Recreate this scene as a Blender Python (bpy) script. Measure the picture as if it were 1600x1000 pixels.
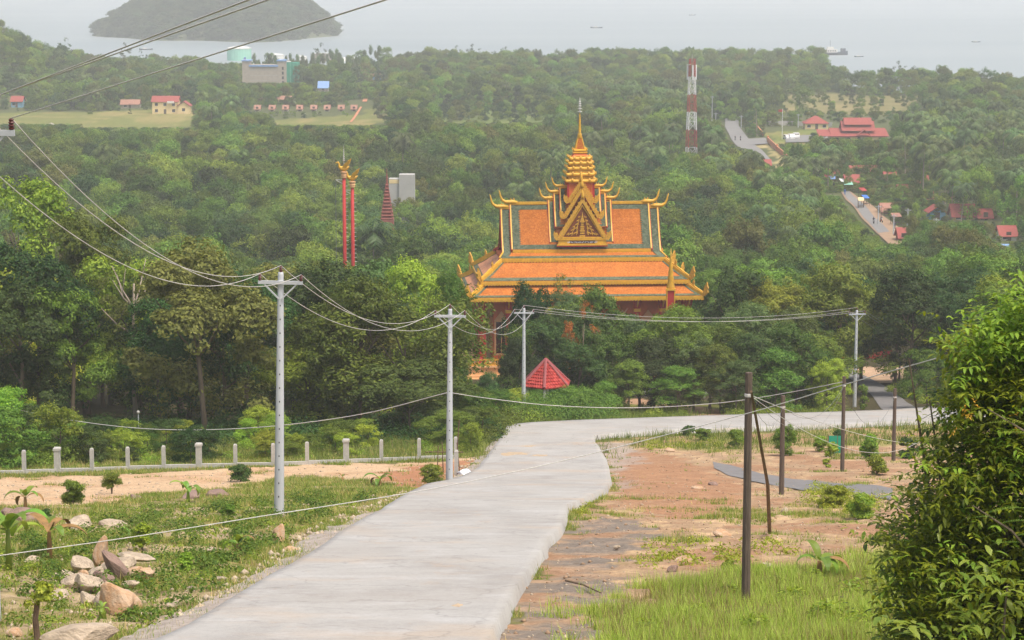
import bpy, bmesh, math, random
import numpy as np
from mathutils import Vector, Matrix

for o in list(bpy.data.objects):
    bpy.data.objects.remove(o)
sc = bpy.context.scene
COL = sc.collection
R = random.Random(11)
rng = np.random.default_rng(11)
rad = math.radians

# ------------------------------------------------------------------ camera, sky, sun, exposure
FPX, CZ = 3800.0, 72.0                    # focal length in photo pixels, camera height above the sea
TILT = math.atan(560.0 / FPX)
ST, CT = math.sin(TILT), math.cos(TILT)
cam_d = bpy.data.cameras.new('camera')
cam_d.sensor_width = 36.0
cam_d.lens = 36.0 * FPX / 1600.0
cam_d.clip_start = 0.5
cam_d.clip_end = 30000
cam = bpy.data.objects.new('camera', cam_d)
COL.objects.link(cam)
cam.location = (0, 0, CZ)
cam.rotation_euler = (math.pi / 2 - TILT, 0, 0)
sc.camera = cam

SUN_EL, SUN_AZ = rad(66), rad(135)        # azimuth clockwise from +Y: behind the camera, to the right
world = bpy.data.worlds.new('World')
sc.world = world
world.use_nodes = True
wn = world.node_tree.nodes
wl = world.node_tree.links
bg = wn['Background']
sky = wn.new('ShaderNodeTexSky')
sky.sky_type = 'NISHITA'
sky.sun_disc = False
sky.sun_elevation = SUN_EL
sky.sun_rotation = SUN_AZ
sky.altitude = 0
sky.air_density = 1.0
sky.dust_density = 7.0
sky.ozone_density = 1.0
wl.new(sky.outputs[0], bg.inputs[0])
bg.inputs[1].default_value = 0.15
sun_d = bpy.data.lights.new('sun', 'SUN')
sun_d.energy = 1.5
sun_d.angle = rad(10)
sun_d.color = (1.0, 0.95, 0.87)
sun = bpy.data.objects.new('sun', sun_d)
COL.objects.link(sun)
sdir = Vector((math.sin(SUN_AZ) * math.cos(SUN_EL), math.cos(SUN_AZ) * math.cos(SUN_EL), math.sin(SUN_EL)))
sun.rotation_euler = sdir.to_track_quat('Z', 'Y').to_euler()
sun.location = (60, -60, 160)
sc.view_settings.view_transform = 'Standard'
sc.view_settings.look = 'None'
sc.view_settings.exposure = 0.48
sc.view_settings.gamma = 1
sc.view_settings.use_curve_mapping = False
sc.render.engine = 'CYCLES'
cy = sc.cycles
cy.max_bounces = 4
cy.diffuse_bounces = 2
cy.glossy_bounces = 2
cy.transmission_bounces = 3
cy.volume_bounces = 1
cy.transparent_max_bounces = 4
cy.caustics_reflective = False
cy.caustics_refractive = False
cy.sample_clamp_indirect = 4
cy.use_denoising = True
cy.use_adaptive_sampling = False
try:
    cy.denoiser = 'OPENIMAGEDENOISE'
    cy.denoising_input_passes = 'RGB_ALBEDO_NORMAL'
    cy.denoising_prefilter = 'ACCURATE'
except Exception:
    pass

# ------------------------------------------------------------------ noise and terrain
def _hash(ix, iy, seed):
    h = (ix.astype(np.int64) * 374761393 + iy.astype(np.int64) * 668265263 + seed * 974711) & 0x7fffffff
    h = ((h ^ (h >> 13)) * 1274126177) & 0x7fffffff
    h = h ^ (h >> 16)
    return (h & 0xffff) / 65535.0

def vnoise(x, y, seed=0):
    x = np.asarray(x, float); y = np.asarray(y, float)
    ix, iy = np.floor(x), np.floor(y)
    fx, fy = x - ix, y - iy
    fx = fx * fx * (3 - 2 * fx); fy = fy * fy * (3 - 2 * fy)
    a = _hash(ix, iy, seed); b = _hash(ix + 1, iy, seed)
    c = _hash(ix, iy + 1, seed); d = _hash(ix + 1, iy + 1, seed)
    return (a * (1 - fx) + b * fx) * (1 - fy) + (c * (1 - fx) + d * fx) * fy

def fbm(x, y, seed=0, oct=4):
    t = 0; amp = 0.5; s = 0
    for k in range(oct):
        t = t + amp * vnoise(x * 2 ** k, y * 2 ** k, seed + k * 17); s += amp; amp *= 0.55
    return t / s

PY = np.array([-80, 0, 40, 51.5, 86, 126, 177, 217, 275, 340, 420, 520, 700, 1000, 1600, 4000], float)
PZ = np.array([-1, -5, -11.9, -13.8, -19.8, -27.0, -34.0, -40, -47, -53, -59, -63, -65.5, -67, -68.5, -69], float) + CZ
_ty = np.arange(-80, 4000, 1.0)
_tz = np.interp(_ty, PY, PZ)
_k = np.exp(-np.linspace(-2, 2, 17) ** 2); _k /= _k.sum()
_tz = np.convolve(np.pad(_tz, 8, mode='edge'), _k, mode='valid')

def prof(y):
    return np.interp(y, _ty, _tz)

COAST = ([-400, 40, 85, 380, 560, 1270, 1310, 1600, 2000], [2300, 2300, 1480, 1470, 1590, 1580, 1310, 1235, 1150])

def H(x, y):
    """ground height"""
    x = np.asarray(x, float); y = np.asarray(y, float)
    z = prof(y)
    near = np.clip((y - 20) / 20, 0, 1) * np.clip((260 - y) / 60, 0, 1)
    z = z - near * (0.35 * fbm(x * 0.16 + 5, y * 0.16, 3, 3))
    z = z + np.clip((y - 260) / 200, 0, 1) * (fbm(x * 0.008, y * 0.008, 9, 3) - 0.5) * 5
    z = z + 27 * np.exp(-((x + 292) / 42) ** 2 - ((y - 1290) / 110) ** 2)
    px = 800 + FPX * x / np.maximum(y, 1)
    yc = np.interp(px, *COAST)
    z = np.where(y > 900, z - np.clip((y - yc + 15) / 60, 0, 1) * 9, z)
    return z

def h(x, y):
    return float(H(np.array([x]), np.array([y]))[0])

_WC = {}

def pix(px, py):
    u = (px - 800) / FPX; v = (py - 500) / FPX
    return u, CT - v * ST, -(ST + v * CT)

def P(px, py, Y):
    """point on the ray of a photo pixel at ground distance Y"""
    a, b, c = pix(px, py)
    s = Y / b
    return Vector((a * s, Y, CZ + c * s))

def W(px, py):
    """where the ray of a photo pixel meets the ground"""
    if (px, py) in _WC:
        return _WC[(px, py)].copy()
    a, b, c = pix(px, py)
    ys = np.concatenate([np.arange(20, 300, 0.4), np.arange(300, 2500, 2.0)])
    s = ys / b
    g = H(a * s, ys) - (CZ + c * s)
    i = int(np.argmax(g > 0))
    if g[i] <= 0:
        i = len(ys) - 1
    y0 = ys[max(i - 1, 0)]; y1 = ys[i]
    g0 = g[max(i - 1, 0)]; g1 = g[i]
    t = 0 if g1 == g0 else -g0 / (g1 - g0)
    Y = y0 + (y1 - y0) * min(max(t, 0), 1)
    X = a * Y / b
    _WC[(px, py)] = Vector((X, Y, h(X, Y)))
    return _WC[(px, py)].copy()

def proj(x, y, z):
    """photo pixel of a point (numpy)"""
    zr = z - CZ
    d = y * CT - zr * ST
    return 800 + FPX * x / d, 500 - FPX * (zr * CT + y * ST) / d

def inpoly(x, y, poly):
    c = np.zeros(np.shape(x), bool)
    n = len(poly)
    for i in range(n):
        x0, y0 = poly[i]; x1, y1 = poly[(i + 1) % n]
        if y0 == y1:
            continue
        t = ((y0 > y) != (y1 > y)) & (x < (x1 - x0) * (y - y0) / (y1 - y0) + x0)
        c ^= t
    return c

# ------------------------------------------------------------------ materials
def S(r, g, b):
    f = lambda c: (c / 255 / 12.92) if c / 255 <= 0.04045 else ((c / 255 + 0.055) / 1.055) ** 2.4
    return (f(r), f(g), f(b), 1.0)

MAT = {}

def nmat(name):
    m = bpy.data.materials.new(name); m.use_nodes = True
    MAT[name] = m
    nt = m.node_tree
    return m, nt, nt.nodes, nt.links, nt.nodes['Principled BSDF']

def surf(name, col, rough=0.7, var=0.2, scale=3.0, metal=0.0, bump=0.0, col2=None, spec=0.3, stretch=(1, 1, 1), coords='Object'):
    """plain procedural surface: colour with blotchy wear and optional relief"""
    m, nt, n, l, b = nmat(name)
    b.inputs['Roughness'].default_value = rough
    b.inputs['Metallic'].default_value = metal
    b.inputs['Specular IOR Level'].default_value = spec
    tc = n.new('ShaderNodeTexCoord'); mp = n.new('ShaderNodeMapping')
    mp.inputs['Scale'].default_value = stretch
    l.new(tc.outputs[coords], mp.inputs[0])
    nz = n.new('ShaderNodeTexNoise'); nz.inputs['Scale'].default_value = scale; nz.inputs['Detail'].default_value = 5
    nz.inputs['Roughness'].default_value = 0.65
    l.new(mp.outputs[0], nz.inputs['Vector'])
    rp = n.new('ShaderNodeValToRGB')
    rp.color_ramp.elements[0].position = 0.3; rp.color_ramp.elements[1].position = 0.72
    c2 = col2 or tuple(min(1, c * (1 + var)) for c in col[:3]) + (1,)
    rp.color_ramp.elements[0].color = tuple(c * (1 - var) for c in col[:3]) + (1,)
    rp.color_ramp.elements[1].color = c2
    l.new(nz.outputs['Fac'], rp.inputs[0])
    l.new(rp.outputs[0], b.inputs['Base Color'])
    if bump:
        bp = n.new('ShaderNodeBump'); bp.inputs['Strength'].default_value = bump; bp.inputs['Distance'].default_value = 0.05
        nz2 = n.new('ShaderNodeTexNoise'); nz2.inputs['Scale'].default_value = scale * 4; nz2.inputs['Detail'].default_value = 4
        l.new(mp.outputs[0], nz2.inputs['Vector'])
        l.new(nz2.outputs['Fac'], bp.inputs['Height']); l.new(bp.outputs[0], b.inputs['Normal'])
    return m

def leafmat(name, c1, c2, trans=0.3, rough=0.55, spec=0.25, hue=0.03):
    """foliage: colour differs from tree to tree and from leaf to leaf, light comes through"""
    m, nt, n, l, b = nmat(name)
    b.inputs['Roughness'].default_value = rough
    b.inputs['Specular IOR Level'].default_value = spec
    oi = n.new('ShaderNodeObjectInfo'); ge = n.new('ShaderNodeNewGeometry')
    mx = n.new('ShaderNodeMix'); mx.data_type = 'RGBA'
    mx.inputs[6].default_value = c1; mx.inputs[7].default_value = c2
    l.new(ge.outputs['Random Per Island'], mx.inputs[0])
    hs = n.new('ShaderNodeHueSaturation')
    mr = n.new('ShaderNodeMapRange'); mr.inputs['To Min'].default_value = 0.5 - hue; mr.inputs['To Max'].default_value = 0.5 + hue
    l.new(oi.outputs['Random'], mr.inputs[0]); l.new(mr.outputs[0], hs.inputs['Hue'])
    ml = n.new('ShaderNodeMath'); ml.operation = 'MULTIPLY'; ml.inputs[1].default_value = 7.31
    fr = n.new('ShaderNodeMath'); fr.operation = 'FRACT'
    l.new(oi.outputs['Random'], ml.inputs[0]); l.new(ml.outputs[0], fr.inputs[0])
    mr2 = n.new('ShaderNodeMapRange'); mr2.inputs['To Min'].default_value = 0.66; mr2.inputs['To Max'].default_value = 1.38
    l.new(fr.outputs[0], mr2.inputs[0]); l.new(mr2.outputs[0], hs.inputs['Value'])
    l.new(mx.outputs[2], hs.inputs['Color'])
    l.new(hs.outputs[0], b.inputs['Base Color'])
    tr = n.new('ShaderNodeBsdfTranslucent')
    g = n.new('ShaderNodeMix'); g.data_type = 'RGBA'; g.blend_type = 'MULTIPLY'; g.inputs[0].default_value = 1
    g.inputs[7].default_value = (1.35, 1.25, 0.6, 1)
    l.new(hs.outputs[0], g.inputs[6]); l.new(g.outputs[2], tr.inputs[0])
    ms = n.new('ShaderNodeMixShader'); ms.inputs[0].default_value = trans
    l.new(b.outputs[0], ms.inputs[1]); l.new(tr.outputs[0], ms.inputs[2])
    l.new(ms.outputs[0], n['Material Output'].inputs[0])
    return m

# ------------------------------------------------------------------ mesh builder
class MB:
    def __init__(s):
        s.v = []; s.f = []
    def add(s, vs, fs):
        o = len(s.v)
        s.v.extend([tuple(p) for p in vs]); s.f.extend([tuple(i + o for i in f) for f in fs])
        return s
    def box(s, c, d, rz=0.0):
        cx, cy_, cz = c; a, b, e = d[0] / 2, d[1] / 2, d[2] / 2
        co, si = math.cos(rz), math.sin(rz)
        vs = []
        for z in (-e, e):
            for x, y in ((-a, -b), (a, -b), (a, b), (-a, b)):
                vs.append((cx + x * co - y * si, cy_ + x * si + y * co, cz + z))
        return s.add(vs, [(3, 2, 1, 0), (4, 5, 6, 7), (0, 1, 5, 4), (1, 2, 6, 5), (2, 3, 7, 6), (3, 0, 4, 7)])
    def beam(s, p, q, w, hh, up=(0, 0, 1)):
        p, q = Vector(p), Vector(q); t = (q - p).normalized(); upv = Vector(up)
        if abs(t.dot(upv)) > 0.99:
            upv = Vector((1, 0, 0))
        sx = t.cross(upv).normalized() * (w / 2); sz = sx.cross(t).normalized() * (hh / 2)
        vs = [p - sx - sz, p + sx - sz, p + sx + sz, p - sx + sz, q - sx - sz, q + sx - sz, q + sx + sz, q - sx + sz]
        return s.add(vs, [(0, 3, 2, 1), (4, 5, 6, 7), (0, 1, 5, 4), (1, 2, 6, 5), (2, 3, 7, 6), (3, 0, 4, 7)][::1])
    def tube(s, path, radii, n=6, cap=True):
        path = [Vector(p) for p in path]
        if not hasattr(radii, '__len__'):
            radii = [radii] * len(path)
        o = len(s.v); ref = Vector((0.31, 0.17, 0.93))
        for i, p in enumerate(path):
            t = (path[min(i + 1, len(path) - 1)] - path[max(i - 1, 0)]).normalized()
            a = t.cross(ref)
            if a.length < 1e-3:
                a = t.cross(Vector((1, 0, 0)))
            a.normalize(); b = t.cross(a)
            for k in range(n):
                an = 2 * math.pi * k / n
                s.v.append(tuple(p + (a * math.cos(an) + b * math.sin(an)) * radii[i]))
        for i in range(len(path) - 1):
            for k in range(n):
                k2 = (k + 1) % n
                s.f.append((o + i * n + k, o + i * n + k2, o + (i + 1) * n + k2, o + (i + 1) * n + k))
        if cap:
            s.f.append(tuple(o + k for k in range(n))[::-1])
            s.f.append(tuple(o + (len(path) - 1) * n + k for k in range(n)))
        return s
    def lathe(s, prof_, n=12, c=(0, 0, 0), rot=0.0, sq=False):
        """profile of (r, z); sq: r is half the side of a square section"""
        o = len(s.v)
        if sq:
            n = 4; rot = math.pi / 4
        for r, z in prof_:
            rr = r * math.sqrt(2) if sq else r
            for k in range(n):
                an = 2 * math.pi * k / n + rot
                s.v.append((c[0] + rr * math.cos(an), c[1] + rr * math.sin(an), c[2] + z))
        m = len(prof_)
        for i in range(m - 1):
            for k in range(n):
                k2 = (k + 1) % n
                s.f.append((o + i * n + k, o + i * n + k2, o + (i + 1) * n + k2, o + (i + 1) * n + k))
        s.f.append(tuple(o + k for k in range(n))[::-1])
        s.f.append(tuple(o + (m - 1) * n + k for k in range(n)))
        return s
    def slab(s, q, th):
        """thick quad: q is four points of the top face, counter-clockwise from above"""
        q = [Vector(p) for p in q]
        nn = (q[2] - q[0]).cross(q[3] - q[1]).normalized() * th
        vs = q + [p - nn for p in q]
        return s.add(vs, [(0, 1, 2, 3), (7, 6, 5, 4), (0, 4, 5, 1), (1, 5, 6, 2), (2, 6, 7, 3), (3, 7, 4, 0)])
    def prism(s, poly, d):
        """polygon (list of 3D points) pushed along vector d"""
        n = len(poly); d = Vector(d)
        vs = [Vector(p) for p in poly] + [Vector(p) + d for p in poly]
        fs = [tuple(range(n))[::-1], tuple(range(n, 2 * n))]
        for i in range(n):
            j = (i + 1) % n
            fs.append((i, j, n + j, n + i))
        return s.add(vs, fs)
    def mesh(s, name, smooth=False):
        me = bpy.data.meshes.new(name)
        me.from_pydata(s.v, [], s.f); me.update()
        if smooth:
            me.shade_smooth()
        return me
    def build(s, name, mat, parent=None, smooth=False, fix=True):
        me = s.mesh(name, smooth)
        if fix and len(s.f) < 20000:
            bm = bmesh.new(); bm.from_mesh(me); bmesh.ops.recalc_face_normals(bm, faces=bm.faces); bm.to_mesh(me); bm.free()
        return link(name, me, mat, parent)

def link(name, me, mat, parent=None):
    o = bpy.data.objects.new(name, me)
    if mat is not None and len(me.materials) == 0:
        me.materials.append(MAT[mat] if isinstance(mat, str) else mat)
    COL.objects.link(o)
    if parent is not None:
        o.parent = parent
    return o

def empty(name, loc=(0, 0, 0), rz=0.0):
    o = bpy.data.objects.new(name, None); COL.objects.link(o)
    o.location = loc; o.rotation_euler = (0, 0, rz); o.empty_display_size = 0.3
    return o

def tag(o, label=None, cat=None, group=None, kind=None):
    if label: o['label'] = label
    if cat: o['category'] = cat
    if group: o['group'] = group
    if kind: o['kind'] = kind
    return o

def inst(src, parent=None, mat=None):
    """copy of one object that shares its mesh"""
    c = src.copy(); COL.objects.link(c); c.parent = parent
    if mat is not None:
        c.material_slots[0].link = 'OBJECT'; c.material_slots[0].material = MAT[mat]
    return c

def copy_tree(o, parent=None):
    c = o.copy(); COL.objects.link(c); c.parent = parent
    for ch in list(o.children):
        copy_tree(ch, c)
    return c

def np_mesh(name, verts, quads=None, tris=None):
    """fast mesh from numpy arrays"""
    me = bpy.data.meshes.new(name)
    verts = np.asarray(verts, np.float32)
    polys = quads if quads is not None else tris
    k = polys.shape[1]
    me.vertices.add(len(verts)); me.vertices.foreach_set('co', verts.ravel())
    me.loops.add(polys.size); me.loops.foreach_set('vertex_index', polys.astype(np.int32).ravel())
    me.polygons.add(len(polys))
    me.polygons.foreach_set('loop_start', np.arange(0, polys.size, k, dtype=np.int32))
    me.polygons.foreach_set('loop_total', np.full(len(polys), k, np.int32))
    me.update(calc_edges=True)
    return me

# ------------------------------------------------------------------ palette
surf('concrete_post', S(176, 174, 166), 0.85, 0.15, 6, bump=0.2)
surf('pole_grey', S(182, 186, 188), 0.8, 0.10, 1.5, bump=0.1, stretch=(1, 1, 0.3))
surf('old_wood', S(98, 86, 76), 0.9, 0.35, 2.5, bump=0.5, stretch=(6, 6, 0.6))
surf('stick', S(112, 92, 74), 0.9, 0.3, 5, bump=0.3)
surf('insulator', S(92, 42, 36), 0.3, 0.2, 3, spec=0.5)
surf('wire', S(200, 197, 190), 0.6, 0.1, 1)
surf('wire_dark', S(120, 122, 120), 0.6, 0.1, 1)
surf('bark', S(112, 100, 84), 0.95, 0.35, 4, bump=0.5, stretch=(3, 3, 0.7))
surf('bark_pale', S(158, 146, 128), 0.95, 0.3, 4, bump=0.4, stretch=(3, 3, 0.7))
surf('rock', S(178, 162, 140), 0.92, 0.3, 2.2, bump=0.7)
surf('rock_orange', S(200, 152, 104), 0.92, 0.2, 1.8, bump=0.6, col2=S(190, 172, 150))
surf('rock_mauve', S(138, 116, 104), 0.92, 0.25, 1.5, bump=0.7)
surf('gold', S(216, 166, 48), 0.48, 0.18, 2.5, metal=0.0, bump=0.15, spec=0.5)
surf('gold_carved', S(208, 158, 46), 0.5, 0.35, 9, metal=0.0, bump=0.8, spec=0.5)
surf('dark_panel', S(122, 68, 36), 0.7, 0.2, 4)
surf('temple_red', S(178, 50, 48), 0.6, 0.15, 1.2)
surf('temple_orange', S(222, 120, 66), 0.7, 0.12, 1.5)
surf('temple_peach', S(226, 178, 128), 0.7, 0.12, 1.5)
surf('temple_dark', S(60, 28, 26), 0.7, 0.1, 2)
surf('silver', S(206, 204, 198), 0.5, 0.15, 4)
surf('pinnacle_pink', S(150, 92, 82), 0.8, 0.25, 1.5, bump=0.4)
surf('grey_slab', S(172, 172, 166), 0.9, 0.08, 0.5, bump=0.1)
surf('roof_red', S(152, 78, 70), 0.75, 0.16, 1.5)
surf('roof_brown', S(160, 118, 100), 0.8, 0.2, 1.5)
surf('roof_blue', S(126, 160, 206), 0.6, 0.12, 1.0)
surf('roof_white', S(222, 222, 216), 0.6, 0.08, 1.0)
surf('wall_cream', S(224, 202, 150), 0.8, 0.1, 0.8)
surf('wall_grey', S(172, 162, 148), 0.85, 0.14, 0.6)
surf('wall_white', S(222, 220, 212), 0.8, 0.08, 0.8)
surf('wall_blue', S(120, 168, 196), 0.8, 0.1, 0.8)
surf('net_green', S(40, 150, 120), 0.8, 0.12, 0.6)
surf('tank_green', S(150, 208, 186), 0.6, 0.06, 0.3)
surf('dark_glass', S(46, 46, 52), 0.25, 0.1, 1.0, spec=0.5)
surf('orange_wall', S(212, 140, 100), 0.85, 0.12, 0.8)
surf('paint_red', S(166, 62, 54), 0.6, 0.1, 2)
surf('paint_white', S(226, 226, 224), 0.6, 0.06, 2)
surf('paint_blue', S(66, 118, 190), 0.6, 0.1, 2)
surf('rubber', S(30, 30, 30), 0.8, 0.1, 3)
surf('dark_hull', S(86, 92, 104), 0.7, 0.15, 1)
surf('plastic_bag', S(214, 220, 226), 0.4, 0.08, 6, spec=0.5)
surf('skin', S(150, 108, 84), 0.7, 0.1, 3)
surf('cloth_dark', S(52, 54, 70), 0.9, 0.2, 3)
surf('asphalt', S(120, 118, 116), 0.9, 0.14, 1.2, bump=0.3, coords='Object')
surf('asphalt_far', S(128, 127, 124), 0.9, 0.08, 0.2)
surf('dirt', S(156, 130, 104), 0.95, 0.16, 0.6, bump=0.4)
surf('terracotta', S(196, 132, 96), 0.95, 0.2, 1.2, bump=0.3)
surf('dry_leaf', S(142, 112, 70), 0.9, 0.3, 3)
leafmat('leaf_mid', S(70, 100, 30), S(114, 138, 46), trans=0.27)
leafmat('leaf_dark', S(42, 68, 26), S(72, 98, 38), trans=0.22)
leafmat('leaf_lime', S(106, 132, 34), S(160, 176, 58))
leafmat('leaf_olive', S(80, 92, 38), S(122, 130, 60))
leafmat('leaf_blue', S(60, 90, 44), S(98, 124, 66))
leafmat('leaf_acacia', S(86, 118, 36), S(134, 158, 58), hue=0.03)
leafmat('leaf_palm', S(60, 84, 36), S(106, 126, 66), trans=0.2, rough=0.5, spec=0.25)
leafmat('leaf_bush', S(86, 120, 28), S(150, 172, 52), trans=0.4, rough=0.4, spec=0.35)
leafmat('leaf_fern', S(110, 140, 84), S(150, 172, 104), trans=0.35)
leafmat('leaf_banana', S(96, 136, 46), S(140, 166, 66), trans=0.35, rough=0.4, spec=0.35)
leafmat('leaf_orange', S(160, 104, 40), S(196, 140, 56), trans=0.3)
leafmat('grass_green', S(88, 114, 38), S(134, 148, 60), trans=0.3, hue=0)
leafmat('grass_dry', S(146, 136, 82), S(182, 164, 108), trans=0.25, hue=0)
leafmat('grass_lush', S(112, 142, 44), S(168, 182, 82), trans=0.3, hue=0)
surf('embankment', S(158, 148, 137), 0.95, 0.32, 2.4, bump=1.0)
surf('sand_orange', S(178, 158, 130), 0.95, 0.2, 4, bump=0.3)
leafmat('leaf_island', S(66, 84, 58), S(92, 108, 70))

def tile_mat(name, c1, c2, c3, sx=5.0, sz=4.0):
    """fired roof tiles: courses of small tiles, each its own shade"""
    m, nt, n, l, b = nmat(name)
    b.inputs['Roughness'].default_value = 0.6
    b.inputs['Specular IOR Level'].default_value = 0.15
    tc = n.new('ShaderNodeTexCoord'); mp = n.new('ShaderNodeMapping')
    l.new(tc.outputs['Object'], mp.inputs[0])
    vo = n.new('ShaderNodeTexVoronoi'); vo.inputs['Scale'].default_value = sx
    l.new(mp.outputs[0], vo.inputs['Vector'])
    rp = n.new('ShaderNodeValToRGB')
    e = rp.color_ramp.elements
    e[0].color = c1; e[1].color = c3; e[0].position = 0.05; e[1].position = 0.95
    k = e.new(0.5); k.color = c2
    sep = n.new('ShaderNodeSeparateColor'); l.new(vo.outputs['Color'], sep.inputs[0])
    l.new(sep.outputs[0], rp.inputs[0])
    nz = n.new('ShaderNodeTexNoise'); nz.inputs['Scale'].default_value = 0.7; nz.inputs['Detail'].default_value = 7; nz.inputs['Roughness'].default_value = 0.7
    l.new(mp.outputs[0], nz.inputs['Vector'])
    mx = n.new('ShaderNodeMix'); mx.data_type = 'RGBA'; mx.blend_type = 'MULTIPLY'; mx.inputs[0].default_value = 0.7
    r2 = n.new('ShaderNodeValToRGB'); r2.color_ramp.elements[0].color = (0.62, 0.6, 0.58, 1); r2.color_ramp.elements[1].color = (1.1, 1.1, 1.1, 1)
    r2.color_ramp.elements[0].position = 0.3; r2.color_ramp.elements[1].position = 0.65
    l.new(nz.outputs['Fac'], r2.inputs[0])
    l.new(rp.outputs[0], mx.inputs[6]); l.new(r2.outputs[0], mx.inputs[7])
    l.new(mx.outputs[2], b.inputs['Base Color'])
    wv = n.new('ShaderNodeTexWave'); wv.bands_direction = 'Z'; wv.wave_profile = 'SAW'; wv.inputs['Scale'].default_value = sz * 0.5
    l.new(mp.outputs[0], wv.inputs['Vector'])
    bp = n.new('ShaderNodeBump'); bp.inputs['Strength'].default_value = 0.5; bp.inputs['Distance'].default_value = 0.06
    l.new(wv.outputs['Fac'], bp.inputs['Height']); l.new(bp.outputs[0], b.inputs['Normal'])
    return m
tile_mat('tile_orange', S(172, 96, 32), S(186, 108, 40), S(198, 124, 56), sx=9)
tile_mat('tile_green', S(74, 86, 66), S(90, 102, 80), S(108, 116, 94))
tile_mat('tile_orange_sidelight', S(190, 130, 92), S(200, 140, 102), S(206, 150, 112))  # same orange tiles, with the light on the left slopes put into the colour
tile_mat('tile_red', S(150, 50, 46), S(168, 58, 54), S(186, 78, 70), sx=4)

# ------------------------------------------------------------------ ground zones (photo outlines dropped on to the ground)
def WP(pts):
    return [(W(a, b).x, W(a, b).y) for a, b in pts]

ROAD_L = [(218, 1040), (295, 1000), (398, 935), (478, 882), (542, 838), (592, 804), (634, 780), (668, 765), (716, 753), (748, 736), (768, 706), (786, 682), (792, 670)]
ROAD_R = [(745, 1040), (772, 1000), (822, 905), (884, 820), (888, 798), (950, 769), (957, 752), (945, 722), (936, 706), (930, 698), (928, 693), (930, 690), (934, 687)]
ROAD_FAR = [(792, 670), (830, 664.5), (900, 660.5), (1000, 657), (1100, 654.5), (1200, 651), (1300, 647.5), (1390, 643), (1440, 639), (1475, 636), (1520, 632), (1580, 628)]
ROAD_NEAR = [(934, 687), (950, 683.5), (985, 681), (1040, 678.5), (1110, 676), (1200, 673), (1300, 669), (1390, 665), (1440, 662), (1480, 659), (1525, 656), (1585, 652)]
Z_ROAD = WP(ROAD_L + ROAD_FAR[1:] + ROAD_NEAR[::-1] + ROAD_R[::-1])
Z_SAND = WP([(-60, 748), (200, 740), (560, 724), (690, 720), (755, 712), (742, 735), (700, 752), (650, 765), (600, 758), (540, 748), (470, 744), (420, 752), (350, 766), (200, 776), (100, 792), (-60, 792)])
Z_RED = WP([(590, 742), (640, 728), (742, 718), (742, 738), (700, 754), (650, 764), (600, 758)])
Z_RIGHT = WP([(745, 1040), (884, 820), (950, 769), (957, 752), (930, 692), (1000, 684), (1440, 664), (1640, 654), (1700, 1040)])
Z_RGRASS = WP([(948, 1040), (945, 950), (1050, 918), (1170, 900), (1260, 893), (1330, 884), (1420, 860), (1700, 840), (1700, 1040)])
Z_GRAV = WP([(745, 1040), (800, 930), (886, 815), (930, 806), (1012, 812), (1022, 845), (975, 866), (945, 925), (950, 1040)])
Z_GRAV2 = WP([(930, 692), (985, 692), (1010, 710), (990, 760), (960, 770), (950, 735)])
Z_RED2 = WP([(960, 748), (985, 705), (1060, 715), (1110, 735), (1180, 765), (1140, 800), (1060, 812), (1010, 802), (965, 780)])
Z_BAND = WP([(1000, 688), (1180, 676), (1600, 662), (1600, 688), (1240, 698), (1100, 706)])
Z_LEFT = WP([(-100, 800), (100, 792), (350, 768), (470, 745), (600, 760), (668, 766), (490, 838), (345, 935), (120, 1040), (-100, 1040)])
Z_FARGRASS = WP([(700, 700), (760, 660), (900, 640), (1000, 628), (1300, 622), (1330, 648), (1100, 655), (900, 661), (790, 670), (760, 712)])
Z_PATH = WP([(940, 628), (1010, 634), (1080, 648), (1100, 655), (1140, 653), (1130, 640), (1060, 632), (1000, 622)])
Z_YARD = WP([(1295, 575), (1420, 572), (1435, 588), (1380, 600), (1330, 588)])
Z_FIELD = [WP([(-150, 172), (300, 170), (420, 188), (560, 180), (590, 165), (640, 182), (560, 202), (300, 207), (100, 207), (-150, 205)]),
           WP([(1165, 150), (1290, 146), (1440, 150), (1450, 168), (1360, 182), (1290, 178), (1190, 170)]),
           WP([(1190, 205), (1300, 205), (1310, 228), (1190, 225)]),
           WP([(640, 170), (860, 172), (860, 196), (690, 198)]),
           WP([(1175, 226), (1210, 226), (1240, 262), (1205, 262)])]

COLS = 310
_s = np.linspace(-1, 1, COLS)
_ext = np.where(np.abs(_s) > 0.97, 1 + (np.abs(_s) - 0.97) * 90, 1.0)
rows = [-60, -30, -10, 5, 15, 24, 30, 34, 37, 39]
y = 40.0
while y < 1750:
    rows.append(y)
    if y < 140: y += 0.16 + (y - 40) * 0.0022
    elif y < 260: y += 0.8
    else: y += 1.0 + (y - 260) * 0.011
rows = np.array(rows + [1900, 2200, 2700])
GY = np.repeat(rows[:, None], COLS, 1)
GX = (_s * _ext)[None, :] * (0.235 * np.maximum(rows, 20) + 7)[:, None]
GZ = H(GX, GY)

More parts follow.
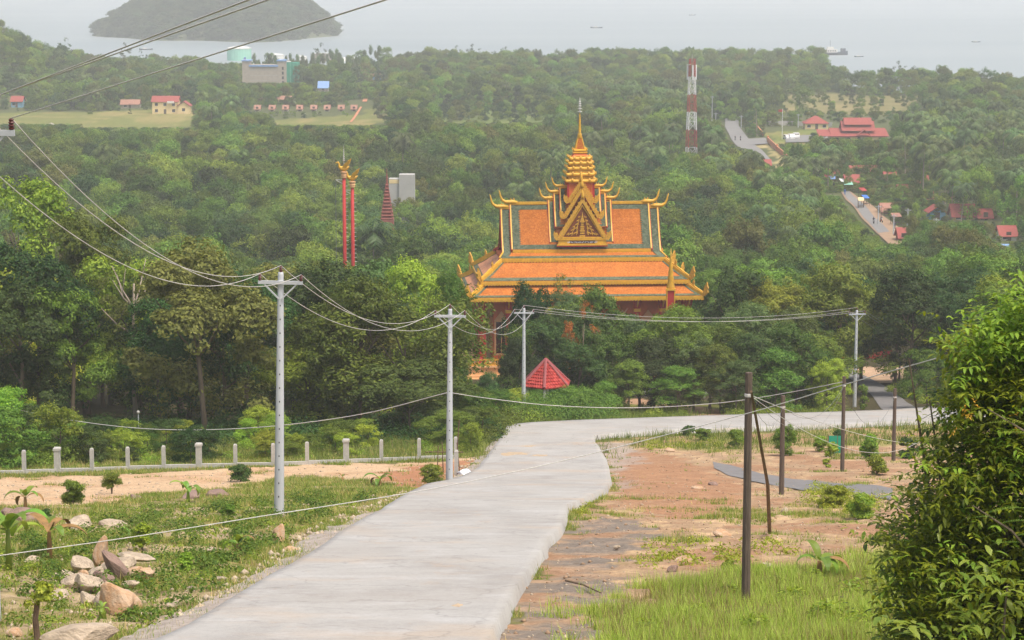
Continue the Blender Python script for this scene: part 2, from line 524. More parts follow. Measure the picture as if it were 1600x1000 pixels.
def zones(x, y):
    """colour of the bare ground, how grassy it is"""
    n1 = fbm(x * 0.35, y * 0.35, 21, 5); n2 = fbm(x * 1.3, y * 1.3, 31, 4); n3 = fbm(x * 0.09, y * 0.09, 41, 3)
    sh = x.shape
    jx = x + (fbm(x * 0.8, y * 0.8, 51, 3) - 0.5) * 2.4; jy = y + (fbm(x * 0.8, y * 0.8, 61, 3) - 0.5) * 4.0
    col = np.zeros(sh + (3,)); grass = np.zeros(sh)
    def c3(*c): return np.array(S(*c)[:3])
    def paint(mask, c, k=1.0):
        mm = (mask * k)[..., None]; col[:] = col * (1 - mm) + c * mm
    col[:] = c3(70, 66, 42)                                    # forest floor
    grass[:] = 0.0
    near = (y < 185)
    paint(near * 1.0, c3(104, 104, 56)); grass = np.where(near, 0.9, grass)
    m = inpoly(jx, jy, Z_LEFT)
    paint(m * 1.0, c3(128, 120, 72))
    grass = np.where(m, np.clip((n1 - 0.44) * 7, 0.08, 1), grass)
    paint(m * np.clip((0.47 - n1) * 9, 0, 1), c3(168, 150, 120))
    m = inpoly(jx, jy, Z_SAND)
    paint(m * 1.0, c3(190, 164, 132)); paint(m * np.clip((n1 - 0.5) * 5, 0, 0.6), c3(176, 142, 108))
    grass = np.where(m, np.clip((n1 - 0.66) * 6, 0, 1), grass)
    m = inpoly(jx, jy, Z_RED); paint(m * 0.9, c3(162, 114, 82)); grass = np.where(m, 0.03, grass)
    m = inpoly(jx, jy, Z_RIGHT)
    paint(m * 1.0, c3(160, 136, 108))
    paint(m * np.clip((n2 - 0.5) * 5, 0, 0.7), c3(188, 162, 126))
    paint(m * np.clip((0.46 - n1) * 7, 0, 0.9), c3(154, 120, 92))
    g = np.clip((n1 - 0.55) * 8, 0, 1) * np.clip((n3 - 0.40) * 6, 0.03, 1)
    grass = np.where(m, g, grass); paint(m * g, c3(140, 132, 76), 0.85)
    m = inpoly(jx, jy, Z_GRAV); k = np.clip((n1 - 0.37) * 8, 0.1, 1)
    paint(m * k, c3(126, 117, 106)); paint(m * np.clip((n2 - 0.55) * 6, 0, 0.6), c3(160, 136, 112))
    grass = np.where(m, np.clip((n1 - 0.72) * 6, 0, 0.5), grass)
    m = inpoly(jx, jy, Z_GRAV2); paint(m * 0.8, c3(160, 150, 140)); grass = np.where(m, 0.02, grass)
    m = inpoly(jx, jy, Z_RED2); paint(m * np.clip((n1 - 0.3) * 5, 0.2, 0.9), c3(158, 120, 90)); grass = np.where(m, grass * 0.25, grass)
    m = inpoly(jx, jy, Z_BAND); g = np.clip((n1 - 0.36) * 6, 0, 1); grass = np.where(m, g, grass); paint(m * g * 0.8, c3(136, 134, 72))
    m = inpoly(jx, jy, Z_RGRASS); paint(m * 0.9, c3(110, 116, 56)); grass = np.where(m, 1.0, grass)
    m = inpoly(jx, jy, Z_FARGRASS); paint(m * 0.9, c3(126, 130, 66)); grass = np.where(m, 0.9, grass)
    m = inpoly(jx, jy, Z_PATH); paint(m * 0.95, c3(172, 140, 112)); grass = np.where(m, 0.02, grass)
    m = inpoly(jx, jy, Z_YARD); paint(m * 1.0, c3(186, 158, 130)); grass = np.where(m, 0, grass)
    far = y > 330
    paint(far * 1.0, c3(84, 92, 54))
    for k, z in enumerate(Z_FIELD):
        m = inpoly(x + (n3 - 0.5) * 20, y + (n3 - 0.5) * 40, z)
        paint(m * 1.0, c3(*[(112, 118, 60), (118, 116, 70), (112, 122, 60), (102, 118, 60), (154, 144, 96)][k]))
        paint(m * np.clip((n3 - 0.5) * 5, 0, 0.8), c3(*[(146, 134, 84), (142, 130, 86), (136, 130, 78), (116, 124, 68), (180, 166, 126)][k]))
    grass = np.where(inpoly(x, y, Z_ROAD), 0, grass)
    v = 0.84 + 0.32 * n2 + (vnoise(x * 6, y * 6, 77) - 0.5) * 0.16
    return np.clip(col * v[..., None], 0, 1), grass

GC, GG = zones(GX, GY)
_fine = np.clip((150 - GY) / 60, 0, 1) * (GY > 36)
GZ2 = GZ + _fine * ((fbm(GX * 2.2, GY * 2.2, 91, 4) - 0.55) * 0.16 + (fbm(GX * 0.6, GY * 0.6, 95, 3) - 0.6) * 0.22)
# bed the carriageway: keep the ground below it
_rm = inpoly(GX, GY, Z_ROAD)
_rn = np.zeros(_rm.shape, bool)
for _a, _b in ((0.9, 0), (-0.9, 0), (0, 1.0), (0, -1.0)): _rn |= inpoly(GX + _a, GY + _b, Z_ROAD)
GZ2 = np.where(_rn & (GY > 30), np.minimum(GZ2, prof(GY) - 0.2), GZ2)
GZ2 = np.where(_rm, np.minimum(GZ2, prof(GY) - 0.12), GZ2)
nr, nc = GX.shape
idx = np.arange(nr * nc).reshape(nr, nc)
quads = np.stack([idx[:-1, :-1], idx[:-1, 1:], idx[1:, 1:], idx[1:, :-1]], -1).reshape(-1, 4)
gme = np_mesh('ground', np.stack([GX, GY, GZ2], -1).reshape(-1, 3), quads=quads)
att = gme.color_attributes.new('Col', 'FLOAT_COLOR', 'POINT')
att.data.foreach_set('color', np.concatenate([GC, np.ones(GC.shape[:2] + (1,))], -1).astype(np.float32).ravel())
gme.shade_smooth()
m, nt, n, l, b = nmat('ground')
b.inputs['Roughness'].default_value = 0.95; b.inputs['Specular IOR Level'].default_value = 0.15
ca = n.new('ShaderNodeVertexColor'); ca.layer_name = 'Col'
tc = n.new('ShaderNodeTexCoord')
nz = n.new('ShaderNodeTexNoise'); nz.inputs['Scale'].default_value = 7; nz.inputs['Detail'].default_value = 6; nz.inputs['Roughness'].default_value = 0.75
l.new(tc.outputs['Object'], nz.inputs['Vector'])
rp = n.new('ShaderNodeValToRGB'); rp.color_ramp.elements[0].position = 0.3; rp.color_ramp.elements[1].position = 0.7
rp.color_ramp.elements[0].color = (0.66, 0.62, 0.58, 1); rp.color_ramp.elements[1].color = (1.28, 1.28, 1.28, 1)
l.new(nz.outputs['Fac'], rp.inputs[0])
mx = n.new('ShaderNodeMix'); mx.data_type = 'RGBA'; mx.blend_type = 'MULTIPLY'; mx.inputs[0].default_value = 1
l.new(ca.outputs[0], mx.inputs[6]); l.new(rp.outputs[0], mx.inputs[7]); l.new(mx.outputs[2], b.inputs['Base Color'])
bp = n.new('ShaderNodeBump'); bp.inputs['Strength'].default_value = 0.6; bp.inputs['Distance'].default_value = 0.06
l.new(nz.outputs['Fac'], bp.inputs['Height']); l.new(bp.outputs[0], b.inputs['Normal'])
tag(link('ground', gme, 'ground'), kind='structure')

# ------------------------------------------------------------------ roads
m, nt, n, l, b = nmat('road_concrete')
b.inputs['Roughness'].default_value = 0.85; b.inputs['Specular IOR Level'].default_value = 0.25
tc = n.new('ShaderNodeTexCoord')
def noise_layer(scale, st, detail=5, rough=0.6):
    mp = n.new('ShaderNodeMapping'); mp.inputs['Scale'].default_value = st
    mp.inputs['Rotation'].default_value = (0, 0, rad(4))
    l.new(tc.outputs['Object'], mp.inputs[0])
    q = n.new('ShaderNodeTexNoise'); q.inputs['Scale'].default_value = scale; q.inputs['Detail'].default_value = detail; q.inputs['Roughness'].default_value = rough
    l.new(mp.outputs[0], q.inputs['Vector']); return q
def layer(prev, q, lo, hi, col, k):
    rr = n.new('ShaderNodeMapRange'); rr.inputs[1].default_value = lo; rr.inputs[2].default_value = hi; rr.inputs[4].default_value = k
    l.new(q.outputs['Fac'], rr.inputs[0])
    x = n.new('ShaderNodeMix'); x.data_type = 'RGBA'; x.inputs[7].default_value = col
    l.new(rr.outputs[0], x.inputs[0])
    if isinstance(prev, tuple): x.inputs[6].default_value = prev
    else: l.new(prev, x.inputs[6])
    return x.outputs[2]
c = layer(S(168, 166, 160), noise_layer(0.32, (1, 0.5, 1)), 0.42, 0.72, S(156, 151, 143), 0.9)
c = layer(c, noise_layer(0.8, (0.7, 0.9, 1), 9, 0.78), 0.51, 0.72, S(128, 126, 122), 0.5)
c = layer(c, noise_layer(3.0, (0.8, 0.8, 1), 8, 0.8), 0.55, 0.72, S(128, 127, 124), 0.45)
c = layer(c, noise_layer(0.22, (1.2, 0.5, 1), 7, 0.7), 0.50, 0.66, S(142, 139, 134), 0.55)
c = layer(c, noise_layer(0.28, (0.6, 1, 1), 4), 0.55, 0.72, S(178, 160, 138), 0.6)
c = layer(c, noise_layer(0.55, (0.8, 1.0, 1), 6, 0.7), 0.52, 0.75, S(184, 184, 181), 0.8)
c = layer(c, noise_layer(9, (1, 1, 1), 8, 0.8), 0.5, 0.72, S(128, 125, 120), 0.6)
c = layer(c, noise_layer(26, (1, 1, 1), 4, 0.8), 0.55, 0.75, S(206, 205, 202), 0.5)
c = layer(c, noise_layer(0.35, (1, 0.45, 1), 8, 0.75), 0.58, 0.72, S(182, 154, 122), 0.55)
vo = n.new('ShaderNodeTexVoronoi'); vo.feature = 'DISTANCE_TO_EDGE'; vo.inputs['Scale'].default_value = 0.22
wn2 = n.new('ShaderNodeTexNoise'); wn2.inputs['Scale'].default_value = 0.9; wn2.inputs['Detail'].default_value = 6
l.new(tc.outputs['Object'], wn2.inputs['Vector'])
va = n.new('ShaderNodeVectorMath'); va.operation = 'MULTIPLY_ADD'; va.inputs[1].default_value = (1.6, 1.6, 1.6)
l.new(wn2.outputs['Color'], va.inputs[0]); l.new(tc.outputs['Object'], va.inputs[2]); l.new(va.outputs[0], vo.inputs['Vector'])
rr = n.new('ShaderNodeMapRange'); rr.inputs[1].default_value = 0.0; rr.inputs[2].default_value = 0.012; rr.inputs[3].default_value = 0.3; rr.inputs[4].default_value = 0.0
l.new(vo.outputs['Distance'], rr.inputs[0])
xm = n.new('ShaderNodeMix'); xm.data_type = 'RGBA'; xm.inputs[7].default_value = S(96, 94, 90); l.new(rr.outputs[0], xm.inputs[0]); l.new(c, xm.inputs[6]); c = xm.outputs[2]
l.new(c, b.inputs['Base Color'])
bp = n.new('ShaderNodeBump'); bp.inputs['Strength'].default_value = 0.15; bp.inputs['Distance'].default_value = 0.02
l.new(noise_layer(4, (0.8, 1.2, 1), 6, 0.75).outputs['Fac'], bp.inputs['Height']); l.new(bp.outputs[0], b.inputs['Normal'])

def resample(pts, n_):
    pts = np.array(pts); d = np.concatenate([[0], np.cumsum(np.linalg.norm(np.diff(pts, axis=0), axis=1))])
    t = np.linspace(0, d[-1], n_)
    return np.stack([np.interp(t, d, pts[:, k]) for k in range(pts.shape[1])], -1)

def strip(name, L, Rr, mat, lift, nl, nw, skirt=0.0, base=None, wob=0.0, px=True, smooth=True):
    """sheet between two edge lines, laid on the ground, with a turned-down edge"""
    if px:
        L = [(W(*p).x, W(*p).y) for p in L]; Rr = [(W(*p).x, W(*p).y) for p in Rr]
    A, B = resample(L, nl), resample(Rr, nl)
    if wob:
        for k, E in enumerate((A, B)):
            t = np.arange(nl) * 0.13
            E[:, 0] += (fbm(t * 0.8, t * 0 + 3, 5 + k, 2) - 0.5) * wob
    w = np.linspace(0, 1, nw)[None, :, None]
    G = A[:, None, :] * (1 - w) + B[:, None, :] * w
    hz = (prof(G[..., 1]) if base == 'prof' else H(G[..., 0], G[..., 1])) + lift
    if name == 'road_embankment':
        wq = np.linspace(0, 1, nw)[None, :]; hz = H(G[..., 0], G[..., 1]) * (1 - wq) + (prof(G[..., 1]) - 0.04) * wq + 0.02 * (1 - wq) + (fbm(G[..., 0] * 2, G[..., 1] * 2, 7, 4) - 0.5) * 0.12
    V = np.concatenate([G, hz[..., None]], -1)
    if skirt:
        ea = V[:, :1].copy(); eb = V[:, -1:].copy(); dirv = (V[:, -1:] - V[:, :1]); dirv[..., 2] = 0
        dirv /= np.linalg.norm(dirv, axis=-1, keepdims=True)
        for E, sgn in ((ea, -1), (eb, 1)):
            E += dirv * sgn * skirt * 0.3
            E[..., 2] -= skirt
        V = np.concatenate([ea, V, eb], 1)
    a, b2 = V.shape[:2]
    ix = np.arange(a * b2).reshape(a, b2)
    q = np.stack([ix[:-1, :-1], ix[:-1, 1:], ix[1:, 1:], ix[1:, :-1]], -1).reshape(-1, 4)
    me = np_mesh(name, V.reshape(-1, 3), quads=q)
    if smooth: me.shade_smooth()
    return tag(link(name, me, mat), kind='structure')

strip('concrete_road', ROAD_L, ROAD_R, 'road_concrete', 0.10, 200, 26, 0.45, 'prof', 0.22)
EMB = [(110, 1040), (200, 1000), (340, 935), (424, 882), (486, 838), (566, 804), (622, 780), (662, 764.5)]
strip('road_embankment', EMB, [(a + 22, b) for a, b in ROAD_L[:8]], 'embankment', -0.02, 120, 7, 0.0, None, 0.6)
strip('road_embankment', [(702, 753), (724, 738), (748, 716), (768, 690), (778, 674)], [(726, 753), (758, 736), (776, 706), (792, 682), (797, 671)], 'embankment', 0.0, 60, 5, 0.0, None, 0.3)
strip('concrete_road', ROAD_FAR, ROAD_NEAR, 'road_concrete', 0.095, 160, 12, 0.4, 'prof')
strip('asphalt_road', [(1385, 646), (1362, 618), (1340, 600), (1318, 585), (1304, 572)], [(1436, 641), (1418, 630), (1385, 605), (1352, 588), (1322, 572)], 'asphalt', 0.06, 60, 8)
strip('old_asphalt_path', [(1120, 722), (1200, 742), (1290, 754), (1400, 764)], [(1110, 732), (1190, 755), (1290, 768), (1400, 782)], 'asphalt', 0.03, 50, 6, wob=0.6)
strip('village_road', [(1312, 296), (1322, 314), (1338, 330), (1352, 348), (1370, 366), (1390, 384)], [(1324, 296), (1345, 312), (1372, 330), (1390, 346), (1410, 362), (1428, 382)], 'dirt', 0.3, 40, 4)
strip('village_road', [(1316, 300), (1326, 315), (1342, 331), (1356, 348), (1372, 366)], [(1326, 300), (1338, 312), (1358, 330), (1372, 346), (1390, 364)], 'asphalt_far', 0.35, 40, 4)
strip('plain_road', [(1098, 172), (1124, 176), (1133, 186), (1133, 200), (1142, 218), (1158, 236), (1185, 262)], [(1100, 167), (1136, 170), (1154, 182), (1154, 198), (1166, 214), (1182, 230), (1208, 256)], 'asphalt_far', 0.4, 50, 4)
strip('plain_road', [(1160, 219), (1196, 217)], [(1172, 228), (1200, 226)], 'asphalt_far', 0.45, 10, 3)
strip('parking_yard', [(1226, 213), (1300, 212)], [(1228, 224), (1300, 222)], 'asphalt_far', 0.4, 10, 3)
strip('dirt_track', [(546, 192), (556, 178), (563, 168)], [(550, 192), (560, 178), (566, 168)], 'terracotta', 0.4, 10, 3)
strip('dirt_track', [(566, 160), (570, 148), (573, 138)], [(573, 160), (577, 148), (579, 138)], 'terracotta', 0.4, 10, 3)

# ------------------------------------------------------------------ sea and island
m, nt, n, l, b = nmat('sea')
b.inputs['Base Color'].default_value = S(150, 160, 158); b.inputs['Roughness'].default_value = 0.35
b.inputs['Specular IOR Level'].default_value = 0.5
tc = n.new('ShaderNodeTexCoord')
mp = n.new('ShaderNodeMapping'); mp.inputs['Scale'].default_value = (0.25, 1, 1); l.new(tc.outputs['Object'], mp.inputs[0])
nz = n.new('ShaderNodeTexNoise'); nz.inputs['Scale'].default_value = 0.05; nz.inputs['Detail'].default_value = 6
l.new(mp.outputs[0], nz.inputs['Vector'])
bp = n.new('ShaderNodeBump'); bp.inputs['Strength'].default_value = 0.25; bp.inputs['Distance'].default_value = 2.0
l.new(nz.outputs['Fac'], bp.inputs['Height']); l.new(bp.outputs[0], b.inputs['Normal'])
nz2 = n.new('ShaderNodeTexNoise'); nz2.inputs['Scale'].default_value = 0.004; nz2.inputs['Detail'].default_value = 5
l.new(mp.outputs[0], nz2.inputs['Vector'])
rp = n.new('ShaderNodeValToRGB'); rp.color_ramp.elements[0].color = S(126, 140, 142); rp.color_ramp.elements[1].color = S(168, 176, 174)
l.new(nz2.outputs['Fac'], rp.inputs[0]); l.new(rp.outputs[0], b.inputs['Base Color'])
xs = np.linspace(-4500, 4500, 20); ys = np.linspace(1050, 9500, 30)
sx, sy = np.meshgrid(xs, ys)
ix = np.arange(sx.size).reshape(sx.shape)
q = np.stack([ix[:-1, :-1], ix[:-1, 1:], ix[1:, 1:], ix[1:, :-1]], -1).reshape(-1, 4)
tag(link('sea', np_mesh('sea', np.stack([sx, sy, sx * 0], -1).reshape(-1, 3), quads=q), 'sea'), kind='structure')

IC = P(362, 40, 2480); IC.z = 0
def island_h(x, y):
    dx = (x - IC.x) / 112; dy = (y - IC.y) / 260
    ang = np.arctan2(dy, dx)
    r = np.sqrt(dx * dx + dy * dy) * (1 + 0.10 * np.sin(3 * ang + 1) + 0.06 * np.sin(7 * ang))
    return np.where(r < 1.25, 47 * np.clip(1 - r ** 2.4, -0.3, 1) ** 1.0 + (fbm(x * 0.02, y * 0.02, 5, 3) - 0.5) * 7, -3) - 1
xs = np.linspace(IC.x - 190, IC.x + 190, 70); ys = np.linspace(IC.y - 370, IC.y + 370, 80)
sx, sy = np.meshgrid(xs, ys)
ix = np.arange(sx.size).reshape(sx.shape)
q = np.stack([ix[:-1, :-1], ix[:-1, 1:], ix[1:, 1:], ix[1:, :-1]], -1).reshape(-1, 4)
surf('island_soil', S(92, 100, 70), 0.95, 0.2, 0.03)
ime = np_mesh('island', np.stack([sx, sy, island_h(sx, sy)], -1).reshape(-1, 3), quads=q)
tag(link('island', ime, 'island_soil'), kind='structure')

# ------------------------------------------------------------------ foliage meshes
def leaves_mesh(name, C, N, size, aspect=0.5, fold=0.25, seed=0):
    """one small folded leaf (two triangles-pair quad) for every centre C, facing N"""
    g = np.random.default_rng(seed)
    n_ = len(C)
    N = N / np.maximum(np.linalg.norm(N, axis=1, keepdims=True), 1e-6)
    r = g.normal(size=(n_, 3)); T = r - (r * N).sum(1, keepdims=True) * N
    T /= np.maximum(np.linalg.norm(T, axis=1, keepdims=True), 1e-6)
    B = np.cross(N, T)
    s = (size * g.uniform(0.6, 1.35, n_))[:, None]
    tip = C + T * s; root = C - T * s * 0.8
    up = N * s * fold
    l_ = C + B * s * aspect + up; r_ = C - B * s * aspect + up
    V = np.stack([root, r_, tip, l_], 1).reshape(-1, 3)
    i = np.arange(n_)[:, None] * 4
    tris = np.concatenate([i + np.array([0, 1, 2]), i + np.array([0, 2, 3])], 1).reshape(-1, 3)
    return np_mesh(name, V, tris=tris)

def crown_points(seed, lobes=10, clumps=130, per=34, rz=0.5, flat=1.0, spread=0.34, lobe_r=(0.16, 0.26), clump_r=0.075, top_bias=0.25, kind='round'):
    """leaf positions and normals in a crown that fills z 0..1 and about one unit across"""
    g = np.random.default_rng(seed)
    LC = []; LR = []
    for k in range(lobes):
        a = 2 * math.pi * (k / lobes * 2.4 + g.uniform(0, 0.25))
        z = g.uniform(0.12, 0.9)
        if kind == 'round': w = math.sqrt(max(0.05, 1 - (2 * z - 0.95) ** 2))
        elif kind == 'cone': w = 1.15 - z
        elif kind == 'umbrella': z = g.uniform(0.5, 0.92); w = 1.0
        else: w = 0.75 + 0.3 * math.sin(z * 9 + seed)
        rr = spread * w * math.sqrt(g.uniform(0.15, 1))
        LC.append((rr * math.cos(a), rr * math.sin(a), z)); LR.append(g.uniform(*lobe_r) * (0.75 if kind == 'cone' and z > 0.6 else 1))
    LC.append((g.normal() * 0.04, g.normal() * 0.04, 0.82)); LR.append(lobe_r[0])
    LC = np.array(LC); LR = np.array(LR)
    pC = []; pN = []
    for k in range(clumps):
        i = g.integers(len(LC))
        d = g.normal(size=3); d[2] = abs(d[2]) * 0.9 + top_bias * g.normal(); d /= np.linalg.norm(d)
        c = LC[i] + d * LR[i] * np.array([1, 1, 0.85]) * g.uniform(0.6, 1.05)
        cr = clump_r * g.uniform(0.6, 1.35)
        m_ = int(per * g.uniform(0.6, 1.4))
        q = g.normal(size=(m_, 3)); q /= np.linalg.norm(q, axis=1, keepdims=True)
        q *= (cr * g.uniform(0.25, 1, (m_, 1)) ** 0.5)
        pos = c + q * np.array([1.1, 1.1, 0.75])
        nn = q / cr + d * 0.7 + np.array([0, 0, 0.5]) + g.normal(size=(m_, 3)) * 0.45
        pC.append(pos); pN.append(nn)
    C = np.concatenate(pC); N = np.concatenate(pN)
    lo, hi = np.percentile(C[:, 2], 0.5), C[:, 2].max()
    C[:, 2] = (C[:, 2] - lo) / (hi - lo)
    return C, N

def trunk_mesh(seed, name='trunk', hgt=0.62, r=0.017, limbs=5, lean=0.05, base=0.45):
    g = random.Random(seed); mb = MB()
    pts = []; x = y_ = 0
    for k in range(7):
        t = k / 6
        pts.append((x, y_, -0.04 + t * (hgt + 0.04))); x += g.uniform(-lean, lean) * 0.35; y_ += g.uniform(-lean, lean) * 0.35
    mb.tube(pts, [r * 1.35, r, r * 0.92, r * 0.84, r * 0.74, r * 0.6, r * 0.4], 7)
    for k in range(limbs):
        p = Vector(pts[g.choice([3, 4, 5])]); a = 2 * math.pi * (k / limbs) + g.uniform(0, 0.8)
        d = Vector((math.cos(a), math.sin(a), g.uniform(0.6, 1.3))) * g.uniform(0.16, 0.26)
        mid = p + d * 0.5 + Vector((0, 0, -0.02)); e = p + d
        mb.tube([p, mid, e], [r * 0.5, r * 0.35, r * 0.14], 5)
        f = mid + Vector((g.uniform(-.1, .1), g.uniform(-.1, .1), 0.12))
        mb.tube([mid, f], [r * 0.25, r * 0.1], 4)
    return mb.mesh(name, True)

CROWNS = {}
def crown_proto(key, leaf, seed, **kw):
    C, N = crown_points(seed, **kw)
    CROWNS[key] = leaves_mesh('crown_' + key, C, N, leaf, seed=seed)

crown_proto('a', 0.0145, 1, lobes=14, clumps=420, per=52, clump_r=0.06)
crown_proto('b', 0.0135, 2, lobes=19, clumps=440, per=50, spread=0.38, lobe_r=(0.11, 0.19), clump_r=0.052)
crown_proto('c', 0.0145, 3, lobes=11, clumps=400, per=54, lobe_r=(0.17, 0.26), clump_r=0.06)
crown_proto('d', 0.014, 4, lobes=18, clumps=260, per=46, spread=0.42, lobe_r=(0.08, 0.14), clump_r=0.055, kind='tall')
crown_proto('e', 0.0135, 5, lobes=20, clumps=430, per=50, spread=0.36, lobe_r=(0.11, 0.19), clump_r=0.055, kind='tall')
crown_proto('f', 0.0145, 6, lobes=14, clumps=380, per=50, clump_r=0.055, spread=0.4, lobe_r=(0.14, 0.22), kind='umbrella')
crown_proto('g', 0.015, 7, lobes=16, clumps=330, per=46, clump_r=0.06, kind='cone', spread=0.33)
crown_proto('airy', 0.013, 8, lobes=17, clumps=130, per=36, spread=0.44, lobe_r=(0.08, 0.14), clump_r=0.05)
# the far wood: coarser leaf clumps
crown_proto('far_a', 0.019, 11, lobes=11, clumps=210, per=44, clump_r=0.07)
crown_proto('far_b', 0.018, 12, lobes=15, clumps=230, per=40, clump_r=0.06, spread=0.38, lobe_r=(0.13, 0.21))
crown_proto('far_c', 0.019, 13, lobes=9, clumps=200, per=46, clump_r=0.075, lobe_r=(0.2, 0.3))
crown_proto('far_d', 0.018, 14, lobes=15, clumps=210, per=40, kind='tall', spread=0.36)
crown_proto('far_cone', 0.018, 15, lobes=15, clumps=150, per=34, kind='cone', spread=0.28, lobe_r=(0.1, 0.16))
TRUNKS = [trunk_mesh(100 + k) for k in range(4)]
TRUNK_TALL = trunk_mesh(120, hgt=0.8, r=0.015, limbs=6, lean=0.04)
for t_ in TRUNKS: t_.materials.append(MAT['bark'])
TRUNK_TALL.materials.append(MAT['bark_pale'])
for c_ in CROWNS.values(): c_.materials.append(MAT['leaf_mid'])

FAR_SRC = {}
def tree(x, y, hgt, wid, key, mat, label, group=None, cb=0.3, name='broadleaf_tree', trunk=None, cat='tree', z=None, rz=None):
    """cb: part of the height below the crown"""
    r = empty(name, (x, y, h(x, y) if z is None else z), R.uniform(0, 6.28) if rz is None else rz)
    tag(r, label, cat, group)
    t = bpy.data.objects.new('trunk', trunk or TRUNKS[R.randrange(4)]); COL.objects.link(t); t.parent = r
    t.scale = (hgt * 0.9, hgt * 0.9, hgt)
    c = bpy.data.objects.new('crown', CROWNS[key]); COL.objects.link(c); c.parent = r
    c.material_slots[0].link = 'OBJECT'; c.material_slots[0].material = MAT[mat]
    c.location = (0, 0, hgt * cb); c.scale = (wid, wid * R.uniform(0.9, 1.1), hgt * (1 - cb))
    FAR_SRC.setdefault((key, mat), c)
    return r

# screen boxes in which nothing nearer than Y may stand (x0, x1, y0, y1, Y)
CLEAR = [(735, 776, 480, 572, 262), (526, 560, 240, 396, 318), (594, 650, 262, 330, 480), (824, 884, 560, 604, 200),
         (1305, 1395, 540, 592, 230), (1068, 1092, 90, 236, 822), (236, 300, 148, 178, 1100), (376, 465, 84, 128, 1380), (0, 130, 174, 192, 1150), (130, 300, 182, 198, 1150),
         (1195, 1440, 150, 172, 1100), (1290, 1334, 280, 304, 700), (1334, 1368, 260, 274, 730), (1440, 1480, 324, 342, 600), (1490, 1524, 326, 342, 600), (700, 850, 180, 190, 1000), (430, 600, 186, 194, 1100),
         (336, 400, 70, 96, 1470), (415, 500, 78, 98, 1440), (495, 515, 130, 142, 1300), (558, 600, 112, 126, 1380),
         (545, 580, 140, 192, 1200), (14, 36, 152, 168, 1180), (398, 556, 168, 173, 1180), (186, 220, 158, 168, 1150),
         (1292, 1390, 188, 214, 1000), (1256, 1300, 184, 206, 1000), (1198, 1262, 198, 222, 1000), (1384, 1399, 279, 287, 700), (1435, 1449, 285, 293, 680), (1406, 1418, 299, 307, 660), (1446, 1458, 309, 317, 640), (1530, 1550, 338, 345, 600), (1566, 1588, 364, 376, 560)]
CLEARP = [([(1310, 296), (1330, 296), (1350, 312), (1380, 332), (1416, 364), (1408, 380), (1388, 380), (1362, 358), (1333, 332), (1318, 312)], 700),
          ([(1100, 166), (1140, 168), (1156, 182), (1156, 200), (1170, 216), (1200, 217), (1214, 236), (1238, 258), (1206, 258), (1184, 232), (1150, 228), (1134, 206), (1130, 188), (1100, 175)], 1000)]
TEMPLE_XY = P(905, 400, 278)
SKY_X = [700, 735, 745, 752, 776, 790, 815, 850, 880, 905, 930, 960, 985, 1005, 1035, 1060, 1080, 1110, 1125, 1140]
SKY_Y = [380, 400, 440, 580, 580, 470, 432, 424, 430, 446, 436, 452, 492, 486, 470, 476, 482, 452, 430, 380]

def blocked(x, y, z, hgt, wid):
    px, pb = proj(x, y, z); _, pt = proj(x, y, z + hgt)
    half = wid * 0.42 * FPX / y
    for x0, x1, y0, y1, Y in CLEAR:
        if y < Y and px + half > x0 and px - half < x1 and pt < y1 and pb > y0:
            return True
    for poly, Y in CLEARP:
        if y < Y and px + half > 1095 and px - half < 1420:
            qx = np.array([px - half * 0.8, px, px + half * 0.8] * 4); qy = np.repeat(np.linspace(pt, pb, 4), 3)
            if inpoly(qx, qy, poly).any():
                return True
    if y < 290 and 700 < px < 1140:
        if abs(x - TEMPLE_XY.x) < 17 and abs(y - 278) < 13:
            return True
        if y < 278:
            for q in (px - half, px, px + half):
                if pt < np.interp(q, SKY_X, SKY_Y) - 2:
                    return True
    return False

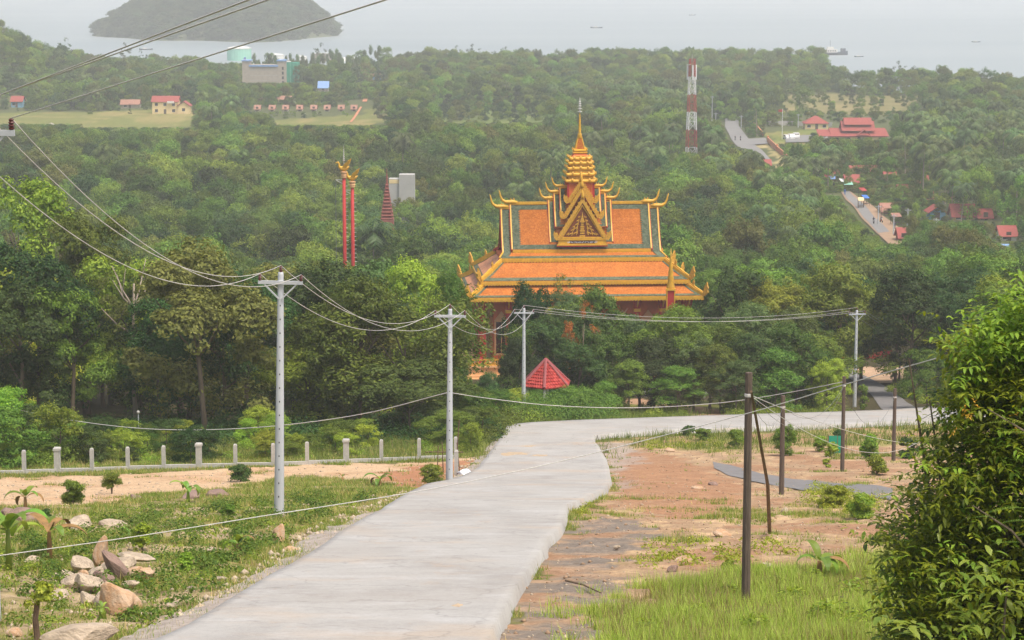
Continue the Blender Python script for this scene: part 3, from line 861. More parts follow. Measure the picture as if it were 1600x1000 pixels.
# ---- trees that can be told apart, by photo pixel: centre x, top y, distance, width px, crown, material, crown base
HERO = [
    (52, 272, 215, 190, 'd', 'leaf_lime', 0.25, 'tall yellow-green tree at the left edge rising above the forest', None),
    (130, 332, 205, 150, 'e', 'leaf_mid', 0.25, 'tall dark tree just behind the bare pale trunk', None),
    (206, 386, 178, 118, 'airy', 'leaf_olive', 0.55, 'tree with a tall bare pale trunk behind the fence', 'tall'),
    (292, 408, 182, 150, 'e', 'leaf_olive', 0.12, 'tall olive-leaved tree right of the bare pale trunk', None),
    (110, 440, 176, 130, 'e', 'leaf_mid', 0.2, 'dark leafy tree left of the bare pale trunk', None),
    (30, 430, 174, 140, 'b', 'leaf_dark', 0.2, 'dark broad tree at the left edge behind the fence', None),
    (385, 412, 185, 150, 'b', 'leaf_dark', 0.22, 'dark green tree left of the tall concrete pole', None),
    (420, 540, 176, 90, 'g', 'leaf_dark', 0.2, 'small dark tree just behind the tall concrete pole', None),
    (478, 520, 172, 130, 'c', 'leaf_lime', 0.18, 'low lime-green tree right of the tall concrete pole', None),
    (560, 452, 176, 170, 'd', 'leaf_olive', 0.2, 'greyish spreading tree with bare limbs between the two concrete poles', None),
    (630, 448, 170, 200, 'f', 'leaf_mid', 0.2, 'large spreading tree left of the second concrete pole', None),
    (655, 398, 200, 120, 'c', 'leaf_lime', 0.2, 'bright green billowy tree left of the temple eaves', None),
    (704, 418, 198, 62, 'c', 'leaf_mid', 0.2, 'bright round tree touching the left end of the temple roof', None),
    (640, 560, 166, 150, 'b', 'leaf_olive', 0.12, 'bushy olive tree behind the second concrete pole', None),
    (728, 600, 172, 90, 'b', 'leaf_mid', 0.05, 'leafy shrub-like tree below the red temple columns', None),
    (824, 434, 222, 76, 'b', 'leaf_dark', 0.15, 'dark tree before the left half of the temple front', None),
    (868, 428, 226, 90, 'airy', 'leaf_olive', 0.3, 'thin-leaved tree showing the temple roof through it', None),
    (872, 500, 214, 110, 'e', 'leaf_dark', 0.15, 'dark tree right behind the red pavilion roof', None),
    (908, 470, 212, 60, 'airy', 'leaf_orange', 0.35, 'slim tree with orange-brown leaves before the temple', None),
    (940, 440, 224, 90, 'c', 'leaf_mid', 0.18, 'round green tree before the middle of the temple front', None),
    (1000, 494, 216, 90, 'g', 'leaf_blue', 0.2, 'pointed bluish tree right of the orange-leaved tree', None),
    (1046, 474, 214, 110, 'c', 'leaf_lime', 0.25, 'brightest lime-green tree before the temple', None),
    (1110, 500, 216, 110, 'b', 'leaf_mid', 0.25, 'mid-green tree right of the brightest lime-green tree', None),
    (1160, 470, 224, 110, 'c', 'leaf_blue', 0.25, 'bluish-green tree at the right end of the temple', None),
    (1222, 434, 240, 130, 'a', 'leaf_lime', 0.2, 'tall light-green tree right of the temple', None),
    (1270, 520, 216, 120, 'c', 'leaf_mid', 0.15, 'rounded tree where the asphalt road begins to turn', None),
    (1215, 540, 209, 90, 'g', 'leaf_mid', 0.1, 'lower leafy tree just left of the rounded roadside tree', None),
    (1060, 570, 206, 80, 'g', 'leaf_mid', 0.3, 'young tree with thin stems above the stone benches', None),
    (985, 560, 206, 70, 'g', 'leaf_mid', 0.3, 'young tree with thin stem beside the stone bench', None),
    (1150, 560, 206, 70, 'b', 'leaf_blue', 0.3, 'young tree right of the stone benches', None),
    (1350, 425, 262, 150, 'b', 'leaf_dark', 0.25, 'large dark tree behind the fourth concrete pole', None),
    (1430, 440, 258, 150, 'b', 'leaf_dark', 0.25, 'large dark tree right of the red draped stage', None),
    (1500, 455, 250, 140, 'a', 'leaf_mid', 0.2, 'green tree behind the big bush at the right', None),
    (1450, 545, 215, 90, 'd', 'leaf_mid', 0.1, 'thin leafy tree beside the roadside posts', None),
    (812, 520, 210, 60, 'c', 'leaf_dark', 0.05, 'dark full tree left of and behind the pavilion pole', None),
    (838, 505, 216, 90, 'a', 'leaf_mid', 0.05, 'full green tree straight behind the pavilion roof', None),
    (905, 528, 209, 84, 'b', 'leaf_dark', 0.05, 'dark full tree right of the pavilion roof', None),
    (950, 512, 211, 90, 'a', 'leaf_mid', 0.05, 'full mid-green tree below the middle of the temple', None),
    (1022, 525, 210, 84, 'c', 'leaf_dark', 0.12, 'dark full tree behind the stone benches', None),
    (1084, 520, 211, 90, 'a', 'leaf_blue', 0.12, 'bluish full tree right behind the stone benches', None),
    (1128, 535, 208, 84, 'c', 'leaf_mid', 0.08, 'green full tree where the forest path comes out', None),
    (1184, 515, 211, 96, 'a', 'leaf_dark', 0.06, 'dark full tree right of the forest path', None),
    (1244, 500, 213, 100, 'c', 'leaf_mid', 0.05, 'broad full tree behind the roadside grass', None),
    (1292, 556, 210, 64, 'a', 'leaf_lime', 0.05, 'small bright tree at the corner of the asphalt road', None),
    (774, 606, 186, 56, 'b', 'leaf_mid', 0.0, 'leafy tree at the road bend below the temple columns', None),
    (905, 604, 192, 74, 'a', 'leaf_mid', 0.0, 'bushy tree right of the red pavilion by the road', None),
    (945, 592, 196, 54, 'g', 'leaf_acacia', 0.0, 'pointed light green young tree by the road bend', None),
    (798, 606, 190, 50, 'a', 'leaf_lime', 0.0, 'bright bushy tree left of the red pavilion', None),
    (700, 640, 158, 90, 'b', 'leaf_mid', 0.03, 'leafy thicket tree beside the second concrete pole', None),
]
for (px, top, Y, wpx, key, mat, cb, lab, special) in HERO:
    p = P(px, top, Y); g0 = h(p.x, Y); hgt = p.z - g0
    tree(p.x, Y, hgt, wpx * Y / FPX * 1.3, key, mat, lab, None, cb, trunk=TRUNK_TALL if special else None)
HERO_XY = [(P(a[0], a[1], a[2]).x, a[2]) for a in HERO]

# ---- the rest of the near forest, one tree at a time
ADJ = {'leaf_mid': 'mid-green', 'leaf_dark': 'dark green', 'leaf_olive': 'olive green', 'leaf_blue': 'bluish green', 'leaf_acacia': 'light green', 'leaf_lime': 'yellow-green'}
REGION = [(-500, 200, 'at the far left of the forest'), (200, 440, 'in the forest behind the tallest-looking pole'), (440, 560, 'in the forest before the twin pillars'), (560, 740, 'in the forest between pillars and temple'),
          (740, 1110, 'in the wood round the temple'), (1110, 1330, 'in the forest between temple and junction pole'), (1330, 2200, 'in the forest behind the big bush')]
def tree_label(px, y, mat):
    band = 'front' if y < 225 else ('deeper' if y < 300 else 'furthest')
    where = [q[2] for q in REGION if q[0] <= px < q[1]][0]
    return '%s tree, %s rows %s' % (ADJ[mat], band, where), '%s trees of the %s rows %s' % (ADJ[mat], band, where)
EXCL = [Z_PATH, Z_YARD, WP([(1300, 566), (1330, 566), (1440, 640), (1380, 650)]), Z_FARGRASS]
n_tree = len(HERO)
pts = []
tries = 0
while n_tree < 300 and tries < 30000:
    tries += 1
    y = 168 + (R.random() ** 1.25) * 215
    x = R.uniform(-0.235, 0.235) * y
    px = 800 + FPX * x / y
    if y < 208 and px > 760: continue
    if y < 188 + 14 * math.sin(px * 0.02) and px < 760 and R.random() < 0.5: continue
    if any(inpoly(np.array([x]), np.array([y]), z)[0] for z in EXCL): continue
    d = 4.3 if y < 240 else 5.4
    if any((x - a) ** 2 + (y - b) ** 2 < d * d for a, b in pts): continue
    if any((x - a) ** 2 + (y - b) ** 2 < 9 for a, b in HERO_XY): continue
    hgt = R.uniform(8.5, 14.5) if y < 300 else R.uniform(8, 12)
    if 1290 < px < 1520 and y < 232: continue
    z = h(x, y)
    for k in range(16):
        wid = hgt * R.uniform(0.72, 1.0)
        if not blocked(x, y, z, hgt, wid): break
        hgt *= 0.92
    else:
        continue
    if hgt < 3.4: continue
    mat = R.choice(['leaf_mid', 'leaf_dark', 'leaf_dark', 'leaf_mid', 'leaf_olive', 'leaf_blue', 'leaf_acacia', 'leaf_lime'] if y < 270 else ['leaf_mid', 'leaf_acacia', 'leaf_acacia', 'leaf_blue', 'leaf_mid'])
    lab = tree_label(px, y, mat)
    tree(x, y, hgt, wid, R.choice('abceabcedg'), mat, lab[0], lab[1], R.uniform(0.05, 0.18) if y < 215 else R.uniform(0.1, 0.25))
    pts.append((x, y)); n_tree += 1
print('near trees', n_tree, 'last', max(p[1] for p in pts))

# ---- palms
def palm_meshes(seed):
    g = random.Random(seed); V = []; F = []
    for k in range(20):
        a = 2 * math.pi * k * 0.381966 + g.uniform(-.2, .2); el = g.uniform(-0.35, 1.25); L = g.uniform(0.85, 1.1)
        ca, sa = math.cos(a), math.sin(a)
        pts_ = []
        x = z = 0.0; e = el
        for j in range(9):
            pts_.append((x, z)); x += math.cos(e) * L / 8; z += math.sin(e) * L / 8; e -= 0.20 + 0.05 * j
        for j in range(1, 9):
            for s in (-1, 1):
                ll = 0.34 * math.sin(math.pi * (0.18 + 0.8 * j / 9)) * g.uniform(0.8, 1.15)
                x0, z0 = pts_[j - 1]; x1, z1 = pts_[j]
                for q in (0.0, 0.5):
                    xa, za = x0 + (x1 - x0) * q, z0 + (z1 - z0) * q
                    xb, zb = x0 + (x1 - x0) * (q + 0.45), z0 + (z1 - z0) * (q + 0.45)
                    xt, zt = xb + 0.10, zb - ll * g.uniform(0.35, 0.8); wt = s * ll * 0.85
                    o = len(V)
                    V += [(xa * ca, xa * sa, za), (xb * ca, xb * sa, zb), (xt * ca - wt * sa, xt * sa + wt * ca, zt)]
                    F.append((o, o + 1, o + 2))
    me = bpy.data.meshes.new('palm_crown'); me.from_pydata(V, [], F); me.update(); me.materials.append(MAT['leaf_palm'])
    mb = MB(); b1, b2 = g.uniform(-.08, .08), g.uniform(-.08, .08)
    mb.tube([(b1 * (t - t * t) * 2, b2 * t, t) for t in (-0.03, 0, 0.2, 0.45, 0.7, 1.0)], [0.032, 0.026, 0.02, 0.018, 0.016, 0.016], 6)
    return me, mb.mesh('palm_trunk', True)
PALMS = [palm_meshes(200 + k) for k in range(5)]
for a_, b_ in PALMS: b_.materials.append(MAT['bark_pale'])
palm_src = []
def palm(x, y, hgt, lab, group):
    k = R.randrange(5)
    r = empty('coconut_palm', (x, y, h(x, y)), R.uniform(0, 6.28)); tag(r, lab, 'palm', group)
    t = bpy.data.objects.new('trunk', PALMS[k][1]); COL.objects.link(t); t.parent = r; t.scale = (8, 8, hgt)
    c = bpy.data.objects.new('crown', PALMS[k][0]); COL.objects.link(c); c.parent = r
    c.location = (PALMS[k][1].vertices[-1].co.x * 8, PALMS[k][1].vertices[-1].co.y * 8, hgt); s = R.uniform(4.6, 6.0); c.scale = (s, s, s)
    if len(palm_src) < 5: palm_src.append(c)
def palm_density(px, py):
    d = 0.02
    if px > 1180 and 200 < py < 420: d = 0.85
    elif 1040 < px <= 1200 and 190 < py < 330: d = 0.5
    elif 860 < px <= 1060 and 170 < py < 340: d = 0.35
    elif 560 < px <= 860 and 200 < py < 330: d = 0.12
    elif px < 500 and 120 < py < 230: d = 0.12
    return d
PREG = [(1500, 1800, 'at the right edge of the village grove'), (1400, 1500, 'behind the blue gabled house'), (1300, 1400, 'round the market and the red hall'), (1180, 1300, 'beside the lower plain road'),
        (1040, 1180, 'round the foot of the radio tower'), (860, 1040, 'in the wood behind the temple spire'), (560, 860, 'in the plain between pillars and spire'), (250, 560, 'in the plain left of the pillars'), (-500, 250, 'in the plain at the far left')]
def palm_label(px, y):
    band = 'nearer' if y < 600 else ('middle' if y < 850 else 'far')
    w_ = [q[2] for q in PREG if q[0] <= px < q[1]][0]
    return '%s coconut palm %s' % (band, w_), '%s palms %s' % (band, w_)
# ---- every other tree of the plain: points for the wood
far_pts = []
grid = {}
def free(x, y, d):
    k = (int(x // 8), int(y // 8))
    for a in range(-1, 2):
        for b in range(-1, 2):
            for (qx, qy) in grid.get((k[0] + a, k[1] + b), ()):
                if (x - qx) ** 2 + (y - qy) ** 2 < d * d: return False
    return True
for q in pts: grid.setdefault((int(q[0] // 8), int(q[1] // 8)), []).append(q)
n_palm = 0
NT = 36000
yy = np.sqrt(rng.uniform(330 ** 2, 1640 ** 2, NT)); xx = rng.uniform(-0.245, 0.245, NT) * yy
zz = H(xx, yy); ppx, ppy = proj(xx, yy, zz)
den = fbm(xx * 0.012, yy * 0.012, 71, 3)
fld = np.zeros(NT, bool)
for z in Z_FIELD: fld |= inpoly(xx, yy, z)
fld3 = inpoly(xx, yy, Z_FIELD[3])
order = np.argsort(yy)
for i in order:
    x, y, z = float(xx[i]), float(yy[i]), float(zz[i])
    if z < 1.0: continue
    if fld[i] and R.random() < (0.89 if not fld3[i] else 0.35): continue
    dd = 4.9 + 2.8 * den[i] + (y > 900) * 0.8
    if not free(x, y, dd): continue
    isp = R.random() < palm_density(ppx[i], ppy[i]) * (0.55 if n_palm < 250 else 1)
    if isp and n_palm >= 250 and y < 1500:
        kind = 20 + R.randrange(3)
    elif isp:
        kind = 10
    else:
        kind = 0
    if kind >= 10: hgt, wid = R.uniform(10.5, 16), 7.0
    else:
        hgt = R.uniform(8, 14.5) * (0.75 + 0.5 * den[i]); wid = hgt * R.uniform(0.72, 1.0)
        if fld[i]: hgt *= 0.5; wid *= 0.5
        if y > 420 and R.random() < 0.12: hgt *= 0.55; wid *= 0.6
    for k in range(18):
        if not blocked(x, y, z, hgt, wid): break
        hgt *= 0.88; wid *= 0.9; kind = 0 if kind >= 10 else kind
    else: continue
    if hgt < 1.2: continue
    grid.setdefault((int(x // 8), int(y // 8)), []).append((x, y))
    if kind == 10:
        lab = palm_label(float(ppx[i]), y)
        palm(x, y, max(hgt - 2, 4), lab[0], lab[1]); n_palm += 1
        continue
    if kind == 0:
        kind = R.choice([0, 0, 1, 1, 2, 3, 4, 5])
        if 390 < ppx[i] < 600 and y > 1420: kind = 6; hgt *= 1.1; wid *= 0.6
    far_pts.append((x, y, z, kind, wid, hgt))
print('far trees', len(far_pts), 'palms', n_palm)
# low scrub filling in along the roads of the plain
for k in range(5000):
    y = R.uniform(480, 1000); px = R.uniform(1090, 1460); q = P(px, 300, y); z = h(q.x, y); s = R.uniform(1.6, 3.4)
    if free(q.x, y, 2.6) and not blocked(q.x, y, z, s, s * 1.3):
        grid.setdefault((int(q.x // 8), int(y // 8)), []).append((q.x, y)); far_pts.append((q.x, y, z, R.choice([0, 1, 2, 4]), s * 1.3, s))
for k in range(6000):
    y = R.uniform(535, 725); px = R.uniform(1262, 1405); q = P(px, 340, y); z = h(q.x, y); s = R.uniform(0.8, 2.4)
    if free(q.x, y, 1.3) and not blocked(q.x, y, z, s, s * 1.3):
        grid.setdefault((int(q.x // 8), int(y // 8)), []).append((q.x, y)); far_pts.append((q.x, y, z, R.choice([0, 1, 2, 4]), s * 1.5, s))
# the island's wood
for k in range(4200):
    x = IC.x + rng.uniform(-150, 150); y = IC.y + rng.uniform(-300, 120)
    z = float(island_h(np.array(x), np.array(y)))
    if z < 0.3: continue
    s = rng.uniform(6, 13); far_pts.append((x, y, z - 1.5, 7, s * 1.15, s))

SRC_LAB = iter(['first light green tree from the left at the plain edge', 'mid-green tree second from the left at the plain edge', 'light green round tree third from the left at the plain edge', 'bluish tall tree fourth from the left at the plain edge', 'olive tree fifth from the left at the plain edge', 'dark tree sixth from the left at the plain edge', 'bluish pointed tree seventh from the left at the plain edge', 'dull green tree furthest right at the plain edge'])
def src(key, mat, x, y):
    """an actual tree of the scene whose crown the wood repeats"""
    t = tree(x, y, 9, 9, key, mat, next(SRC_LAB), 'trees at the near edge of the plain', 0.1)
    return FAR_SRC[(key, mat)]
SRC = []
for k, (key, mat) in enumerate([('far_a', 'leaf_acacia'), ('far_b', 'leaf_mid'), ('far_c', 'leaf_acacia'), ('far_d', 'leaf_blue'), ('far_b', 'leaf_olive'), ('far_a', 'leaf_dark'), ('far_cone', 'leaf_blue'), ('far_c', 'leaf_island')]):
    SRC.append(src(key, mat, -60 + k * 13, 392 + (k % 3) * 6))

def scatter(name, label, cat, ptsl, sources):
    """one object: a crown of the given kind on each point"""
    A = np.array(ptsl)
    me = bpy.data.meshes.new(name)
    me.vertices.add(len(A)); me.vertices.foreach_set('co', A[:, :3].astype(np.float32).ravel())
    for nm, typ, val in (('kind_id', 'INT', A[:, 3]), ('turn', 'FLOAT', rng.uniform(0, 6.283, len(A)))):
        a = me.attributes.new(nm, typ, 'POINT'); a.data.foreach_set('value', val.astype(np.int32 if typ == 'INT' else np.float32))
    a = me.attributes.new('size', 'FLOAT_VECTOR', 'POINT')
    a.data.foreach_set('vector', np.stack([A[:, 4], A[:, 4], A[:, 5]], -1).astype(np.float32).ravel())
    me.update()
    o = bpy.data.objects.new(name, me); COL.objects.link(o); tag(o, label, cat, kind='stuff')
    ng = bpy.data.node_groups.new(name, 'GeometryNodeTree')
    ng.interface.new_socket('Geometry', in_out='INPUT', socket_type='NodeSocketGeometry')
    ng.interface.new_socket('Geometry', in_out='OUTPUT', socket_type='NodeSocketGeometry')
    N = ng.nodes; Lk = ng.links
    gi = N.new('NodeGroupInput'); go = N.new('NodeGroupOutput'); jn = N.new('GeometryNodeJoinGeometry')
    def attr(nm, t):
        q = N.new('GeometryNodeInputNamedAttribute'); q.data_type = t; q.inputs[0].default_value = nm
        return [s for s in q.outputs if s.enabled and s.name == 'Attribute'][0]
    ka, ta, sa = attr('kind_id', 'INT'), attr('turn', 'FLOAT'), attr('size', 'FLOAT_VECTOR')
    cx = N.new('ShaderNodeCombineXYZ'); Lk.new(ta, cx.inputs[2])
    for k, s_ in sources.items():
        oi = N.new('GeometryNodeObjectInfo'); oi.inputs[0].default_value = s_; oi.inputs[1].default_value = True; oi.transform_space = 'ORIGINAL'
        ip = N.new('GeometryNodeInstanceOnPoints'); cp = N.new('FunctionNodeCompare'); cp.data_type = 'INT'; cp.operation = 'EQUAL'
        ii = [s for s in cp.inputs if s.enabled and s.type == 'INT']
        Lk.new(ka, ii[0]); ii[1].default_value = k
        Lk.new(gi.outputs[0], ip.inputs['Points']); Lk.new(cp.outputs[0], ip.inputs['Selection']); Lk.new(oi.outputs['Geometry'], ip.inputs['Instance'])
        Lk.new(cx.outputs[0], ip.inputs['Rotation']); Lk.new(sa, ip.inputs['Scale'])
        Lk.new(ip.outputs[0], jn.inputs[0])
    Lk.new(jn.outputs[0], go.inputs[0])
    md = o.modifiers.new('scatter', 'NODES'); md.node_group = ng
    return o
for k in range(70):
    px = R.uniform(392, 480) if k < 46 else R.uniform(530, 580); Yc = R.uniform(1445, 1500); q = P(px, 100, Yc); s = R.uniform(8, 12.5)
    far_pts.append((q.x, Yc, h(q.x, Yc), 6, s * 0.5, s))
for (px, top, Y, wd_, lab) in ((100, 58, 1380, 10, 'lone airy tree on the wooded hill at the far left'), (196, 66, 1440, 9, 'tall lone tree against the bay below the island'), (222, 78, 1440, 7, 'smaller lone tree against the bay right of the tall one'), (500, 66, 1480, 10, 'lone flat-topped dark tree beside the depot building'), (712, 70, 1540, 9, 'airy tree on the skyline left of the spire'), (738, 68, 1540, 12, 'wider airy tree on the skyline left of the spire'), (790, 72, 1540, 9, 'airy skyline tree nearest the centre'), (1405, 94, 1265, 9, 'lone airy tree standing up on the right-hand coast')):
    q = P(px, top, Y); tree(q.x, Y, q.z - h(q.x, Y), wd_, 'airy', 'leaf_dark', lab, 'lone trees on the skyline', 0.45)
sources = {k: s for k, s in enumerate(SRC)}
wood = [p for p in far_pts if p[3] < 7]
isl = [p for p in far_pts if p[3] == 7]
pal = [(x, y, z + hg, k, 4.6, 4.6) for (x, y, z, k, w_, hg) in far_pts if k >= 20]
scatter('forest', 'hazy green wood covering the plain down to the coast', 'forest', wood, sources)
scatter('island_forest', 'dark hazy wood covering the island in the bay', 'forest', isl, sources)
if pal:
    scatter('palm_grove', 'mass of far coconut palm crowns in the plain', 'palm grove', [p[:2] + (p[2] - 2,) + p[3:] for p in pal], {20 + k: palm_src[k] for k in range(3)})

# ------------------------------------------------------------------ the temple (local: x along the ridge, -y to the front, z = 0 at its ground)
TZ0 = h(TEMPLE_XY.x, 270)
temple = empty('temple', (TEMPLE_XY.x, 278, TZ0), rad(-4.4))
temple.rotation_euler.z = rad(4.4)
tag(temple, 'large orange-roofed temple with golden spire and horned gables amid the trees', 'temple')
ZR = P(905, 318, 278).z - TZ0              # ridge height above the ground
def dz(v): return ZR - v

def crv(x, y, z): return Vector((x, y, z))

def gable_roof(name, axis, half, prof2, parent, border=0.9, tile='tile_orange', bottom_border=0.6, fringe=True, flare=0.0, rake=0.15, horns=True, hs=1.0, top_border=0.55, green=True, rake_mat='gold'):
    """two curved slopes along an axis; prof2 = [(run, height)...] from ridge to eaves"""
    def tr(a, r, z):                        # a along ridge, r across
        return (a, r, z) if axis == 'x' else (-r, a, z)
    n_ = len(prof2); th = 0.14
    def halfat(i): return half + flare * max(0, (i - (n_ - 2))) if i >= n_ - 1 else half
    body = MB()
    for s in (-1, 1):
        for i in range(n_ - 1):
            (r0, z0), (r1, z1) = prof2[i], prof2[i + 1]
            h0, h1 = halfat(i), halfat(i + 1)
            q = [tr(-h0, s * r0, z0), tr(-h1, s * r1, z1), tr(h1, s * r1, z1), tr(h0, s * r0, z0)]
            if (s > 0) == (axis == 'x'): q = q[::-1]
            if (s > 0) and axis == 'y': q = q[::-1]; q = q[::-1]
            body.slab(q, th)
    ro = body.build(name, tile, parent)
    if green:
        gb = MB(); up = 0.05
        # lengths along the slope
        L = [0]
        for i in range(n_ - 1): L.append(L[-1] + math.hypot(prof2[i + 1][0] - prof2[i][0], prof2[i + 1][1] - prof2[i][1]))
        def at(t):
            i = 0
            while i < n_ - 2 and t > L[i + 1]: i += 1
            k = (t - L[i]) / (L[i + 1] - L[i]); k = max(0, min(1, k))
            r = prof2[i][0] + (prof2[i + 1][0] - prof2[i][0]) * k; z = prof2[i][1] + (prof2[i + 1][1] - prof2[i][1]) * k
            return r, z + up, halfat(i) + (halfat(i + 1) - halfat(i)) * k
        def strip_(t0, t1, a0, a1, s):       # a0/a1 functions of half length
            ts = [t0] + [t for t in L if t0 + 1e-3 < t < t1 - 1e-3] + [t1]
            for ta, tb in zip(ts[:-1], ts[1:]):
                r0, z0, h0 = at(ta); r1, z1, h1 = at(tb)
                gb.slab([tr(a0(h0), s * r0, z0), tr(a0(h1), s * r1, z1), tr(a1(h1), s * r1, z1), tr(a1(h0), s * r0, z0)], 0.06)
        for s in (-1, 1):
            T = L[-1]
            strip_(T - bottom_border, T - 0.02, lambda q: -q, lambda q: q, s)
            if top_border: strip_(0.02, top_border, lambda q: -q, lambda q: q, s)
            strip_(top_border, T - bottom_border, lambda q: -q, lambda q: -q + border, s)
            strip_(top_border, T - bottom_border, lambda q: q - border, lambda q: q, s)
            # zigzag inner edge of the border: rows of small tile tips
            k = 0; t = top_border
            while t < T - bottom_border - 0.15:
                for sg in (-1, 1):
                    r0, z0, h0 = at(t); r1, z1, h1 = at(t + 0.14)
                    a = sg * (h0 - border); b_ = sg * (h0 - border - 0.13)
                    gb.slab([tr(a, s * r0, z0), tr(a, s * r1, z1), tr(b_, s * r1, z1), tr(b_, s * r0, z0)], 0.05)
                t += 0.28
        gb.build('tile_border', 'tile_green', ro)
    if fringe:
        fb = MB(); r1, z1 = prof2[-1]; hh = halfat(n_ - 1)
        for s in (-1, 1):
            a = [Vector(tr(-hh, s * (r1 + 0.03), z1 - 0.12)), Vector(tr(hh, s * (r1 + 0.03), z1 - 0.12))]
            fb.beam(a[0], a[1], 0.10, 0.26)
            scallops(fb, a[0] + Vector((0, 0, -0.13)), a[1] + Vector((0, 0, -0.13)), 0.34, 0.24)
        fb.build('eave_fringe', 'gold', ro)
    # rakes, ridge and horns
    for e in (-1, 1):
        rk = MB(); rd = MB()
        for s in (-1, 1):
            for i in range(n_ - 1):
                p = Vector(tr(e * (halfat(i) + 0.06), s * prof2[i][0], prof2[i][1] + 0.05)); q = Vector(tr(e * (halfat(i + 1) + 0.06), s * prof2[i + 1][0], prof2[i + 1][1] + 0.05))
                rk.beam(p, q, rake, rake * 1.3)
                o = Vector(tr(e * 0.16, 0, -0.28))
                rd.beam(p + o * 0.5, q + o * 0.5, 0.10, 0.26)
        r_ = rk.build('rake_board', rake_mat, ro); rd.build('red_edge', 'temple_red', ro)
    rb = MB(); rb.beam(tr(-half, 0, prof2[0][1] + 0.10), tr(half, 0, prof2[0][1] + 0.10), 0.26, 0.3)
    rb.build('ridge_cap', 'gold', ro)
    if horns:
        for e in (-1, 1):
            horn(tr(e * half, 0, prof2[0][1] + 0.12), tr(e, 0, 0), hs, parent)
    return ro

def scallops(mb, a, b, w, dep):
    d = b - a; n_ = max(1, int(d.length / w)); t = d / n_; th = Vector((-d.y, d.x, 0)).normalized() * 0.04
    for k in range(n_):
        p = a + t * k
        poly = [p + t * 0.03, p + t * 0.03 + Vector((0, 0, -dep * 0.5)), p + t * 0.5 + Vector((0, 0, -dep)), p + t * 0.97 + Vector((0, 0, -dep * 0.5)), p + t * 0.97]
        mb.prism([q - th for q in poly], th * 2)

def horn(p, d, s, parent, name='horn_finial'):
    """upswept golden ridge horn pointing along d"""
    p = Vector(p); d = Vector(d); u = Vector((0, 0, 1)); mb = MB()
    path = [(-0.75, 0.05), (-0.25, 0.12), (0.2, 0.10), (0.62, 0.12), (0.98, 0.36), (1.18, 0.78), (1.26, 1.2), (1.36, 1.52)]
    radii = [0.16, 0.25, 0.24, 0.20, 0.15, 0.11, 0.08, 0.02]
    mb.tube([p + d * (a * s) + u * (b * s) for a, b in path], [r * s for r in radii], 8)
    for a, b, r in ((0.05, 0.34, 0.10), (-0.3, 0.34, 0.09)):      # crest tufts on the neck
        mb.tube([p + d * (a * s) + u * (b * s - 0.14 * s), p + d * ((a - 0.08) * s) + u * ((b + 0.08) * s), p + d * ((a - 0.02) * s) + u * ((b + 0.26) * s)], [r * s, r * 0.7 * s, 0.01], 6)
    mb.tube([p + d * (0.1 * s), p + d * (0.34 * s) - u * (0.26 * s)], [0.16 * s, 0.03 * s], 6)
    return mb.build(name, 'gold', parent, True)

def naga(p, d, s, parent, name='corner_finial'):
    """flame-shaped corner finial rising from the end of a hip, leaning along d"""
    p = Vector(p); d = Vector(d).normalized(); u = Vector((0, 0, 1)); side = d.cross(u).normalized()
    sh = [(-0.55, 0.0), (-0.15, 0.12), (0.05, 0.5), (0.22, 0.95), (0.55, 1.42), (0.62, 1.0), (0.75, 0.8), (0.62, 0.55), (0.7, 0.3), (0.45, 0.0), (0.1, -0.2)]
    mb = MB(); mb.prism([p + d * (a * s) + u * (b * s) - side * (0.10 * s) for a, b in sh], side * (0.20 * s))
    mb.tube([p - d * (0.6 * s) + u * 0.05, p + d * (0.1 * s) + u * (0.08 * s), p + d * (0.3 * s) + u * (0.6 * s), p + d * (0.5 * s) + u * (1.2 * s)], [0.16 * s, 0.2 * s, 0.15 * s, 0.03 * s], 6)
    return mb.build(name, 'gold_carved', parent)

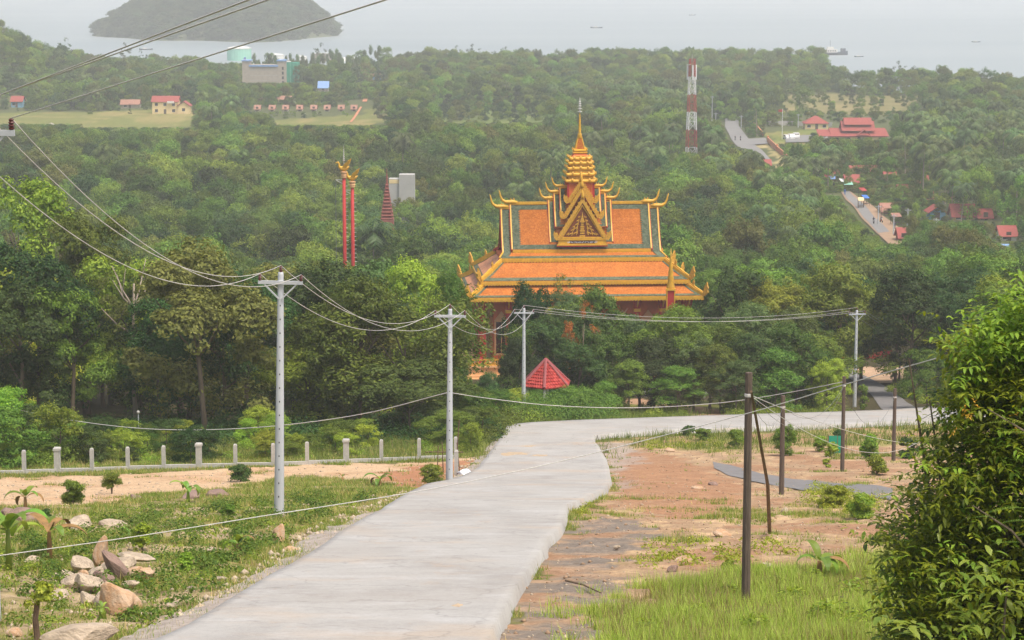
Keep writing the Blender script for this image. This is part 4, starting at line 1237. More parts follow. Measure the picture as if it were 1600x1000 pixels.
def skirt(name, top, bot, parent, tile='tile_orange'):
    """hipped ring of roof between two rectangles (half x, half y, z)"""
    (ax, ay, az), (bx, by, bz) = top, bot
    T = [(-ax, -ay, az), (ax, -ay, az), (ax, ay, az), (-ax, ay, az)]
    Bt = [(-bx, -by, bz), (bx, -by, bz), (bx, by, bz), (-bx, by, bz)]
    roots = []
    root = None
    for k in range(4):
        j = (k + 1) % 4
        mb = MB(); mid = [tuple((T[q][i] * 0.45 + Bt[q][i] * 0.55) - (0.10 if i == 2 else 0) for i in range(3)) for q in (k, j)]
        mb.slab([T[k], mid[0], mid[1], T[j]], 0.14); mb.slab([mid[0], Bt[k], Bt[j], mid[1]], 0.14)
        o = mb.build(name, tile if k != 3 else 'tile_orange_sidelight', parent)  # left slope: less saturated tile colour stands in for the light on that side
        g = MB(); up = Vector((0, 0, 0.05))
        def lerp(a, b, t): return Vector(a) * (1 - t) + Vector(b) * t
        def surf_pt(u, v):                    # u along the side, v down the slope
            a = lerp(T[k], T[j], u); m_ = lerp(mid[0], mid[1], u); b_ = lerp(Bt[k], Bt[j], u)
            return (lerp(a, m_, v / 0.55) if v < 0.55 else lerp(m_, b_, (v - 0.55) / 0.45)) + up
        Lb = (Vector(Bt[j]) - Vector(Bt[k])).length; e = 0.55 / Lb
        g.slab([surf_pt(0, 0.82), surf_pt(0, 0.995), surf_pt(1, 0.995), surf_pt(1, 0.82)], 0.05)
        for u0, u1 in ((0, e), (1 - e, 1)):
            g.slab([surf_pt(u0, 0.0), surf_pt(u0, 0.55), surf_pt(u1, 0.55), surf_pt(u1, 0.0)], 0.05)
            g.slab([surf_pt(u0, 0.55), surf_pt(u0, 0.82), surf_pt(u1, 0.82), surf_pt(u1, 0.55)], 0.05)
        g.build('tile_border', 'tile_green', o)
        f = MB(); a, b_ = Vector(Bt[k]), Vector(Bt[j]); d = (b_ - a).normalized(); n_ = Vector((d.y, -d.x, 0)) * 0.04
        f.beam(a + n_ + Vector((0, 0, -0.16)), b_ + n_ + Vector((0, 0, -0.16)), 0.10, 0.28)
        scallops(f, a + n_ + Vector((0, 0, -0.28)), b_ + n_ + Vector((0, 0, -0.28)), 0.34, 0.24)
        f.build('eave_fringe', 'gold', o)
        # hip rib at corner k
        hr = MB(); hr.beam(Vector(T[k]) + up * 3, Vector(mid[0]) + up * 3, 0.34, 0.4); hr.beam(Vector(mid[0]) + up * 3, Vector(Bt[k]) + up * 3, 0.34, 0.4)
        hr.beam(Vector(T[k]) + up * 8, Vector(Bt[k]) + up * 7, 0.18, 0.14)
        hr.build('hip_rib', 'gold', parent)
        dd = Vector((Bt[k][0] - T[k][0], Bt[k][1] - T[k][1], 0))
        naga(Vector(Bt[k]) + up * 3, dd, 1.0, parent)
        naga(lerp(T[k], Bt[k], 0.38) + up * 4, dd, 0.55, parent)

Z1, Z2 = ZR - 4.94, ZR - 5.75
gable_roof('upper_roof', 'x', 7.9, [(0, ZR), (0.85, ZR - 1.65), (1.9, ZR - 3.35), (3.0, Z1)], temple, border=0.85, bottom_border=0.6, top_border=0.75)
gable_roof('second_roof', 'x', 8.95, [(0, ZR - 0.5), (0.85, ZR - 2.2), (1.9, ZR - 3.95), (3.0, ZR - 5.28), (4.4, Z2)], temple, border=0.75, flare=0.5, bottom_border=0.5, top_border=0.5)
skirt('lower_roof', (9.3, 4.3, ZR - 6.15), (11.8, 7.2, ZR - 7.97), temple)
skirt('lowest_roof', (11.3, 6.7, ZR - 8.45), (13.1, 8.8, ZR - 9.6), temple)
# gable walls at both ends and the narrow walls between the roofs
for e in (-1, 1):
    gw = MB(); x = e * 8.7
    gw.prism([(x, -2.9, ZR - 5.3), (x, 2.9, ZR - 5.3), (x, 1.9, ZR - 4.0), (x, 0.8, ZR - 2.3), (x, 0, ZR - 0.75), (x, -0.8, ZR - 2.3), (x, -1.9, ZR - 4.0)], (-e * 0.2, 0, 0))
    g_ = gw.build('gable_wall', 'temple_dark', temple)
    gc = MB(); xx_ = x + e * 0.05
    gc.prism([(xx_, -2.2, ZR - 5.2), (xx_, 2.2, ZR - 5.2), (xx_, 0, ZR - 2.6)], (e * 0.12, 0, 0)); gc.build('gable_carving', 'gold_carved', g_)
cl = MB(); cl.box((0, 0, ZR - 6.1), (18.6, 8.5, 0.9)); cl.box((0, 0, ZR - 8.4), (22.8, 13.5, 1.0)); cl.build('frieze_wall', 'temple_orange', temple)

# central crossing: three stepped gables to each side
for (zr, hl, hw, zf, hs) in ((ZR + 0.45, 3.5, 2.5, ZR - 4.2, 0.85), (ZR + 1.2, 2.85, 2.0, ZR - 2.5, 0.8), (ZR + 1.85, 2.2, 1.5, ZR - 0.9, 0.75)):
    gable_roof('crossing_roof', 'x', hl, [(0, zr), (hw * 0.45, zr + (zf - zr) * 0.55), (hw, zf)], temple, border=0.45, bottom_border=0.3, top_border=0.25, fringe=False, hs=hs, rake=0.14)
FG = ((ZR + 0.75, 3.15, 2.85, ZR - 3.7), (ZR + 1.95, 2.45, 2.15, ZR - 1.35), (ZR + 2.6, 1.75, 1.6, ZR + 0.35))
for (za, dy, hw, zf) in FG:
    gable_roof('crossing_roof', 'y', dy - 0.15, [(0, za - 0.25), (hw * 0.93, zf)], temple, border=0.3, fringe=False, horns=False, top_border=0.2, bottom_border=0.2, rake=0.15)
    for s in (-1, 1):
        rk = MB(); ap = Vector((0, s * dy, za)); 
        for e in (-1, 1):
            ft = Vector((e * hw, s * dy, zf))
            rk.beam(ap, ft, 0.30, 0.46, up=(0, s, 0)) if False else rk.prism([ap + Vector((0, 0, 0.28)), ap + Vector((0, 0, -0.34)), ft + Vector((-e * 0.38, 0, -0.05)), ft + Vector((e * 0.12, 0, 0.0))], (0, s * 0.28, 0))
            for k in range(9):                # flame crest along the rake
                t0 = (k + 0.5) / 10; c_ = ap * (1 - t0) + ft * t0 + Vector((0, s * 0.14, 0.28 * (1 - t0) + 0.03)); nrm = Vector((e * (za - zf), 0, hw)).normalized()
                dn = (ft - ap).normalized() * 0.13
                rk.prism([c_ - dn - Vector((0, 0.05, 0)), c_ + dn - Vector((0, 0.05, 0)), c_ + nrm * 0.2 - dn * 0.6 - Vector((0, 0.05, 0))], (0, 0.1, 0))
        ro = rk.build('gable_rake', 'gold_carved', temple)
        for e in (-1, 1):
            ft = Vector((e * hw, s * (dy + 0.14), zf))
            sh = [(-0.25, -0.1), (0.15, -0.15), (0.4, 0.15), (0.5, 0.6), (0.42, 1.05), (0.2, 0.75), (0.02, 0.85), (-0.1, 0.45)]
            ear = MB(); ear.prism([ft + Vector((e * a * 0.9, 0, b * 0.9)) for a, b in sh], (0, s * 0.22, 0)); ear.build('gable_ear', 'gold_carved', temple)
        mb = MB(); mb.tube([ap + Vector((0, s * 0.1, 0.1)), ap + Vector((0, s * 0.25, 0.45)), ap + Vector((0, s * 0.2, 0.8)), ap + Vector((0, s * 0.3, 1.15))], [0.22, 0.2, 0.12, 0.02], 6)
        mb.build('gable_crest', 'gold', temple, True)

# carved pediment on the front (and back) gable
za, dy, hw, zf = FG[0]
for s in (-1, 1):
    yb = s * (dy - 0.02)
    pd = MB(); pd.prism([(-hw * 0.9, yb, zf + 0.05), (hw * 0.9, yb, zf + 0.05), (0, yb, za - 0.3)], (0, s * 0.06, 0))
    ped = pd.build('pediment', 'dark_panel', temple)
    ba = MB()
    ba.box((0, s * (dy + 0.12), zf - 0.05), (hw * 1.9, 0.3, 0.18)); ba.box((0, s * (dy + 0.10), zf + 0.14), (hw * 1.62, 0.22, 0.14))
    ba.box((0, s * (dy + 0.10), zf - 0.38), (hw * 1.92, 0.22, 0.46)); ba.box((0, s * (dy + 0.14), zf - 0.68), (hw * 2.02, 0.32, 0.14))
    ba.build('pediment_base', 'gold', ped)
    rb = MB(); rb.box((0, s * (dy + 0.12), zf - 0.82), (hw * 2.04, 0.3, 0.12)); rb.build('red_sill', 'temple_red', ped)
    tp = MB(); tp.box((0, s * (dy + 0.215), zf - 0.37), (2.9, 0.02, 0.30)); tpo = tp.build('name_panel', 'temple_dark', ped)
    # the inscription: a line of white Khmer lettering
    if s < 0:
        td = bpy.data.curves.new('lettering', 'FONT'); td.body = 'ព្រះវិហារ ម្ចាស់ សាងសង់ ដោយ ពុទ្ធបរិស័ទ'; td.size = 0.2; td.align_x = 'CENTER'; td.align_y = 'CENTER'; td.extrude = 0.004; td.offset = 0.006
        to = bpy.data.objects.new('lettering', td); COL.objects.link(to); bpy.context.view_layer.update()
        lme = bpy.data.meshes.new_from_object(to); bpy.data.objects.remove(to)
        lme.materials.clear(); to = link('lettering', lme, 'paint_white', ped)
        to.location = (0, s * (dy + 0.232), zf - 0.37); to.rotation_euler = (math.pi / 2, 0, 0)
    # relief: stepped shrine in the middle, scrolls climbing on both sides
    cv = MB(); yc = s * (dy + 0.06)
    for k, (w_, z_) in enumerate(((0.62, 0.32), (0.5, 0.62), (0.56, 0.9), (0.4, 1.12), (0.44, 1.36), (0.28, 1.6), (0.3, 1.82))):
        cv.box((0, yc, zf + z_), (w_, 0.16, 0.17))
    cv.prism([(-0.3, yc, zf + 1.9), (0.3, yc, zf + 1.9), (0.12, yc, zf + 2.35), (0, yc, zf + 3.1), (-0.12, yc, zf + 2.35)], (0, s * 0.14, 0))
    for e in (-1, 1):
        for (bx_, bz_, r_) in ((0.75, 0.5, 0.24), (0.72, 1.05, 0.22), (0.6, 1.55, 0.18), (0.48, 1.98, 0.14), (1.25, 0.46, 0.2), (1.12, 0.9, 0.16), (1.65, 0.42, 0.15), (0.95, 1.3, 0.12), (0.34, 2.4, 0.12)):
            pth = []
            for t in range(9):
                a = t / 8 * 4.6; q = r_ * (1 - t / 10)
                pth.append((e * (bx_ + q * math.cos(a)), yc + s * 0.03, zf + bz_ + q * math.sin(a)))
            cv.tube(pth, [0.06] * 8 + [0.03], 5)
            cv.prism([(e * (bx_ - r_), yc, zf + bz_ + r_ * 0.4), (e * (bx_ + r_ * 0.2), yc, zf + bz_ + r_ * 0.8), (e * (bx_ - r_ * 0.9), yc, zf + bz_ + r_ * 2.2)], (0, s * 0.08, 0))
    cv.build('relief', 'gold_carved', ped)
    fr = MB(); i_ = 0.16
    for e in (-1, 1):
        fr.prism([(0, s * dy, za - 0.55), (0, s * dy, za - 0.75), (e * (hw * 0.76), s * dy, zf + 0.22), (e * (hw * 0.83), s * dy, zf + 0.22)], (0, s * 0.14, 0))
    fr.build('inner_frame', 'gold', ped)

# the spire
sp_parts = []
def spy(py): return ZR + (318 - py) / 13.67 * 1.0 / 0.993
sb = MB(); sb.lathe([(1.42, ZR - 1), (1.42, spy(284))], sq=True)
for e in (-1, 1):
    for f in (-1, 1): sb.box((e * 1.36, f * 1.36, (spy(284) + ZR) / 2), (0.3, 0.3, spy(284) - ZR))
spire = sb.build('spire', 'temple_orange', temple)
for e in (-1, 1):
    for f in (-1, 1): MB().box((e * 1.45, f * 1.45, (spy(284) + ZR) / 2), (0.22, 0.22, spy(284) - ZR - 0.1)).build('corner_pilaster', 'temple_red', spire)
lv = [(283.5, 1.78, 1.50), (273.5, 1.68, 1.42), (264.5, 1.52, 1.28), (256.5, 1.42, 1.18), (249.5, 1.26, 1.0)]
for k, (py, ro_, rin) in enumerate(lv):
    z0 = spy(py); z1 = spy(lv[k + 1][0]) if k < 4 else spy(243)
    c_ = MB(); c_.lathe([(rin, z0 - 0.06), (ro_ - 0.1, z0 + 0.02), (ro_, z0 + 0.10), (ro_, z0 + 0.24), (ro_ - 0.14, z0 + 0.36)], sq=True)
    for e in (-1, 1):
        for f in (-1, 1):                       # upturned corner tips
            c_.tube([(e * (ro_ - 0.15), f * (ro_ - 0.15), z0 + 0.2), (e * (ro_ + 0.02), f * (ro_ + 0.02), z0 + 0.3), (e * (ro_ + 0.06), f * (ro_ + 0.06), z0 + 0.58)], [0.13, 0.1, 0.02], 5)
        for a in (-0.5, 0, 0.5):
            for ax in (0, 1):
                p = [e * (ro_ - 0.04), a * ro_ * 1.1]; p = p if ax == 0 else p[::-1]
                c_.lathe([(0.14, z0 + 0.2), (0.16, z0 + 0.34), (0.02, z0 + 0.56)], 6, (p[0], p[1], 0))
    c_.build('cornice', 'gold', spire)
    b_ = MB(); b_.lathe([(rin - 0.05, z0 + 0.2), (rin - 0.16, z1 + 0.0)], sq=True)
    for e in (-1, 1):
        for ax in (0, 1):
            p = (e * (rin - 0.06), 0) if ax == 0 else (0, e * (rin - 0.06))
            b_.box((p[0], p[1], (z0 + z1) / 2 + 0.15), (0.12, rin * 1.0, (z1 - z0) * 0.5) if ax == 0 else (rin * 1.0, 0.12, (z1 - z0) * 0.5))
    b_.build('tier', 'gold_carved', spire)
zz_ = lambda a: spy(a)
f1 = MB(); f1.lathe([(1.05, zz_(247)), (0.68, zz_(239))], sq=True); f1.build('tier', 'temple_orange', spire)
f2 = MB(); f2.lathe([(0.66, zz_(239.5)), (0.84, zz_(238.6)), (0.84, zz_(237.4)), (0.66, zz_(236.4)), (0.8, zz_(235.4)), (0.8, zz_(234.2)), (0.6, zz_(233))], sq=True)
for e in (-1, 1):
    for f in (-1, 1): f2.lathe([(0.1, 0), (0.1, 0.12), (0.01, 0.3)], 5, (e * 0.74, f * 0.74, zz_(234.2)))
f2.build('cornice', 'gold', spire)
f3 = MB(); f3.lathe([(0.56, zz_(234)), (0.22, zz_(215))], sq=True); f3.build('shaft', 'tile_orange', spire)
for e in (-1, 1):
    for f in (-1, 1): MB().beam((e * 0.55, f * 0.55, zz_(234)), (e * 0.21, f * 0.21, zz_(215.5)), 0.11, 0.11).build('corner_pilaster', 'gold', spire)
f5 = MB(); f5.lathe([(0.26, zz_(216.5)), (0.32, zz_(215)), (0.24, zz_(211)), (0.26, zz_(209.5)), (0.13, zz_(208)), (0.2, zz_(206.6)), (0.13, zz_(205.5)), (0.18, zz_(203)), (0.13, zz_(200)), (0.15, zz_(197)), (0.1, zz_(193)), (0.12, zz_(190)), (0.08, zz_(184)), (0.06, zz_(177))], 10)
f5.build('golden_needle', 'gold', spire, True)
f6 = MB(); pr = [(0.05, zz_(178))]
for py, r_ in ((175, 0.27), (170.5, 0.24), (166.5, 0.21), (163, 0.17), (160, 0.13)):
    pr += [(0.07, zz_(py + 0.9)), (r_, zz_(py + 0.3)), (r_, zz_(py - 0.4)), (0.07, zz_(py - 0.9))]
f6.lathe(pr + [(0.05, zz_(155)), (0.01, zz_(153))], 8); f6.build('ringed_tip', 'silver', spire)

# body: plinth, cella, gallery columns, windows
pl = MB(); pl.lathe([(1, 0), (1, 1)], sq=True); pl = MB()
for (hx, hy, z0, z1) in ((14.2, 9.9, -2.5, 0.35), (13.8, 9.5, 0.35, 0.7), (13.4, 9.1, 0.7, 1.5), (13.6, 9.3, 1.5, 1.7)):
    pl.box((0, 0, (z0 + z1) / 2), (hx * 2, hy * 2, z1 - z0))
pl.build('plinth', 'temple_peach', temple)
bal = MB()
for f in (-1, 1):
    bal.box((0, f * 9.0, 2.35), (26.4, 0.22, 0.16)); bal.box((0, f * 9.0, 1.85), (26.4, 0.16, 0.3))
    for k in range(44): bal.lathe([(0.11, 1.95), (0.16, 2.08), (0.08, 2.2), (0.11, 2.3)], 6, (-12.9 + k * 0.6, f * 9.0, 0))
for e in (-1, 1):
    bal.box((e * 13.2, 0, 2.35), (0.22, 17.8, 0.16)); bal.box((e * 13.2, 0, 1.85), (0.16, 17.8, 0.3))
bal.build('balustrade', 'gold_carved', temple)
ce = MB(); ce.box((0, 0, 5.6), (20.6, 11.6, 8.4)); ce.build('cella_wall', 'temple_orange', temple)
co = MB(); co.box((0, 0, 9.05), (24.4, 15.4, 0.5)); co.build('gallery_beam', 'temple_peach', temple)
colm = MB(); colm.lathe([(0.46, 1.7), (0.46, 2.1), (0.34, 2.3), (0.32, 7.9), (0.42, 8.2), (0.5, 8.8)], sq=True)
tri = MB(); tri.lathe([(0.37, 7.4), (0.37, 7.75)], sq=True)
cme, tme = None, None
for k in range(9):
    for f in (-1, 1):
        x = -11.6 + k * 2.9
        if cme is None:
            a = colm.build('column', 'temple_red', temple); b2_ = tri.build('column_band', 'gold', a); cme, tme = a, b2_
        else:
            a = inst(cme, temple); b2_ = inst(tme, a)
        a.location = (x, f * 7.2, 0)
for e in (-1, 1):
    for k in range(1, 5):
        a = inst(cme, temple); inst(tme, a); a.location = (e * 11.6, -7.2 + k * 2.88, 0)
wd = MB(); wd.box((0, 0, 0), (1.3, 0.16, 3.6)); wf = MB()
for e in (-1, 1): wf.box((e * 0.72, -0.04, 0), (0.18, 0.26, 3.9))
wf.box((0, -0.04, 1.9), (1.6, 0.26, 0.2)); wf.box((0, -0.04, -1.9), (1.6, 0.26, 0.2)); wf.box((0, -0.06, 0), (0.1, 0.2, 3.6))
wf.prism([(-0.8, -0.1, 2.0), (0.8, -0.1, 2.0), (0, -0.1, 3.0)], (0, 0.12, 0))
w0 = wd.build('window', 'temple_dark', temple); wf0 = wf.build('window_frame', 'temple_peach', w0)
first = True
for k in range(8):
    for f in (-1, 1):
        a = w0 if first else inst(w0, temple)
        if not first: inst(wf0, a)
        first = False
        a.location = (-10.15 + 2.9 * k if abs(-10.15 + 2.9 * k) < 10 else math.copysign(9.4, -10.15 + 2.9 * k), f * 5.86, 4.4); a.rotation_euler.z = 0 if f < 0 else math.pi
for e in (-1, 1):
    for y_ in (-3.4, 0, 3.4):
        a = inst(w0, temple); inst(wf0, a); a.location = (e * 10.36, y_, 4.4); a.rotation_euler.z = e * math.pi / 2
# brackets under the eaves
br = MB(); br.prism([(-0.06, 0, 7.9), (-0.06, 0, 8.6), (-0.06, -1.3, 9.15), (-0.06, -0.9, 8.5)], (0.12, 0, 0)); br0 = None
for k in range(9):
    for f in (-1, 1):
        o = br.build('eave_bracket', 'gold', temple) if br0 is None else inst(br0, temple)
        br0 = br0 or o
        o.location = (-11.6 + k * 2.9, f * 7.5, 0); o.rotation_euler.z = 0 if f < 0 else math.pi

# ------------------------------------------------------------------ small stupa before the temple's right end
p = P(1048, 440, 258); gz = h(p.x, 258)
zt = P(1048, 388, 258).z - gz
st = empty('stupa', (p.x, 258, gz)); tag(st, 'small red and gold stupa before the right end of the temple', 'stupa')
s1 = MB(); s1.lathe([(0.8, -0.5), (0.8, zt - 9.0), (0.4, zt - 8.2), (0.4, zt - 4.4)], sq=True); s1.build('shrine_body', 'temple_red', st)
s2 = MB(); s2.lathe([(0.42, zt - 4.45), (0.44, zt - 4.1), (0.3, zt - 3.5), (0.35, zt - 3.3), (0.24, zt - 2.8), (0.29, zt - 2.6), (0.18, zt - 2.2), (0.23, zt - 2.0), (0.12, zt - 1.6), (0.15, zt - 1.4), (0.08, zt - 0.9), (0.01, zt)], 10); s2.build('spire', 'gold', st, True)
s3 = MB()
for e in (-1, 1):
    for f in (-1, 1): s3.box((e * 0.4, f * 0.4, zt - 6.2), (0.1, 0.1, 3.6))
s3.lathe([(0.5, zt - 4.5), (0.5, zt - 4.3)], sq=True); s3.build('trim', 'gold', st)

# ------------------------------------------------------------------ red pavilion
p = P(853, 562, 200); gz = h(p.x, 200); top = p.z - gz
pv = empty('pavilion', (p.x, 200, gz)); tag(pv, 'small pavilion with a red tiled six-sided roof half hidden by bushes', 'pavilion')
Rr_, hh_ = 2.2, 2.1
rf = MB(); NS = 6
for k in range(NS):
    a0, a1 = 2 * math.pi * k / NS + 0.45, 2 * math.pi * (k + 1) / NS + 0.45
    for c_ in range(9):                       # tile courses, each lapping the next
        r0, r1 = Rr_ * c_ / 9, Rr_ * (c_ + 1) / 9 + 0.04; z0, z1 = top - hh_ * c_ / 9, top - hh_ * (c_ + 1) / 9
        for t in range(max(1, c_ + 1)):
            n_ = max(1, c_ + 1); u0, u1 = t / n_, (t + 1) / n_
            def ep(r, u, z): 
                x0, y0, x1, y1 = math.cos(a0), math.sin(a0), math.cos(a1), math.sin(a1)
                return (r * (x0 + (x1 - x0) * u), r * (y0 + (y1 - y0) * u), z)
            um = (u0 + u1) / 2
            o_ = len(rf.v)
            rf.v += [ep(r0, u0, z0), ep(r0, um, z0 + 0.05), ep(r0, u1, z0), ep(r1, u1, z1 + 0.04), ep(r1, um, z1 + 0.10), ep(r1, u0, z1 + 0.04), ep(r1, u0, z1 - 0.03), ep(r1, u1, z1 - 0.03)]
            rf.f += [(o_, o_ + 1, o_ + 4, o_ + 5), (o_ + 1, o_ + 2, o_ + 3, o_ + 4), (o_ + 5, o_ + 4, o_ + 3, o_ + 7, o_ + 6)]
ro = rf.build('roof', 'tile_red', pv, fix=False)
rc = MB()
for k in range(NS):
    a0 = 2 * math.pi * k / NS + 0.45
    rc.tube([(0, 0, top + 0.06), (Rr_ * math.cos(a0), Rr_ * math.sin(a0), top - hh_ + 0.08)], 0.13, 6)
surf('ridge_tile', S(150, 84, 84), 0.8, 0.15, 2); rc.build('ridge_tiles', 'ridge_tile', ro)
for k in range(NS):
    a0 = 2 * math.pi * k / NS + 0.45; MB().tube([(Rr_ * 0.85 * math.cos(a0), Rr_ * 0.85 * math.sin(a0), -0.5), (Rr_ * 0.85 * math.cos(a0), Rr_ * 0.85 * math.sin(a0), top - hh_ + 0.25)], 0.11, 8).build('post', 'wall_white', pv)
MB().lathe([(2.4, -0.5), (2.4, 0.12), (2.2, 0.2)], 6).build('floor_slab', 'concrete_post', pv)

# ------------------------------------------------------------------ twin red pillars with golden birds
def bird(parent, z):
    b = MB()
    b.tube([(0.72, 0, 0.62), (0.45, 0, 0.36), (0.1, 0, 0.26), (-0.35, 0, 0.3), (-0.62, 0, 0.52), (-0.62, 0, 0.86), (-0.74, 0, 1.08), (-0.98, 0, 1.02), (-1.16, 0, 0.92)], [0.04, 0.2, 0.34, 0.32, 0.17, 0.11, 0.15, 0.09, 0.02], 9)
    b.tube([(-0.05, 0.1, 0.2), (-0.05, 0.12, -0.12)], 0.06, 5); b.tube([(-0.05, -0.1, 0.2), (-0.05, -0.12, -0.12)], 0.06, 5)
    o = b.build('bird', 'gold', parent, True); o.location = (0, 0, z)
    for e in (-1, 1):
        w = MB(); w.prism([(-0.2, e * 0.24, 0.42), (0.35, e * 0.28, 0.4), (0.75, e * 0.5, 0.95), (0.95, e * 0.62, 1.6), (0.68, e * 0.56, 1.36), (0.5, e * 0.5, 1.3), (0.3, e * 0.42, 1.05), (0.0, e * 0.34, 0.85)], (0, e * 0.09, 0))
        w.build('wing', 'gold', o)
    return o
for (px, ptop, lab, tall) in ((537.5, 278, 'taller of the twin red pillars topped by a golden bird', True), (550.5, 293, 'shorter of the twin red pillars topped by a golden bird', False)):
    Y = 316; p = P(px, ptop, Y); gz = h(p.x, Y); hp = p.z - gz
    t = empty('red_pillar', (p.x, Y, gz), 0); tag(t, lab, 'pillar', 'twin red pillars')
    MB().lathe([(0.27, -0.5), (0.25, hp * 0.5), (0.22, hp)], 14).build('shaft', 'temple_red', t, True)
    MB().lathe([(0.27, hp), (0.36, hp + 0.06), (0.34, hp + 0.2), (0.4, hp + 0.34), (0.34, hp + 0.5), (0.44, hp + 0.66), (0.46, hp + 0.8), (0.2, hp + 0.86)], 12).build('capital', 'temple_peach', t)
    bird(t, hp + 0.95)
    st_ = MB()
    for k in range(int(hp / 0.6)): st_.tube([(0.2, -0.1, 1.5 + k * 0.55), (0.48, -0.1, 1.5 + k * 0.55)], 0.025, 4)
    if st_.v: st_.build('climbing_pegs', 'silver', t)
    ar = MB(); L = 1.1
    z_ = hp - (0.25 if tall else 0.35)
    ar.beam((-0.2, 0, z_), (-L, 0, z_), 0.06, 0.06); ar.beam((-0.2, 0, z_ - 0.5), (-L + 0.1, 0, z_ - 0.05), 0.05, 0.05); ar.build('bracket', 'paint_white', t)
    if tall:
        MB().tube([(-L, 0, 0), (-L, 0, z_)], 0.03, 5).build('halyard', 'wire_dark', t)
        pr = [(0.03, hp + 1.5)]
        for k in range(6):
            zq = hp + 2.3 + k * 0.26; r_ = 0.15 - k * 0.017; pr += [(0.03, zq - 0.08), (r_, zq - 0.02), (r_, zq + 0.03), (0.03, zq + 0.08)]
        MB().lathe(pr + [(0.01, hp + 4.4)], 7).build('ringed_tip', 'silver', t)

# ------------------------------------------------------------------ pink pinnacle shrine and grey slab building
p = P(605, 345, 420); gz = h(p.x, 420); zt = P(605, 262, 420).z - gz
sh = empty('shrine', (p.x, 420, gz)); tag(sh, 'dull red tiered pinnacle shrine rising from the trees beside the twin pillars', 'shrine')
b = MB(); z0 = zt - 9.2
b.lathe([(1.15, z0 - 1.6), (1.15, z0 + 0.2)], sq=True)
for k in range(11):
    r_ = 1.0 * (1 - k / 12.5) ** 1.1; z_ = z0 + 0.2 + k * 0.58
    b.lathe([(r_ * 0.86, z_), (r_ + 0.12, z_ + 0.1), (r_ + 0.14, z_ + 0.2), (r_ * 0.85, z_ + 0.3), (r_ * 0.8, z_ + 0.58)], sq=True)
    for e in (-1, 1):
        for f in (-1, 1): b.lathe([(0.10, 0), (0.02, 0.42)], 4, (e * r_, f * r_, z_ + 0.2))
b.lathe([(0.2, zt - 2.8), (0.16, zt - 2.0), (0.2, zt - 1.8), (0.08, zt - 1.2), (0.02, zt)], 8); b.build('pinnacle', 'pinnacle_pink', sh)
for e in (-1, 1):
    for k in range(3):
        r = MB(); w_ = 2.6 + k * 0.7; zz0 = z0 - 1.2 - k * 1.1
        r.slab([(e * 0.3, -w_, zz0 - 1.8), (e * (1.6 + k * 0.7), -w_, zz0 - 2.4), (e * (1.6 + k * 0.7), w_, zz0 - 2.4), (e * 0.3, w_, zz0 + 0.4)], 0.2); 
        r.prism([(e * (0.4 + k * 0.9), -w_, zz0 - 2.0), (e * (0.75 + k * 0.9), -w_, zz0 - 2.0), (e * (0.5 + k * 0.8), -w_, zz0 + 0.5), (e * (0.28 + k * 0.8), -w_, zz0 + 0.5)], (0, 0.3, 0))
        r.build('roof', 'tile_orange' if e > 0 else 'pinnacle_pink', sh)
MB().box((0, 0, (z0 - 3) / 2), (4.2, 5.2, z0 - 3)).build('body', 'pinnacle_pink', sh)

Y = 560; pa, pb_ = P(608, 275, Y), P(648, 272, Y); gz = h(pa.x, Y); Wd = pb_.x - pa.x; top = pb_.z - gz
sl = empty('concrete_tower', ((pa.x + pb_.x) / 2, Y, gz)); tag(sl, 'blank grey concrete block standing behind the pink pinnacle shrine', 'building')
MB().box((Wd * 0.2, 0, top / 2), (Wd * 0.6, 4, top)).build('wall', 'grey_slab', sl)
MB().box((-Wd * 0.3, 0.3, top / 2 - 0.5), (Wd * 0.4, 3.4, top - 1.0)).build('wall', 'grey_slab', sl)
MB().box((-Wd * 0.28, -1.42, top - 1.6), (Wd * 0.42, 0.06, 0.9)).build('cream_band', 'wall_cream', sl)
jn = MB()
for k in range(1, 6): jn.box((Wd * 0.2, -2.01, top * k / 6), (Wd * 0.6, 0.03, 0.06))
jn.build('joint', 'concrete_post', sl)

# ------------------------------------------------------------------ power poles and wires
def ground_at(px, py):
    return W(px, py)
HOLE = None
def power_pole(px, pybase, pytop, label, ht=9.0, lean=0.0, at=None, rz=0.0, arm=1.6, group='concrete power poles'):
    global HOLE
    p = at or W(px, pybase)
    r = empty('power_pole', p, rz); tag(r, label, 'power pole', group)
    r.rotation_euler.y = lean
    MB().lathe([(0.2, -0.4), (0.185, 0.2), (0.105, ht - 0.1), (0.09, ht)], 12).build('shaft', 'pole_grey', r, True)
    hb_ = MB()
    for k in range(int(ht / 0.55)):
        z = 0.8 + k * 0.5
        if z < ht - 1: hb_.box((0, -(0.187 - 0.09 * z / ht), z), (0.035, 0.012, 0.06))
    hb_.build('step_holes', 'rubber', r)['kind'] = 'stuff'
    MB().box((0, -0.13, ht - 0.36), (arm, 0.1, 0.12)).build('crossarm', 'pole_grey', r)
    for e in (-1, 1):
        MB().beam((e * arm * 0.36, -0.14, ht - 0.42), (e * 0.05, -0.14, ht - 0.95), 0.04, 0.05).build('brace', 'pole_grey', r)
    tops = []
    for e in (-1, 0, 1):
        b = (e * (arm / 2 - 0.06), -0.13 if e else 0, ht - 0.30 if e else ht)
        i = MB().lathe([(0.035, 0), (0.06, 0.02), (0.06, 0.05), (0.04, 0.06), (0.075, 0.09), (0.04, 0.12), (0.07, 0.15), (0.04, 0.18), (0.06, 0.21), (0.03, 0.24)], 8, b)
        i.build('insulator', 'insulator', r)
        tops.append(Vector((b[0], b[1], b[2] + 0.24)))
    M4 = Matrix.Translation(Vector(p)) @ Matrix.Rotation(rz, 4, 'Z') @ Matrix.Rotation(lean, 4, 'Y')
    return [M4 @ t for t in tops], r

